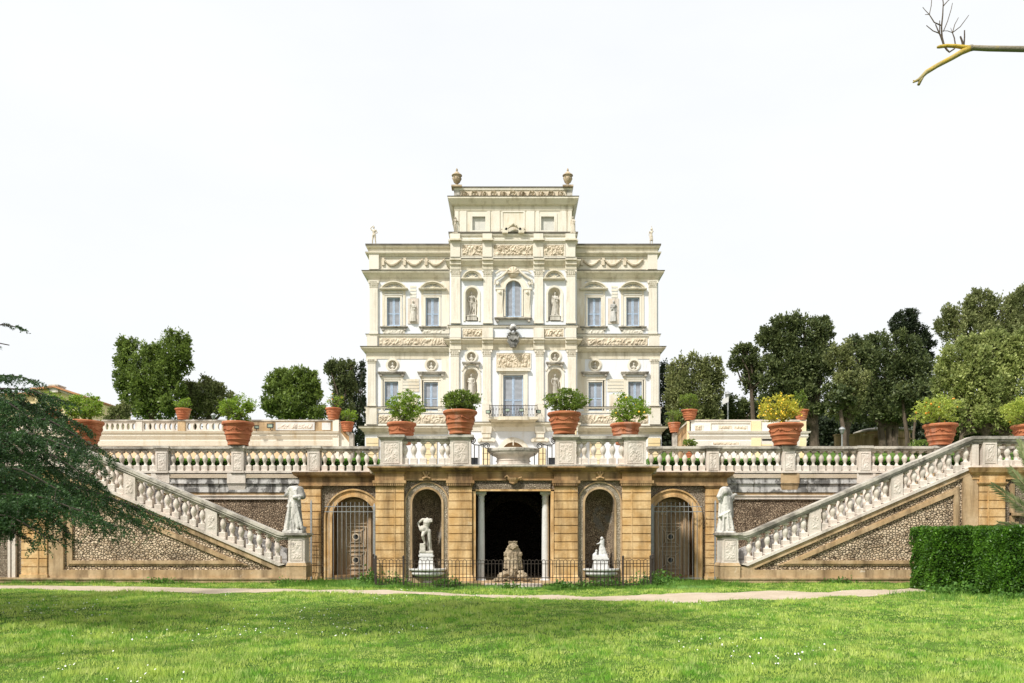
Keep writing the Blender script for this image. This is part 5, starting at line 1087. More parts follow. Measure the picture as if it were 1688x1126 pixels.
# busts
def bust(mb):
    body_h = Vector((0,0,.36)); ell(mb, body_h+Vector((0,0,.02)), .085, .1, .12); ell(mb, body_h+Vector((0,.01,.05)), .10, .11, .10); ell(mb, body_h+Vector((0,-.10,-.0)), .015, .02, .03); cap_(mb, (0,0,.3), .055, (0,0,.2), .07); ell(mb, (0,0,.12), .19, .11, .10); ell(mb, (0,.0,.0), .10, .08, .1); cap_(mb, (0,0,-.1), .08, (0,0,-.05), .05); cap_(mb, (-.13,-.06,.17), .03, (.1,-.1,.03), .03)
blab = {(647,601.7): 'small bust in the outermost round niche of the villa’s left wing', (711,601.7): 'small bust in the left wing of the villa, in the round niche nearer the centre',
        (M(711),602): 'small bust in the right wing of the villa, in the round niche nearer the centre', (M(647),602): 'small bust in the outermost round niche of the villa’s right wing'}
for (a, b_), lb in blab.items(): statue(lb, (X(a,VY), VY+.10, Z(b_,VY)-.30), .62, bust, tot=.55, base=None, voxel=.018, name='bust', cat='bust', group='busts in the round niches')
for q, lb in ((777, 'small bust in the round niche just above the cloaked niche statue'), (M(777), 'small bust in the round niche just above the skirted male niche statue')):
    statue(lb, (X(q,VC), VC+.10, Z(588,VC)-.30), .62, bust, tot=.55, base=None, voxel=.018, name='bust', cat='bust', group='busts in the round niches')
# roof statues
Yr = VY+.3
m_roofst = stone('roof_statue_stone', (.56,.49,.39), (.64,.58,.48), (.20,.16,.12), .48, .66, .7, 3, fine=14)
statue('nude roof statue with an arm raised to its head, on the left roof corner', (X(616.5,Yr), Yr, Z(405.3,Yr)), 1.66, lambda m: body(m, dict(elL=(-.33,0,1.62), haL=(-.1,-.06,1.80), head=(-.02,-.02,1.67), elR=(.3,.02,1.2), haR=(.16,-.1,1.06), knL=(-.14,-.04,.5), anL=(-.16,.03,.09), knR=(.13,-.03,.51), anR=(.17,.03,.09)), thick=1.15), mat=m_roofst, base=(.3,.2,.06))
statue('slender roof statue with a raised arm, on the far right roof corner', (X(1073.5,Yr), Yr, Z(405.3,Yr)), 1.5, lambda m: (body(m, dict(elR=(.1,-.05,1.72), haR=(.03,-.05,1.95), elL=(-.24,.02,1.16), haL=(-.2,0,.95))), skirt(m, .5, 1.1, .17, .12, 4, 7, .03)), mat=m_roofst, base=(.3,.2,.06))
Yq = VC-.1
statue('bearded statue on the ledge against the left edge of the villa tower', (X(750.5,Yq), Yq, Z(385,Yq)), 1.4, lambda m: (body(m, dict(elL=(-.3,-.03,1.2), haL=(-.3,-.06,.95), elR=(.3,0,1.3), haR=(.12,-.16,1.3)))), mat=m_roofst, base=(.3,.2,.06))
statue('draped statue on the ledge against the right edge of the villa tower', (X(944.5,Yq), Yq, Z(385,Yq)), 1.42, lambda m: draped(m, 9), mat=m_roofst, base=(.3,.2,.06))
# roof urns
def urn(px, label):
    c = X(px,VC); z0 = Z(310,VC); u = thing('stone_urn', (c, VC+.1, z0), label, 'urn', 'lidded urns on the tower roof')
    mb = MB(); mb.box(c-.46, c+.46, VC-.36, VC+.56, z0, z0+.14); mb.frus(c-.36, c+.36, VC-.26, VC+.46, z0+.14, z0+.24, .04, -.1, 1); mb.build('foot_block', m_urn, u)
    mb = MB(); mb.lathe([(.2,.22),(.1,.34),(.13,.42),(.28,.55),(.36,.75),(.37,.85),(.33,.9),(.34,1.0),(.42,1.1),(.36,1.12)], (c,VC+.1,z0), 20)
    for k in range(8): a = R(45*k+10); mb.tube([(c+.3*math.cos(a),VC+.1+.3*math.sin(a),z0+1.02),(c+.39*math.cos(a),VC+.1+.39*math.sin(a),z0+.86),(c+.22*math.cos(a),VC+.1+.22*math.sin(a),z0+.5)], .045, .03, 5)
    mb.build('body', m_urn, u, auto=50)
    mb = MB(); mb.lathe([(.46,1.1),(.44,1.16),(.3,1.22),(.22,1.34),(.1,1.46),(.05,1.5),(.09,1.56),(.08,1.66),(.02,1.76)], (c,VC+.1,z0), 20); mb.build('lid', m_urn, u, auto=50)
urn(753, 'lidded stone urn on the tower roof corner on the left side'); urn(M(756), 'lidded stone urn on the tower roof corner on the right side')
# statues on the stair newels
Ys = GY+.33
def headless_lady(mb):
    skirt(mb, 0, 1.08, .31, .17, 11, 15, .06, tw=.9, sy=.75); skirt(mb, 1.0, 1.42, .185, .20, 12, 11, .035, sy=.75); skirt(mb, .82, 1.12, .23, .17, 13, 13, .04, sy=.78); cap_(mb, (-.15,0,1.42), .11, (.15,0,1.42), .12); cap_(mb, (.18,0,1.42), .13, (.28,-.02,1.2), .12); cap_(mb, (.28,-.05,1.2), .09, (.05,-.2,1.15), .07)
    cap_(mb, (-.2,0,1.38), .075, (-.28,-.06,1.24), .06); cap_(mb, (-.12,-.1,1.48), .05, (.2,-.14,1.1), .06); cap_(mb, (-.14,0,1.5), .05, (.08,.02,1.53), .05); cap_(mb, (.02,-.15,1.15), .05, (.18,-.22,.15), .07)
    cap_(mb, (.1,-.18,.9), .04, (.30,-.2,.1), .055); cap_(mb, (-.12,-.15,1.0), .035, (-.2,-.24,.05), .05); cap_(mb, (.30,-.1,.06), .1, (.36,-.05,.1), .07)
def hooded(mb):
    skirt(mb, .0, .75, .27, .22, 21, 9, .06, sy=.8); skirt(mb, .55, 1.35, .27, .24, 22, 12, .03, sy=.8); cap_(mb, (-.2,-.05,1.3), .1, (.22,0,1.3), .12); ell(mb, (-.06,-.08,1.52), .20, .20, .19); cap_(mb, (-.16,-.12,1.5), .13, (-.28,-.18,1.32), .10); cap_(mb, (-.30,-.2,1.33), .09, (-.28,-.2,1.22), .06)
    cap_(mb, (.1,.0,1.6), .1, (.22,.03,1.25), .12); cap_(mb, (.2,-.02,1.3), .08, (.36,-.02,1.42), .05); cap_(mb, (.36,-.02,1.42), .05, (.40,-.05,1.40), .04); cap_(mb, (-.24,-.14,1.2), .03, (-.26,-.14,.65), .05); cap_(mb, (-.24,-.18,.6), .05, (.1,-.22,.78), .04)
    cap_(mb, (.1,-.2,.8), .04, (.22,-.22,.1), .06); cap_(mb, (-.12,-.2,.7), .035, (-.16,-.24,.05), .05); cap_(mb, (.02,-.22,.7), .03, (.04,-.25,.1), .04)
m_newst = stone('streaked_statue_stone', (.58,.56,.51), (.66,.64,.59), (.13,.125,.12), .45, .60, .9, 2.0, fine=16)
statue('white headless draped woman on the stair newel nearer the cedar', (X(485.5,Ys), Ys, Z(879,Ys)), 1.68, headless_lady, mat=m_newst, base=(.34,.28,.07), tot=1.58, voxel=.014)
statue('white hooded bending figure in long robes on the stair newel nearer the hedge', (X(1196,Ys), Ys, Z(880.5,Ys)), 1.68, hooded, mat=m_newst, base=(.32,.28,.07), tot=1.72, voxel=.014)
# niche groups with basins
def basin(px, label):
    Y = GY+.15; c = X(px,Y); z = lambda p: Z(p,Y); r_ = .66; b_ = thing('fountain_basin', (c, Y, z(964)), label, 'fountain basin', 'shell basins in the grotto niches')
    mb = MB(); mb.lathe([(.30,z(966)),(.30,z(963)),(.2,z(961)),(.16,z(957)),(.22,z(954)),(.3,z(952.5))], (c,Y,0), 16, sy=.7); mb.build('foot', m_balus, b_, auto=40)
    n = 40; prof = [(.26,z(951)),(.46,z(949.5)),(.58,z(946)),(.57,z(943.5)),(.5,z(942))]; vs = []
    for r2, zz in prof:
        for k in range(96): a = 2*math.pi*k/96; rr = r2*(1+.05*abs(math.sin(k*math.pi/96*22))); vs.append((c+rr*math.cos(a), Y+rr*.7*math.sin(a), zz))
    mb = MB(); mb.add(vs, [(i*96+k, i*96+(k+1)%96, (i+1)*96+(k+1)%96, (i+1)*96+k) for i in range(4) for k in range(96)]+[tuple(range(95,-1,-1)), tuple(4*96+k for k in range(96))]); mb.build('bowl', m_white, b_, smooth=True)
    mb = MB(); mb.lathe([(.56,z(941.5)),(.63,z(941)),(.68,z(939.5)),(.68,z(937.3)),(.62,z(936.8)),(.6,z(938))], (c,Y,0), 40, sy=.7); mb.build('rim', m_white, b_, auto=40)
    return b_
basin(705.5, 'round gadrooned white basin under the headless male statue in the grotto niche'); basin(991, 'round gadrooned white basin under the small white group in the grotto niche')
def triglyph(parent, c, Y, z0, z1, w0, w1):
    mb = MB(); mb.frus(c-w1, c+w1, Y-.16, Y+.16, z0, z0+(z1-z0)*.78, (w0-w1), 0); mb.box(c-w1-.04, c+w1+.04, Y-.2, Y+.2, z0+(z1-z0)*.78, z0+(z1-z0)*.9); mb.box(c-w1-.01, c+w1+.01, Y-.17, Y+.17, z0+(z1-z0)*.9, z1)
    for q in (-.28, .28): mb.box(c+w1*q*2-.05-.0, c+w1*q*2+.05, Y-.19, Y-.1, z0, z0+(z1-z0)*.74)
    mb.box(c-.05, c+.05, Y-.19, Y-.1, z0, z0+(z1-z0)*.74); mb.build('pedestal', m_white, parent)
Yh = GY+.32; at = (X(703,Yh), Yh, Z(937.5,Yh)); st = thing('statue', at, 'white headless nude male with one foot on a stump, in the left grotto niche', 'statue')
mb = MB(); body(mb, dict(chest=(.03,0,1.32), neck=(.05,0,1.46), shL=(-.16,0,1.44), shR=(.22,0,1.42), elL=(-.38,.02,1.26), haL=(-.25,-.1,1.02), hiL=(-.07,-.03,.92), knL=(-.14,-.24,.72), anL=(-.05,-.12,.42), hiR=(.12,0,.92), knR=(.15,0,.5), anR=(.15,.03,.09)), head=False, arms='L', thick=1.12)
ell(mb, (-.14,-.05,1.02), .17, .14, .16); cap_(mb, (.2,0,1.42), .08, (.24,-.02,1.36), .06); b_ = MB(); b_.box(-.26, -.02, -.24, .1, 0, .38); mb.merge(b_); cap_(mb, (.1,.1,.9), .1, (.14,.12,.1), .12); b_ = MB(); b_.box(-.3, .32, -.22, .22, -.06, .04); mb.merge(b_)
zf = Z(912, Yh); fuse(mb, 'figure', m_marble, st, 1.23/1.5, (at[0]-.01, Yh, zf+.05), .017); triglyph(st, at[0], Yh, at[2], zf, .30, .23)
at = (X(990.5,Yh), Yh, Z(938,Yh)); st = thing('statue', at, 'small white group of a bent robed figure and a child, in the right grotto niche', 'statue')
mb = MB(); skirt(mb, 0, .62, .13, .09, 3, 7, .02); cap_(mb, (.0,0,.5), .1, (.02,-.02,.66), .09); ell(mb, (-.01,-.05,.74), .07, .08, .075); cap_(mb, (.04,.02,.7), .06, (.06,.05,.35), .06); cap_(mb, (-.06,-.05,.55), .04, (-.22,-.08,.50), .025); cap_(mb, (.05,0,.3), .1, (.14,0,.02), .1)
cap_(mb, (-.30,-.02,.03), .1, (-.25,-.02,.13), .06); ell(mb, (-.24,-.02,.21), .05, .05, .055); b_ = MB(); b_.box(-.4, .22, -.16, .16, -.1, .03); mb.merge(b_)
zf = Z(918, Yh); fuse(mb, 'figure', m_white, st, .86, (at[0]+.04, Yh, zf+.04), .012); triglyph(st, at[0]-.02, Yh, at[2], zf, .30, .25)
# fountain group in the porch
Yc = GY+.05; at = (X(845.5,Yc), Yc, .06); st = thing('fountain_sculpture', at, 'weathered fountain figure under a wide mask, on rough rock in the dark porch', 'fountain')
m_fount = stone('fountain_stone', (.32,.25,.165), (.44,.36,.25), (.08,.06,.04), .42, .6, .8, 2.5, streak=False, fine=10)
z = lambda p: Z(p, Yc)-.06; k = Yc/F
mb = MB(); skirt(mb, z(938), z(904), .31, .24, 31, 8, .05, sy=.7); cap_(mb, (-.2,-.02,z(910)), .09, (-.27,-.05,z(935)), .07); cap_(mb, (.2,-.02,z(910)), .09, (.27,-.05,z(935)), .07); cap_(mb, (-.05,-.16,z(911)), .06, (-.06,-.18,z(936)), .05); cap_(mb, (.07,-.16,z(911)), .06, (.07,-.18,z(936)), .05)
ell(mb, (0,-.04,z(902)), .21, .20, .12); cap_(mb, (-.15,-.18,z(900)), .03, (0,-.22,z(905)), .035); cap_(mb, (0,-.22,z(905)), .035, (.15,-.18,z(900)), .03); b_ = MB(); b_.frus(-.13, .13, -.13, .12, z(899), z(892.5), .0, .03, 1); mb.merge(b_); ell(mb, (0,-.16,z(897.5)), .045, .04, .035)
for sx_ in (-.11, .0, .12): cap_(mb, (sx_,-.2,z(912)), .03, (sx_*1.3,-.24,z(936)), .035)
for sg in (-1, 1): ell(mb, (sg*.26,-.06,z(914)), .08, .09, .1); ell(mb, (sg*.09,-.2,z(899)), .03, .03, .025)
fuse(mb, 'figure', m_fount, st, 1, (at[0], Yc, .06), .014, rough=.022)
mb = MB(); rg = random.Random(8)
for i in range(60):
    t_ = rg.uniform(-1, 1); h = rg.uniform(0, 1-abs(t_)*.75); ell(mb, (t_*.52, -.1+rg.uniform(-.2,.15), h*.42+.05), rg.uniform(.07,.14), rg.uniform(.07,.14), rg.uniform(.05,.11), 8)
for sg in (-1, 1): cap_(mb, (sg*.28,-.22,.32), .10, (sg*.42,-.26,.18), .13); cap_(mb, (sg*.4,-.2,.15), .12, (sg*.65,-.22,.05), .06)
ell(mb, (-.03,-.28,.28), .12, .1, .13); fuse(mb, 'rock_base', m_fount, st, 1, (at[0], Yc-.1, .06), .018, rough=.05)
# floodlights
def flood(px, py, Y, label, rz=0, w=.40, parent=None):
    c = (X(px,Y), Y, Z(py,Y)-w*.35); o = thing('floodlight', c, label, 'floodlight', 'floodlights')
    mb = MB(); mb.frus(c[0]-w*.5, c[0]+w*.5, Y+.0, Y+.16, c[2], c[2]+w*.72, -.02, .0, 1); mb.box(c[0]-w*.5, c[0]+w*.5, Y-.03, Y, c[2], c[2]+.03); mb.box(c[0]-w*.5, c[0]+w*.5, Y-.03, Y, c[2]+w*.72-.03, c[2]+w*.72); mb.box(c[0]-w*.5, c[0]-w*.5+.03, Y-.03, Y, c[2]+.03, c[2]+w*.72-.03); mb.box(c[0]+w*.5-.03, c[0]+w*.5, Y-.03, Y, c[2]+.03, c[2]+w*.72-.03); mb.build('housing', m_black, o)
    mb = MB(); mb.box(c[0]-w*.44, c[0]+w*.44, Y-.012, Y-.004, c[2]+.04, c[2]+w*.72-.04); mb.build('glass', m_glass, o)
    mb = MB(); mb.tube([(c[0],Y+.1,c[2]+.1),(c[0],Y+.1,c[2]-.1),(c[0],Y+.45,c[2]-.1)], .02); mb.build('bracket', m_black, o)
    o.rotation_euler.z = rz; return o
Yf = VC-1.25
flood(804.5, 679, Yf, 'black floodlight tilted outward at the left end of the balcony railing', R(-25)); flood(836.5, 676, Yf, 'black floodlight on the balcony railing, just on the left side of its middle'); flood(859.5, 676, Yf, 'black floodlight on the balcony railing, just on the right side of its middle'); flood(888, 678.5, Yf, 'black floodlight tilted outward at the right end of the balcony railing', R(25))
flood(423, 704, UY-.5, 'small black floodlight on the upper terrace wall beside the terracotta pot', R(20), .28); flood(445, 702, UY-.5, 'grey floodlight on the upper terrace wall beside the carved marble slab', 0, .36)
# ---------------------------------------------------------------- foliage helpers
def leaves(P, size, seed, up=.0, aspect=1.8, out=None):
    "rhombic leaves at points P (n,3); out: outward directions the leaf tips lean along"
    rg = np.random.default_rng(seed); n = len(P); a = rg.normal(size=(n, 3))
    if out is not None: a = a*.7+out
    a[:,2] += up; a /= np.linalg.norm(a, axis=1)[:,None]+1e-9; b_ = np.cross(a, rg.normal(size=(n, 3))); b_ /= np.linalg.norm(b_, axis=1)[:,None]+1e-9
    s = (size*rg.uniform(.6, 1.35, n))[:,None]; V = np.zeros((n, 4, 3)); V[:,0] = P-a*s*.5; V[:,1] = P+b_*s*.5/aspect; V[:,2] = P+a*s*.5; V[:,3] = P-b_*s*.5/aspect
    return V.reshape(-1, 3)
def crown_pts(lobes, n, seed, clump=.16, fill=.18, cn=None, stretch=1.0, shoots=0):
    "clumped leaf points over ellipsoid lobes (x,y,z,rx,ry,rz)"
    rg = np.random.default_rng(seed); L_ = np.array(lobes, float); w = (L_[:,3]*L_[:,5])**1.0; w /= w.sum(); out = []; dirs = []
    for l, q in zip(L_, w):
        m = int(n*q); rm = (l[3]*l[4]*l[5])**(1/3); nc = cn or max(12, int(m/42)); d = rg.normal(size=(nc, 3)); d /= np.linalg.norm(d, axis=1)[:,None]
        rad = rg.uniform(.62, 1.0, nc)**.6*(1+.10*np.sin(d[:,0]*5+d[:,2]*7+seed)); C_ = d*rad[:,None]
        k = rg.integers(0, nc, m); cs = clump*rg.uniform(.5, 1.3, nc)
        p = C_[k]+rg.normal(size=(m, 3))*cs[k][:,None]*.62*np.array([1,1,stretch]); f = rg.random(m) < fill; dd = rg.normal(size=(m, 3)); dd /= np.linalg.norm(dd, axis=1)[:,None]; p[f] = (dd*rg.uniform(.1, .85, m)[:,None])[f]
        if shoots:
            ns = int(m*shoots/12); sd = rg.normal(size=(ns, 3)); sd[:,2] = np.abs(sd[:,2])*1.1-.35; sd /= np.linalg.norm(sd, axis=1)[:,None]; gd = sd*.5+np.array([0,0,.75])+rg.normal(size=(ns,3))*.15; ln = rg.uniform(.12, .34, ns)
            q = np.repeat(np.arange(ns), 12); tt = rg.random(len(q)); p2 = sd[q]*.93+gd[q]*(tt*ln[q])[:,None]+rg.normal(size=(len(q),3))*(.035*(1.15-tt))[:,None]; p = np.concatenate([p, p2]); d2 = np.concatenate([d[k], gd[q]*1.6])
            out.append(p*l[3:6]+l[0:3]); dirs.append(d2); continue
        out.append(p*l[3:6]+l[0:3]); dirs.append(d[k])
    return np.concatenate(out), np.concatenate(dirs)
m_oak = leafmat('evergreen_oak_leaves', (.045,.07,.024), (.17,.20,.07), (.022,.038,.012), .22, .8)
m_oakl = leafmat('light_evergreen_leaves', (.10,.125,.035), (.32,.34,.14), (.04,.06,.018), .25, .9)
m_laurel = leafmat('glossy_green_leaves', (.08,.13,.022), (.24,.32,.07), (.03,.055,.012), .25, 1.2, .4)
m_silver = leafmat('silvery_green_leaves', (.12,.17,.035), (.50,.54,.20), (.05,.08,.02), .3, .7)
m_dkc = leafmat('dark_tree_leaves', (.022,.036,.016), (.045,.062,.024), (.012,.02,.01), .12, 1)
m_citrus = leafmat('citrus_leaves', (.09,.19,.018), (.34,.46,.055), (.045,.10,.012), .35, 4, .4)
m_citd = leafmat('dark_citrus_leaves', (.06,.12,.016), (.25,.33,.05), (.03,.06,.010), .3, 4, .4)
m_hedge = leafmat('hedge_leaves', (.026,.085,.009), (.13,.28,.025), (.018,.05,.008), .3, 2.5, .4)
m_box = leafmat('box_hedge_leaves', (.10,.27,.03), (.26,.50,.08), (.07,.19,.02), .4, 3, .4)
m_yelleaf = leafmat('yellowing_citrus_leaves', (.34,.36,.035), (.62,.56,.08), (.13,.19,.02), .4, 5, .4)
m_pgreen = leafmat('pale_citrus_leaves', (.24,.34,.04), (.50,.55,.12), (.10,.17,.02), .4, 5, .4)
m_hedgei = plain('hedge_core_shade', (.010,.018,.006), .95)
m_orange = plain('orange_fruit', (.72,.30,.03), .5); m_lemon = plain('yellow_fruit', (.80,.52,.05), .5)
rg = np.random.default_rng(41); Pw = []
for cx_, cy, w_, h_, n_ in ((-3.9,26.4,.35,.34,500),(-2.3,26.1,.3,.30,420),(-1.9,25.9,.25,.24,300),(-4.9,27.6,.4,.42,600),(1.6,25.6,.35,.22,420),(3.2,26.0,.5,.26,600),(4.6,26.6,.5,.34,700),(5.2,27.9,.5,.36,600),(2.4,25.8,.4,.2,400),(-.1,25.5,.3,.14,220),(13.0,23.2,.7,.25,900),(14.6,21.4,1.1,.22,1300),(-12.6,28.4,.5,.16,300),(-8.2,28.4,.35,.14,220),(11.6,28.4,.5,.16,280)):
    q = rg.normal(size=(n_, 3)); q[:,0] = cx_+q[:,0]*w_*.6; q[:,1] = cy+q[:,1]*.12; q[:,2] = np.abs(q[:,2])*h_*.5+.01; Pw.append(q)
Pw = np.concatenate(Pw); m_broad = leafmat('broadleaf_weed_leaves', (.05,.14,.02), (.16,.30,.05), None, .3, 3)
tag(quads_obj('broadleaf_weeds', leaves(Pw, .10, 3, .35, 1.8), 0, m_broad, origin=(0,26,0)), 'clumps of broad-leaved weeds along the fence and below the hedges', 'weeds', kind='stuff')
# ---------------------------------------------------------------- potted citrus trees
_pot = {}
def potmesh(style):
    if style in _pot: return _pot[style]
    h = {0: .70, 1: .64, 2: .68, 3: .72}[style]; mb = MB()
    pr = [(.30,0),(.325,.015),(.33,.05),(.315,.065),(.345,h*.21),(.37,h*.225),(.375,h*.26),(.362,h*.28),(.392,h*.44),(.418,h*.455),(.422,h*.49),(.408,h*.515),(.435,h*.80),(.455,h*.82),(.46,h*.86),(.50,h*.885),(.51,h*.95),(.49,h*1.0),(.44,h*.99),(.42,h*.93),(.42,h*.88)]
    mb.lathe(pr, seg=36, cap=False); mb.add([(.29*math.cos(2*math.pi*k/36), .29*math.sin(2*math.pi*k/36), 0) for k in range(36)], [tuple(range(35, -1, -1))])
    rg = random.Random(style)
    for q in range(6):                                                   # moulded festoons
        a0 = q*math.pi/3+.2
        for i in range(9):
            a = a0+i/9*math.pi/3; zz = h*(.72-.12*math.sin(math.pi*i/8)); r = .40+.045*(zz/h-.46)/.34+.004; mb.lathe([(0,-.022),(.026,0),(0,.022)], (r*math.cos(a), r*math.sin(a), zz), 5)
        r = .432; mb.lathe([(0,-.05),(.035,-.01),(.03,.04),(0,.05)], (r*math.cos(a0), r*math.sin(a0), h*.68), 6)
    o = mb.build('pot', m_terra, None, origin=(0,0,0), auto=40); me = o.data; bpy.data.objects.remove(o)
    s_ = MB(); s_.lathe([(0,h*.9),(.425,h*.9)], seg=24, cap=False); o = s_.build('soil', m_soil, None, origin=(0,0,0)); ms = o.data; bpy.data.objects.remove(o)
    f_ = MB(); f_.lathe([(0,-.5),(.35,-.35),(.5,0),(.35,.35),(0,.5)], seg=8); o = f_.build('fruit', m_orange, None, origin=(0,0,0), smooth=True); mf = o.data; bpy.data.objects.remove(o)
    _pot[style] = (me, ms, mf, h); return _pot[style]
def citrus(px, Y, rim_py, bot_py, wpx, crown, label, seed, mat=m_citrus, style=0, n=3200, leafs=.085, fruit=0, fmat=None, lobes=None, sparse=False):
    "crown: (px0,px1,py_top,py_bottom)"
    me, ms, mf, h = potmesh(style); k = Y/F; D = wpx*k; z0 = Z(bot_py, Y); hh = Z(rim_py, Y)-z0; c = X(px, Y)
    o = thing('potted_citrus_tree', (c, Y, z0), label, 'potted tree', 'potted citrus trees')
    def sub(name, mesh, sc, par=o, loc=(0,0,0)):
        q = bpy.data.objects.new(name, mesh); COL.objects.link(q); q.parent = par; q.scale = sc; q.location = loc; return q
    p_ = sub('pot', me, (D, D, hh/h)); p_.rotation_euler.z = seed*1.3; sub('soil', ms, (D, D, hh/h))
    x0, x1, zt_, zb_ = X(crown[0],Y), X(crown[1],Y), Z(crown[2],Y), Z(crown[3],Y); cx_, cz = (x0+x1)/2, (zt_+zb_)/2; rx, rz = (x1-x0)/2*1.08, (zt_-zb_)/2*1.16; cz += rz*.08
    rg = random.Random(seed)
    n = int(n*1.35); L_ = [(cx_, Y, cz+rz*.02, rx*.90, rx*.85, rz*.86)]
    for i in range(7):
        a = i*math.pi*2/7+rg.uniform(-.3,.3); L_.append((cx_+rx*.52*math.cos(a), Y+rx*.4*rg.uniform(-1,1), cz+rz*.50*math.sin(a)+rz*.04, rx*rg.uniform(.34,.44), rx*.4, rz*rg.uniform(.36,.46)))
    P, d = crown_pts(L_, int(n*1.15), seed, .17, .22); 
    if sparse: P = P[::2]; d = d[::2]
    quads_obj('crown', leaves(P, leafs*.88, seed, .15, 1.8, d*.7), 0, mat, o)
    mb = MB(); b0 = Vector((c, Y, z0+hh*.9)); top = Vector((cx_, Y, cz))
    mid = b0.lerp(top, .45); mb.tube([b0, mid], .05*D/1.2, .04*D/1.2, 7)
    for i in range(9):
        a = rg.uniform(0, 6.3); e = Vector((cx_+rx*.7*math.cos(a), Y+rx*.5*math.sin(a), cz+rz*rg.uniform(-.2,.7))); mb.tube([mid if i > 3 else b0+(mid-b0)*rg.uniform(.3,1), mid.lerp(e,.5)+Vector((0,0,-rz*.1)), e], .025*D/1.2, .008, 5)
    mb.build('trunk', m_bark, o)
    for i in range(fruit):
        q = P[rg.randrange(len(P))]; v = Vector(q); dv = v-Vector((cx_,Y,cz)); v = v+Vector((dv.x*.04, -.06, dv.z*.04)); f = sub('fruit', mf, (.075*rg.uniform(.8,1.2),)*3, o, v-WL[o.name])
        f.data = mf; 
        if fmat: 
            f.material_slots[0].link = 'OBJECT'; f.material_slots[0].material = fmat
    return o
citrus(662, 31.9, 697.5, 733, 48, (638,701,650,698), 'low terracotta pot with bright green rounded citrus crown, left of the grotto roof', 1, m_citrus, 1, 3800)
citrus(758.5, GY+.15, 678, 716.9, 56, (728,793,645,681), 'tall terracotta pot with dense dark green crown, left of the grotto roof basin', 2, m_citd, 2, 4200)
citrus(930, GY+.15, 681, 716.9, 55, (896,970,645,682), 'tall terracotta pot with wide loose crown, right of the grotto roof basin', 3, m_citd, 2, 3600)
citrus(1031, 31.9, 699, 733, 50, (1003,1070,654,704), 'low terracotta pot with speckled yellow green crown, right of the grotto roof', 4, m_citrus, 1, 3400, fruit=10, fmat=m_lemon)
Yp = RY+.05
citrus(140.5, Yp, 694.6, 735, 57, (104,171,652,697), 'terracotta pot with full green crown beside the cedar, at the top of the left stairs', 5, m_citrus, 0, 4200)
citrus(392.5, Yp, 696.4, 735, 51, (361,422,656,697), 'terracotta pot with bright yellow green crown on the left balustrade before the floodlights', 6, m_citrus, 3, 3800)
citrus(1294.5, Yp, 699.5, 735, 57, (1253,1321,654,700), 'terracotta pot with a crown full of yellow fruit on the right balustrade', 7, m_yelleaf, 0, 3000, fruit=95, fmat=m_lemon)
citrus(1550, Yp, 700, 735, 53, (1505,1579,657,701), 'terracotta pot with pale green crown and few orange fruit, atop the right stairs', 8, m_pgreen, 0, 3400, fruit=22)
citrus(1697, Yp, 701, 735, 54, (1652,1732,658,702), 'terracotta pot with yellow tinged crown cut by the right edge of the picture', 9, m_pgreen, 0, 3400, fruit=14, fmat=m_lemon)
Yu = UY+.15
citrus(88, Yu, 675, 692.3, 26, (66,103,647,676), 'small pot with sparse crown in front of the yellow house', 10, m_citrus, 0, 1100, .10, 6, m_lemon)
citrus(302, Yu, 674, 692.3, 26, (287,317,657,675), 'small pot with low green crown on the pierced parapet', 11, m_citrus, 0, 800, .10)
citrus(549.5, Yu, 673, 692.8, 26, (537,566,650,674), 'small banded pot with sparse reddish plant at the end of the left upper wall', 12, m_citrus, 3, 700, .09, 5, m_orange, sparse=True)
citrus(572.5, Yu-.05, 696, 712, 23, (561,590,676,697), 'small pot with fresh green plant on the left ramp parapet', 13, m_citrus, 3, 900, .09)
citrus(1136.5, Yu, 676, 693, 27, (1119,1153,650,678), 'small pot with broad dark green plant at the end of the right upper wall', 14, m_citd, 3, 1300, .10)
citrus(1111.5, Yu-.05, 697, 713, 21, (1098,1124,676,698), 'small pot on the right ramp parapet with dark green plant', 15, m_citd, 3, 700, .09)
citrus(1321, Yu, 676, 693, 24, (1308,1331,645,677), 'small pot half hidden behind the yellow fruit tree', 16, m_citd, 3, 800, .10)
citrus(1136, 40, 738, 756, 24, (1124,1150,724,739), 'small pot with low leafy plant standing on the terrace behind the right balustrade', 17, m_citd, 0, 700, .09)

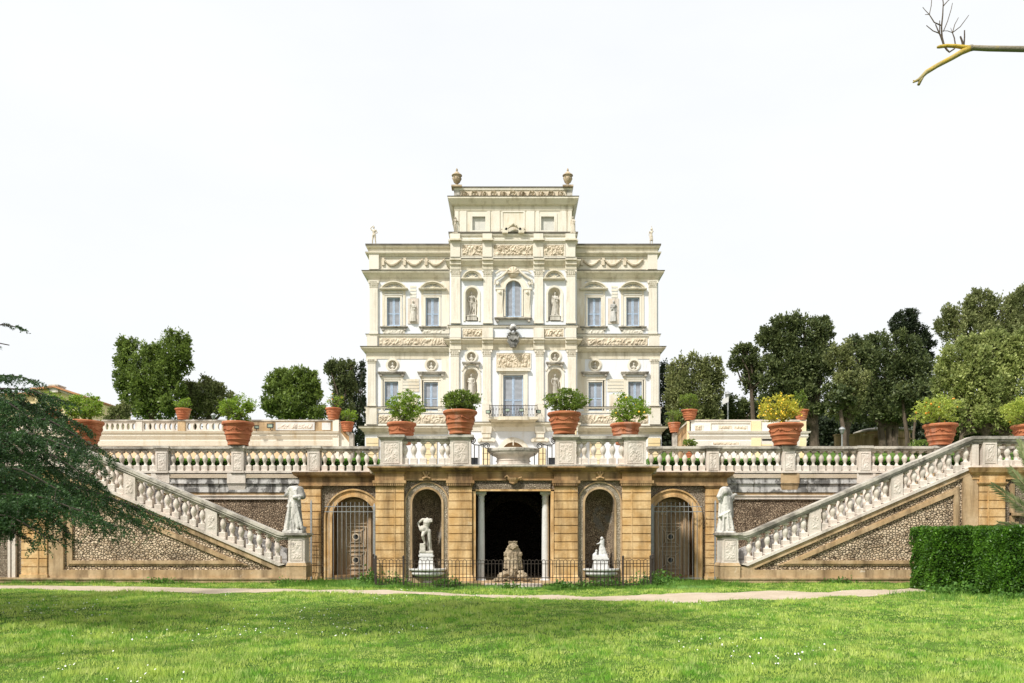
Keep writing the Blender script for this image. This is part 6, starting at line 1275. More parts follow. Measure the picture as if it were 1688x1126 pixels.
# ---------------------------------------------------------------- clipped hedges
def hedge(name, label, x0, x1, y0, y1, z0, z1, dens, size, mat, group, seed, bumpy=.05, tilt=None):
    rg = np.random.default_rng(seed); o = thing(name, ((x0+x1)/2, (y0+y1)/2, z0), label, 'hedge', group)
    mb = MB(); i_ = size*1.2; mb.box(x0+i_, x1-i_, y0+i_, y1-i_, z0, z1-i_); mb.build('dark_core', m_hedgei, o)  # solid near-black core; the shade between the leaves is put into its colour
    fs = [((x0,x1),(y0,y0),(z0,z1),(0,-1,0)),((x0,x1),(y1,y1),(z0,z1),(0,1,0)),((x0,x0),(y0,y1),(z0,z1),(-1,0,0)),((x1,x1),(y0,y1),(z0,z1),(1,0,0)),((x0,x1),(y0,y1),(z1,z1),(0,0,1))]; Ps, Ds = [], []
    for fx, fy, fz, nn in fs:
        e = [max(b_-a, 1e-6) for a, b_ in (fx, fy, fz)]; area = 1
        for q in e: area *= q if q > 1e-5 else 1
        n = int(area*dens*(.5 if nn[1] == 1 else 1)); P = np.stack([rg.uniform(fx[0], fx[1], n), rg.uniform(fy[0], fy[1], n), rg.uniform(fz[0], fz[1], n)], 1); nv = np.array(nn)
        bm = bumpy*(snoise(P[:,0]+P[:,1]*.7, P[:,2]*1.3+P[:,1], seed, 5)-.4)*2.2 ; P += nv*(bm-rg.exponential(size*.7, n)+size*.2)[:,None]; Ps.append(P); Ds.append(np.repeat(nv[None], n, 0)*.6)
    P = np.concatenate(Ps); quads_obj('foliage', leaves(P, size, seed, .25, 1.7, np.concatenate(Ds)), 0, mat, o); return o
hedge('clipped_hedge', 'tall clipped green hedge standing nearer the path at the right edge of the lawn', 13.55, 19.5, 21.9, 23.4, 0, 1.90, 2000, .075, m_hedge, 'clipped hedges by the path', 1, .055)
hedge('clipped_hedge', 'tall clipped green hedge block farther back, where the gravel path ends', 12.98, 15.6, 24.5, 26.0, 0, 1.93, 2000, .075, m_hedge, 'clipped hedges by the path', 2, .055)
zh = Z(757, 32.1)
hedge('box_hedge', 'low bright green box hedge behind the left balustrade', -22, -5.4, 31.85, 32.45, TZ, zh, 1100, .06, m_box, 'low box hedges behind the balustrades', 3, .03)
hedge('box_hedge', 'low bright green box hedge behind the right balustrade', 5.4, 22, 31.85, 32.45, TZ, zh, 1100, .06, m_box, 'low box hedges behind the balustrades', 4, .03)
Yg = 44; hedge('clipped_shrub', 'small clipped green shrub behind the pale curved wall on the right', X(1515,Yg), X(1548,Yg), Yg, Yg+1, 5.0, Z(727,Yg), 500, .10, m_laurel, None, 5, .15)

# ---------------------------------------------------------------- trees behind the terraces
def tree(name, label, Y, lobes, n, mat, size, trunk, seed, base=None, up=.25, group='trees behind the terraces', clump=.22, fill=.22, aspect=1.8):
    "lobes in photo pixels (px, py, rx, ry[, dy]) at depth Y; trunk: list of (px, py_top_of_trunk, width px)"
    k = Y/F; base = base or (7.7 if (Y >= 57 or trunk[0][0] < 1330) else 4.05+(Y-38)/19*3.7); L_ = [(X(l[0],Y), Y+(l[4] if len(l) > 4 else 0), Z(l[1],Y), l[2]*k, l[2]*k*.85, l[3]*k) for l in lobes]
    tx = X(trunk[0][0], Y); o = thing(name, (tx, Y, base), label, 'tree', group)
    size *= .72; rs_ = np.random.default_rng(seed+5); ext = []
    for l in L_:
        for _ in range(4):
            a = rs_.uniform(-.35, math.pi+.35); q = rs_.uniform(.22, .42); ext.append((l[0]+l[3]*.95*math.cos(a), l[1]-l[4]*rs_.uniform(0,.7), l[2]+l[5]*.95*math.sin(a), l[3]*q, l[4]*q, l[5]*q*rs_.uniform(.9,1.5)))
    L_ = [(l[0],l[1],l[2],l[3]*.92,l[4]*.92,l[5]*.92) for l in L_]+ext; P, d = crown_pts(L_, int(n*1.7), seed, clump*.8, fill*.5, stretch=2.1 if up > .2 else 1.2, shoots=.22); P += np.random.default_rng(seed).normal(size=P.shape)*size*.4
    quads_obj('crown', leaves(P, size, seed, up, aspect, d*.5), 0, mat, o)
    mb = MB(); rg = random.Random(seed)
    for (px, pt, w) in trunk:
        r = w*k/2; b0 = Vector((X(px,Y), Y, base-.1)); b1 = Vector((X(px+rg.uniform(-4,4),Y), Y, Z(pt,Y))); m_ = b0.lerp(b1, .5)+Vector((rg.uniform(-.2,.2),0,0)); mb.tube([b0, m_, b1], [r*1.2, r, r*.8], None, 8)
        for l in L_[:12]: 
            e = Vector(l[:3]); 
            if abs(e.x-b1.x) < 6 or len(trunk) == 1: mb.tube([b1-Vector((0,0,.1)), b1.lerp(e,.5)+Vector((rg.uniform(-.3,.3),rg.uniform(-.3,.3),-.2)), e+Vector((0,0,l[5]*.4))], r*.55, r*.15, 6)
    mb.build('trunk', m_bark, o); return o
tree('evergreen_tree', 'broad dense green tree with a notched heart-shaped top, left of the villa', 60, [(222,600,27,34),(285,590,27,36),(250,630,42,42),(230,655,30,34),(275,650,30,42),(215,570,12,10),(298,566,15,16),(258,585,14,12),(252,673,38,20),(200,600,8,12),(308,600,8,20)], 17000, m_laurel, .30, [(252,690,12)], 31)
tree('evergreen_tree', 'small grey green shrub tree at the foot of the heart-shaped tree', 56, [(193,685,13,14),(204,680,10,12),(182,694,8,8)], 1500, m_oakl, .24, [(193,700,3)], 32)
tree('evergreen_tree', 'rounded olive green tree between the two small pots on the left parapet', 62, [(340,655,32,24),(318,665,20,18),(365,662,20,18),(345,640,24,10),(330,680,24,14),(300,650,10,12),(372,680,12,10)], 8000, m_oakl, .26, [(322,692,5),(350,692,6)], 33)
tree('evergreen_tree', 'leafy round tree with bright leaves behind the carved marble slab', 58, [(470,640,24,24),(500,638,24,24),(485,665,38,28),(455,625,12,12),(512,655,16,22),(465,680,26,14),(500,682,30,14),(525,680,12,12),(505,618,14,8)], 9500, m_laurel, .30, [(485,695,8)], 34)
tree('evergreen_tree', 'narrow dark tree with an overhanging top, just left of the villa', 64, [(560,620,20,20),(570,605,14,10),(562,650,15,26),(548,609,10,9),(568,675,12,22),(572,640,12,20),(560,690,14,12)], 5500, m_oak, .28, [(563,690,6)], 35)
tree('evergreen_tree', 'slender dark tree pressed against the left edge of the villa', 88, [(592,620,12,18),(590,650,12,24),(595,680,12,24),(588,706,14,24),(600,720,14,22),(596,740,20,16)], 4500, m_dkc, .36, [(592,700,5)], 36, base=4.1)
# right of the villa
tree('evergreen_tree', 'dark tree pressed against the right edge of the villa', 88, [(1100,625,14,22),(1098,660,16,30),(1104,700,18,30),(1108,735,22,20)], 4500, m_dkc, .36, [(1100,700,6)], 37, base=4.1)
tree('evergreen_tree', 'wide flat-topped evergreen tree nearest the villa on the right', 64, [(1115,625,18,26),(1140,620,24,24),(1170,620,20,26),(1120,660,22,34),(1150,655,34,40),(1175,655,18,34),(1130,695,26,16),(1165,690,28,16),(1185,605,6,8)], 13000, m_oakl, .28, [(1145,712,8),(1165,712,8)], 38)
tree('evergreen_tree', 'low dark shrub tree behind the white upper wall', 66, [(1210,675,18,22),(1232,680,16,20),(1250,676,12,22),(1196,690,12,16)], 3500, m_oak, .28, [(1215,700,4)], 39)
tree('evergreen_tree', 'small-headed tree on a bare leaning trunk behind the white upper wall', 60, [(1225,590,20,16),(1240,605,18,20),(1212,604,12,10),(1245,630,13,22),(1232,628,12,18),(1236,580,12,8)], 4200, m_oak, .27, [(1239,640,8)], 40)
tree('evergreen_tree', 'tallest broad dark oak on the right, behind the pot of yellow fruit', 58, [(1285,560,34,26),(1325,545,32,22),(1355,550,16,18),(1300,600,40,34),(1340,600,34,40),(1270,560,18,14),(1290,640,38,30),(1330,650,40,34),(1300,535,26,10),(1350,590,20,30),(1310,680,40,20),(1280,670,26,26),(1362,532,8,8)], 24000, m_oak, .27, [(1345,700,14),(1337,700,9)], 41, clump=.19)
tree('evergreen_tree', 'lighter rounded tree standing in front of the tallest dark oak', 54, [(1400,620,22,20),(1405,640,26,22),(1385,590,20,18),(1400,660,24,20),(1390,680,24,14)], 6000, m_oakl, .25, [(1398,700,9)], 42)
tree('evergreen_tree', 'broad dark oak with upright shoots in the middle of the right grove', 60, [(1420,590,30,26),(1460,590,36,34),(1500,600,30,32),(1440,630,44,40),(1490,640,40,44),(1400,580,20,14),(1430,670,40,30),(1480,680,44,24),(1525,660,18,30),(1410,570,12,10)], 24000, m_oak, .27, [(1455,705,12),(1478,700,12),(1467,705,10)], 43, clump=.18, up=.6)
tree('stone_pine', 'tall dark pine with a small rounded head above the right grove', 78, [(1490,530,22,13),(1502,542,20,12),(1484,545,14,9),(1515,570,18,14),(1508,560,16,12),(1524,590,10,14),(1520,610,10,16),(1524,640,8,14)], 9000, m_dkc, .28, [(1512,540,5),(1524,600,3)], 44, clump=.2)
tree('evergreen_tree', 'tall grey green oak with two heads at the back of the right edge', 66, [(1580,525,26,24),(1615,510,26,24),(1560,540,16,20),(1650,520,26,26),(1680,510,28,26),(1600,550,40,24),(1660,550,40,24),(1615,490,16,8),(1690,545,30,30),(1710,520,26,30)], 17000, m_oakl, .28, [(1620,620,12),(1670,620,10)], 45, up=.7, clump=.18)
tree('evergreen_tree', 'big pale green tree with silvery leaf tips, in front at the right edge', 50, [(1580,595,32,28),(1630,580,36,26),(1680,590,36,32),(1570,630,30,34),(1620,640,44,50),(1670,640,44,50),(1600,680,36,30),(1650,690,44,24),(1690,690,40,24),(1640,556,20,10),(1600,566,24,10),(1560,650,18,30)], 24000, m_silver, .27, [(1620,715,12),(1660,715,12),(1585,715,7)], 46, clump=.17)
tree('evergreen_tree', 'dark undergrowth tree between the pale wall and the big pale green tree', 52, [(1560,700,20,24),(1590,710,24,22),(1630,715,30,16),(1545,680,12,18),(1600,690,20,20)], 5000, m_oak, .26, [(1585,720,5)], 47)
tree('evergreen_tree', 'shaded dark tree behind the bare trunks of the right grove', 80, [(1350,700,24,22),(1375,690,26,24),(1420,690,28,20),(1460,698,26,18),(1500,690,26,20),(1440,680,40,20),(1530,700,14,20),(1320,700,14,24)], 9000, m_dkc, .34, [(1420,720,8)], 48)
for px, w, lean, lb in ((1393,9,-6,'curving bare trunk of a grove tree beside the lamp post'),(1496,8,-5,'pale bare leaning trunk in front of the curved wall'),(1507,5,2,'thin bare trunk close beside the pale leaning one')):
    Y = 53; k = Y/F; zg = 4.05+(Y-38)/19*3.7; o = thing('tree', (X(px,Y), Y, 4.05+(Y-38)/19*3.7), lb, 'tree', 'bare trunks in the right grove'); mb = MB(); b0 = Vector((X(px,Y), Y, zg-.1))
    mb.tube([b0, (X(px-1,Y), Y, Z(716,Y)), (X(px+lean,Y), Y, Z(690,Y)), (X(px+lean*1.6,Y), Y, Z(660,Y))], [w*k*.5, w*k*.42, w*k*.36, w*k*.25], None, 8); mb.build('trunk', m_bark, o)
    P, d = crown_pts([(X(px+lean*1.6,Y), Y, Z(655,Y), 1.0, .9, .9)], 1500, px); quads_obj('crown', leaves(P, .25, px, .3, 1.8), 0, m_oak, o)

# ---------------------------------------------------------------- cedar at the left edge
m_needle = leafmat('cedar_needles', (.014,.050,.018), (.085,.165,.045), (.009,.026,.011), .2, 1.4, .5)
ced = thing('cedar_tree', (-16.8, 17.2, 0), 'dark blue green cedar with drooping layered branches hanging in from the left edge', 'tree')
m_dbark = stone('cedar_bark', (.035,.028,.022), (.06,.048,.036), (.02,.016,.012), .45, .65, .7, 2., fine=10)
def cedar():
    rg = np.random.default_rng(77); T = Vector((-16.8, 17.2, 0)); tw = MB(); V = []
    tw.tube([T+Vector((0,0,-.2)), T+Vector((.1,0,4)), T+Vector((-.1,.1,9)), T+Vector((0,0,14))], [.55,.45,.3,.08], None, 12)
    def C(px, py, Y): return Vector((X(px,Y), Y, Z(py,Y)))
    # tips and way points (photo pixels, depth) of the branches that reach into the picture
    B = [([(-120,560,16.5),(-20,537,16),(12,534,15.8),(40,543,15.7)], .22, .5), ([(-120,590,16.5),(-20,562,16.2),(15,569,16)], .25, .5),
         ([(-160,640,16.8),(-30,618,16.2),(35,620,15.8),(60,630,15.7)], .6, .8), ([(-160,670,16.4),(-20,640,15.6),(50,642,15.1),(98,660,14.8)], 1.0, 1),
         ([(-160,700,17),(0,662,16.2),(70,668,15.6),(128,700,15.2)], 1.0, 1), ([(-150,720,16),(0,690,15),(80,690,14.4),(170,745,14.2)], 1.1, 1),
         ([(-150,760,17.4),(20,720,16.6),(110,722,16),(165,770,15.6)], 1.1, 1), ([(-150,790,16),(0,750,14.8),(80,745,14.2),(150,790,13.9)], 1.2, 1),
         ([(-150,800,17.6),(10,770,17),(110,770,16.4),(150,800,16)], 1.1, 1), ([(-160,820,16),(0,790,14.8),(120,800,14),(215,832,13.6),(272,856,13.5)], .95, 1),
         ([(-160,830,17.2),(0,800,16.2),(110,806,15.6),(200,848,15.1),(245,866,15)], .95, 1), ([(-160,850,15.6),(0,822,14.2),(90,830,13.5),(160,860,13.2),(215,872,13.1)], .9, 1),
         ([(-160,860,16.8),(-20,838,15.6),(60,842,15),(118,882,14.7)], .9, 1), ([(-160,870,15.4),(-40,846,13.8),(20,850,13.3),(75,886,13)], .8, 1), ([(-160,880,16.5),(-60,856,15),(5,862,14.4),(30,884,14)], .7, 1),
         ([(-150,740,15),(-20,715,14),(50,712,13.4),(120,740,13)], 1.0, 1), ([(-150,820,17.8),(-20,800,17.2),(60,800,17),(140,830,16.6)], 1.1, 1), ([(-150,680,17.8),(-20,660,17.2),(40,665,16.9),(105,700,16.6)], .9, 1),
         ([(-150,770,14.6),(-20,765,13.6),(40,775,13.1),(100,810,12.9)], 1.0, 1), ([(-150,835,14.4),(-20,815,13.2),(60,815,12.8),(140,845,12.6)], .9, 1), ([(-150,800,15),(-40,785,14.2),(10,795,13.8),(60,830,13.6)], 1.0, 1), ([(-150,650,15.4),(-40,645,14.8),(10,660,14.4),(50,690,14.2)], .9, 1), ([(-150,720,16.8),(-60,700,16.2),(0,700,15.9),(60,725,15.7)], .9, 1)]
    paths = [([T+Vector((0,0,max(1.5, C(*b_[0][0] if False else b_[0][0][:2], 16.8).z)))]+[C(*q) for q in b_[0]], b_[1], b_[2]) for b_ in B]
    for k in range(34):                                                  # the rest of the crown, outside the picture
        a = rg.uniform(0, 6.28); h = 1.8+11.5*(k/34); Ln = (7.2-h*.42)*rg.uniform(.8, 1.1); dx, dy = math.cos(a), math.sin(a)
        if dx > .2 and h < 9: Ln = min(Ln, 4.2/dx)
        if dx > 0 and h >= 4: Ln = min(Ln, 5.0/max(dx, .1))
        p0 = T+Vector((0,0,h)); paths.append(([p0, p0+Vector((dx*Ln*.4, dy*Ln*.4, .25)), p0+Vector((dx*Ln*.75, dy*Ln*.75, .1)), p0+Vector((dx*Ln, dy*Ln, -.5))], 1.1, .45))
    for pts, wid, dens in paths:
        # resample
        seg = [(pts[i+1]-pts[i]).length for i in range(len(pts)-1)]; tot = sum(seg); S_ = []; n = int(tot/.10)
        for i in range(n+1):
            t_ = tot*i/n; j = 0
            while j < len(seg)-1 and t_ > seg[j]: t_ -= seg[j]; j += 1
            S_.append(pts[j].lerp(pts[j+1], min(1, t_/seg[j])))
        for _ in range(3): S_ = [S_[0]]+[(S_[i-1]+S_[i]*2+S_[i+1])/4 for i in range(1, n)]+[S_[-1]]
        tw.tube(S_[::4]+[S_[-1]], .05, .008, 5)
        for i in range(int(n*.22), n+1):
            u = i/n; p = S_[i]; d = (S_[min(i+1,n)]-S_[max(i-1,0)]).normalized()
            if p.x < -13.4 and rg.random() < .5: continue
            for sd in (-1, 1):
                if rg.random() > dens*.54+.04: continue
                Lw = wid*1.15*(.25+.75*math.sin(min(1, (1-u)*1.6+.08)*math.pi*.5))*rg.uniform(.6, 1.1); side = d.cross(Vector((0,0,1))).normalized()*sd
                dirv = (side*.7+d*.8+Vector((0,0,rg.uniform(-.05,.25)))).normalized(); m = max(3, int(Lw/.055)); q = p.copy()
                for j in range(m):
                    v = j/m; dirv = (dirv+Vector((rg.normal(0,.04), rg.normal(0,.04), -.09-.07*v))).normalized(); q = q+dirv*(Lw/m)
                    V.append((q, dirv, .064*(1-.25*v)))
                    if j % 3 == 1 or (j % 3 == 2 and rg.random() < .4):     # drooping side ropes
                        s2 = dirv.cross(Vector((0,0,1))).normalized()*(1 if rg.random() < .5 else -1); dv = (dirv*.6+s2*.7+Vector((0,0,rg.uniform(-.2,.1)))).normalized(); ln = rg.uniform(.14,.36)*(1-.5*v)*min(1, wid+.25); kk = max(2, int(ln/.05)); q2 = q.copy()
                        for _ in range(kk): dv = (dv+Vector((0,0,-.16))).normalized(); q2 = q2+dv*(ln/kk); V.append((q2, dv, .052))
                if rg.random() < .35: tw.tube([p, p.lerp(q, .5)+Vector((0,0,.04)), q], .012, .004, 3)
    Cn = np.array([tuple(a) for a, _, _ in V]); D = np.array([tuple(b_) for _, b_, _ in V]); Sz = np.array([c for _, _, c in V]); K = 7; out = []
    for k in range(K):                                                   # a tuft of needles: thin blades around the twig direction
        e = rg.normal(size=Cn.shape); e -= (e*D).sum(1)[:,None]*D; e /= np.linalg.norm(e, axis=1)[:,None]+1e-9; ax = D*.55+e*.8; ax /= np.linalg.norm(ax, axis=1)[:,None]; w = np.cross(ax, rg.normal(size=Cn.shape)); w /= np.linalg.norm(w, axis=1)[:,None]+1e-9
        s = (Sz*rg.uniform(.6, 1.1, len(Sz)))[:,None]; b0 = Cn+D*(rg.uniform(-.5, .5, len(Sz))*Sz)[:,None]; Q = np.zeros((len(Cn), 4, 3)); Q[:,0] = b0; Q[:,1] = b0+ax*s*.5+w*s*.19; Q[:,2] = b0+ax*s; Q[:,3] = b0+ax*s*.5-w*s*.19; out.append(Q.reshape(-1,3))
    A_ = np.concatenate(out); print('cedar needles', len(A_)//4)
    tw.build('trunk', m_dbark, ced); quads_obj('needles', A_, 0, m_needle, ced)
cedar()
# a broad tree beyond the left edge, whose shade falls across the lawn
def shade_tree(x, y, h, r, seed, label, name='evergreen_tree'):
    o = thing(name, (x, y, 0), label, 'tree', 'trees beside the lawn, beyond the picture'); P, d = crown_pts([(x, y, h-r*.8, r, r, r*.8), (x+r*.5, y-.3*r, h-r*1.1, r*.7, r*.7, r*.6), (x-r*.4, y+r*.4, h-r*1.2, r*.7, r*.7, r*.6)], 9000, seed, .2, .3)
    quads_obj('crown', leaves(P, .34, seed, .2, 1.5), 0, m_oak, o); mb = MB(); mb.tube([(x,y,-.2),(x+.1,y,h*.35),(x,y,h*.7)], [.4,.3,.15], None, 8); mb.build('trunk', m_bark, o)
shade_tree(-20.0, 12.5, 12.5, 4.2, 102, 'tall broad tree standing left of the lawn, farthest out')
shade_tree(-10.6, 6.4, 19.5, 3.4, 103, 'very tall tree standing left of the viewer, beside the lawn')
# ---------------------------------------------------------------- bare branch top right
def bare():
    Y = 8.2; k = Y/F; C = lambda px, py, dy=0: Vector((X(px,Y), Y+dy, Z(py,Y))); o = thing('bare_tree', (X(2300,Y), Y+.4, 0), 'leafless grey branch with yellow lichen and thin twigs reaching in at the top right corner', 'tree')
    mb = MB(); x0 = X(2300,Y); mb.tube([(x0,Y+.4,-.1),(x0+.05,Y+.4,2.5),(x0-.05,Y+.4,4.6),(x0+.1,Y+.4,6.6),(x0+.5,Y+.2,9.5)], [.22,.19,.16,.12,.03], None, 10); rb_ = random.Random(4)
    for i in range(16):
        a = rb_.uniform(-1.2, 1.3); h_ = 4.8+i*.25; ln = 3.4-i*.12; d_ = Vector((math.cos(a), math.sin(a), .35)); p_ = Vector((x0, Y+.4, h_)); e_ = p_+d_*ln; mb.tube([p_, p_+d_*ln*.5+Vector((0,0,-.1)), e_], .05, .012, 6)
        for j in range(5): q_ = p_+d_*ln*rb_.uniform(.35,.95); mb.tube([q_, q_+Vector((rb_.uniform(-.3,.5), rb_.uniform(-.4,.4), rb_.uniform(.2,.8)))], .012, .004, 4); mb.build('trunk', m_bark, o)
    ml = stone('lichen_bark', (.24,.21,.155), (.33,.29,.215), (.06,.05,.035), .5, .66, .6, 5, streak=False, fine=40, patch=(.42,.31,.07), plo=.60, phi=.68)
    my = stone('yellow_lichen_bark', (.30,.25,.13), (.38,.33,.20), (.10,.08,.04), .5, .7, .6, 5, streak=False, fine=40, patch=(.52,.36,.045), plo=.44, phi=.56)
    mb = MB(); r = 4.6*k
    mb.tube([C(2300,95,.4), C(2050,70,.2), C(1850,78,.1), C(1760,80.5), C(1688,81), C(1630,80), C(1606,79), C(1598,80)], [r*1.9,r*1.5,r*1.3,r*1.1,r,r*.95,r*.9,r*1.1], None, 10)
    mb.lathe([(0,-.03),(.028,-.02),(.033,0),(.028,.02),(0,.03)], tuple(C(1600,79)), 8); br = mb.build('branch', ml, o, smooth=True)
    mb = MB(); mb.tube([C(1598,80), C(1585,86), C(1570,95), C(1545,108), C(1527,119), C(1515,131), C(1505,136)], [r*1.1,r*.95,r*.85,r*.8,r*.8,r*.6,r*.25], None, 8); mb.tube([C(1522,124), C(1517,133), C(1514,140)], [r*.6,r*.6,r*.5], None, 7); mb.tube([C(1509,134),C(1505,132.5)], r*.3, r*.15, 5)
    mb.tube([C(1601,80), C(1590,78), C(1575,76), C(1560,75.5), C(1549,77), C(1545,78)], [r*1.0,r*.75,r*.65,r*.6,r*.6,r*.4], None, 8); mb.build('forked_branch', my, o, smooth=True)
    mb = MB(); q = lambda *p: [C(*a) for a in p]
    for pts, a, b_ in ((q((1556,75),(1553,62),(1552,45),(1554,25),(1555,5),(1553,-10)),.011,.004),(q((1556,75),(1550,58),(1547,52),(1542,40)),.009,.005),(q((1548,55),(1538,51),(1527,42)),.006,.004),(q((1551,42),(1540,37),(1532,24),(1535,10),(1536,-4)),.007,.003),(q((1532,24),(1526,18),(1521,12)),.004,.003),(q((1532,24),(1525,24)),.004,.003),
                       (q((1555,10),(1562,2),(1568,-3)),.006,.003),(q((1555,52),(1562,35),(1568,15),(1570,5)),.005,.003),(q((1575,74),(1573,62),(1570,54)),.007,.005),(q((1570,54),(1574,40),(1580,29)),.005,.003),(q((1570,54),(1583,44),(1592,32),(1597,25)),.005,.003),(q((1570,54),(1562,51),(1554,51)),.004,.003),(q((1570,54),(1567,46)),.003,.002),
                       (q((1588,76),(1586,68),(1583,60)),.012,.008),(q((1589,75),(1590,62),(1590,50)),.008,.006),(q((1557,76),(1561,82),(1565,86),(1574,80)),.011,.007),(q((1549,58),(1549,44),(1549,34)),.006,.004)):
        mb.tube(pts, a, b_, 5)
    mb.build('twigs', m_bark, o)
bare()
# ---------------------------------------------------------------- palm at the right edge
def palm():
    m_p = leafmat('palm_leaflets', (.17,.21,.08), (.34,.38,.19), (.09,.12,.05), .2, 3, .45); m_r = plain('palm_ribs', (.34,.33,.16), .5)
    Y = 25.2; x0, z0 = X(1765,Y), Z(900,Y); o = thing('palm_plant', (x0, Y, 0), 'feathery green palm fronds arching over the clipped hedge at the right edge', 'palm'); rg = np.random.default_rng(5)
    mb = MB(); mb.tube([(x0,Y,-.1),(x0,Y,z0*.5),(x0,Y,z0)], .22, .18, 10); mb.build('trunk', m_bark, o)
    fr = [(1626,799,-.3),(1668,770,.1),(1690,735,.3),(1640,862,-.2),(1700,720,.6),(1760,700,0),(1830,740,.2),(1870,800,0),(1850,870,.3),(1780,720,-1),(1720,880,-.9),(1800,880,-.8)]
    for px, py, dy in fr:
        tip = Vector((X(px,Y), Y+dy, Z(py,Y))); b0 = Vector((x0, Y, z0)); mid = b0.lerp(tip, .5)+Vector((0,0,.10+.0*Y)); pts = [b0*(1-t_)**2+mid*2*t_*(1-t_)+tip*t_*t_ for t_ in np.linspace(0,1,26)]; fo = MB(); fo.tube(pts, .022, .005, 5); r_ = fo.build('frond', m_r, o)
        V = []
        for i in range(3, 25):
            for h in (0, .33, .66):
                p = pts[i].lerp(pts[min(25,i+1)], h); d = (pts[min(i+1,25)]-pts[i-1]).normalized(); s1 = d.cross(Vector((0,1,.25))).normalized()
                for sg in (-1, 1):
                    dirv = (s1*sg*.42+d*.9+Vector(rg.normal(0,.07,3))+Vector((0,0,-.05))).normalized(); Ln = .44*math.sin(math.pi*(.12+.80*i/25))+.05; w = dirv.cross(Vector((0,.8,.3))).normalized()*.021; q = p+dirv*Ln+Vector((0,0,-.05)); m_ = p.lerp(q,.4); V += [tuple(p), tuple(m_+w), tuple(q), tuple(m_-w)]
        quads_obj('leaflets', np.array(V), 0, m_p, r_) if r_.name in WL else None
palm()
# ---------------------------------------------------------------- far things: house, exedra wall, lamps, board, cars
def house():
    Y = 95; z = lambda p: Z(p, Y); o = thing('yellow_house', (X(80,Y), Y, 7), 'distant pale yellow house with tiled roofs and a white chimney block, behind the cedar', 'house')
    mb = MB(); x = lambda p: X(p, Y)
    pl = [(x(-60),7),(x(62),7),(x(62),z(647)),(x(-60),z(647))]; mb.prism(pl, Y+2, Y+14); pl = [(x(58),7),(x(136),7),(x(136),z(655)),(x(92),z(640)),(x(58),z(644))]; mb.prism(pl, Y, Y+12); mb.build('wall', m_yell, o)
    mt = stone('roof_tiles', (.42,.19,.09), (.50,.26,.14), (.2,.12,.08), .5, .7, .6, 2, streak=False)
    mb = MB(); mb.prism([(x(56),z(641.5)),(x(95),z(637.5)),(x(138),z(652)),(x(138),z(655)),(x(95),z(640.5)),(x(56),z(644.5))], Y-.8, Y+12.5); mb.prism([(x(-62),z(645)),(x(64),z(642.5)),(x(64),z(646)),(x(-62),z(648))], Y+1.5, Y+14.5); mb.build('roof', mt, o)
    mb = MB(); mb.prism([(x(96),z(641)),(x(134),z(655)),(x(134),z(658.5)),(x(96),z(644.5))], Y-.4, Y); mb.box(x(86), x(100), Y-.6, Y+1, z(648), z(637)); mb.box(x(85), x(101), Y-.7, Y+1.1, z(637.5), z(635.5)); mb.build('cornice', m_balus, o)
    w = MB()
    for q in (104, 118): w.box(x(q), x(q+4), Y-.05, Y+.02, z(672), z(664))
    w.build('window', m_glassw, o)
house()
Y = 62.0; zw = lambda p: Z(p, Y)
o = thing('round_pavilion', (X(1475,Y), Y, 7.7), 'pale round garden pavilion with moulded coping, seen between the trunks on the right', 'pavilion'); mb = MB(); r_ = 41*Y/F
mb.lathe([(r_,7.4),(r_,zw(722)),(r_+.12,zw(721.5)),(r_+.12,zw(720)),(r_,zw(719.5)),(r_,zw(709))], (X(1475,Y), Y+r_, 0), 40); mb.build('wall', m_tan, o, auto=30)
mb = MB(); mb.lathe([(r_,zw(709.5)),(r_+.3,zw(708.5)),(r_+.3,zw(706.5)),(r_*.8,zw(702)),(0,zw(700))], (X(1475,Y), Y+r_, 0), 40); mb.build('roof', m_rail, o, auto=30)
o = thing('low_garden_wall', (X(1405,Y), Y, 7.7), 'low pale garden wall between the lamp post and the dark grove', 'garden wall'); mb = MB(); mb.box(X(1378,Y), X(1440,Y), Y, Y+.4, 7.4, zw(718)); mb.box(X(1377,Y), X(1441,Y), Y-.1, Y+.5, zw(718), zw(715.5)); mb.build('wall', m_tan, o)
hedge('dark_hedge', 'tall dark hedge closing the back of the right grove', X(1335,70), X(1740,70), 70, 72, 7.5, Z(690,70), 90, .30, m_dkc, None, 8, .5)
hedge('dark_hedge', 'dark hedge behind the white upper wall, beside the bare leaning trunk', X(1092,70), X(1262,70), 70, 71.5, 7.5, Z(684,70), 90, .30, m_dkc, None, 9, .4)
def lamp(px, py_t, Y, label, base, kind=0):
    k = Y/F; o = thing('lamp_post', (X(px,Y), Y, base), label, 'lamp post', 'park lamp posts'); mb = MB(); c = X(px,Y); zt2 = Z(py_t,Y); mb.tube([(c,Y,base-.1),(c,Y,zt2-.3)], .06, .04, 8); mb.build('pole', m_greyiron, o)
    mb = MB(); mb.lathe([(.04,-.34),(.10,-.28),(.15,-.08),(.20,-.05),(.16,.05),(.06,.12),(0,.14)], (c,Y,zt2), 14); mb.build('lantern', m_greyiron, o, auto=40); return o
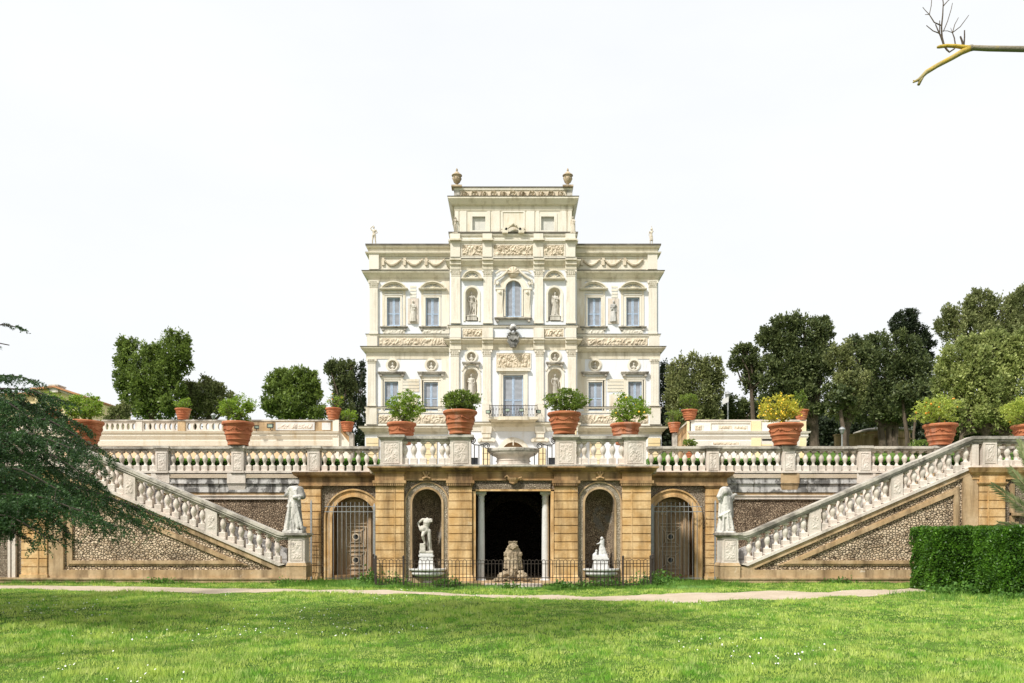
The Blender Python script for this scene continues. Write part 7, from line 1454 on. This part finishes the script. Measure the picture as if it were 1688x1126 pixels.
lamp(1200, 649, 52, 'slim lamp post rising behind the white upper wall on the right', 7.7); lamp(1388, 707, 50, 'lamp post beside the curving bare trunk in the right grove', 6.3); lamp(389, 652, 60, 'lamp post with round lantern behind the olive green tree', 7.7); lamp(352, 684, 58, 'short lamp post under the olive green tree on the left', 7.7)
Y = 51.5; sb = thing('sign_board', (X(1198,Y), Y, Z(662,Y)-.3), 'small tilted white board fixed beside the slim lamp post', 'sign'); mb = MB(); c, z_ = X(1196,Y), Z(661,Y); mb.add([(c-.2,Y,z_-.25),(c+.2,Y,z_-.05),(c+.2,Y,z_+.3),(c-.2,Y,z_+.1),(c-.2,Y+.04,z_-.25),(c+.2,Y+.04,z_-.05),(c+.2,Y+.04,z_+.3),(c-.2,Y+.04,z_+.1)], [(0,1,2,3),(7,6,5,4),(0,4,5,1),(1,5,6,2),(2,6,7,3),(3,7,4,0)]); mb.build('panel', m_white, sb)
mb = MB(); mb.tube([(c,Y+.02,z_-.2),(X(1200,Y),Y+.3,z_-.3)], .02); mb.build('bracket', m_greyiron, sb)
def car(px, Y, base, label, col, seed):
    o = thing('parked_car', (X(px,Y), Y, base), label, 'car', 'cars parked beyond the lawn'); m = plain('car_paint', col, .3, .1, .05); c = X(px,Y); z = base
    mb = MB(); mb.prism([(c-2.0,z+.3),(c+2.0,z+.3),(c+2.05,z+.7),(c+1.5,z+.88),(c+1.0,z+.92),(c-1.2,z+.95),(c-2.0,z+.85)], Y-.85, Y+.85); mb.prism([(c-1.5,z+.9),(c+1.05,z+.9),(c+.5,z+1.4),(c-.9,z+1.42)], Y-.7, Y+.7); mb.build('body', m, o)
    mb = MB(); mb.prism([(c-1.25,z+.93),(c-.2,z+.93),(c-.2,z+1.34),(c-.85,z+1.34)], Y-.72, Y-.705); mb.prism([(c-.1,z+.93),(c+.85,z+.93),(c+.42,z+1.34),(c-.1,z+1.34)], Y-.72, Y-.705); mb.build('windows', m_glassw, o)
    for q in (-1.25, 1.25):
        w = MB(); t_ = MB(); t_.lathe([(.32,-.1),(.34,0),(.32,.1)], seg=16); w.merge(t_, Matrix.Translation((c+q, Y-.8, z+.33)) @ Matrix.Rotation(R(90), 4, 'X')); w.build('wheel', m_black, o)
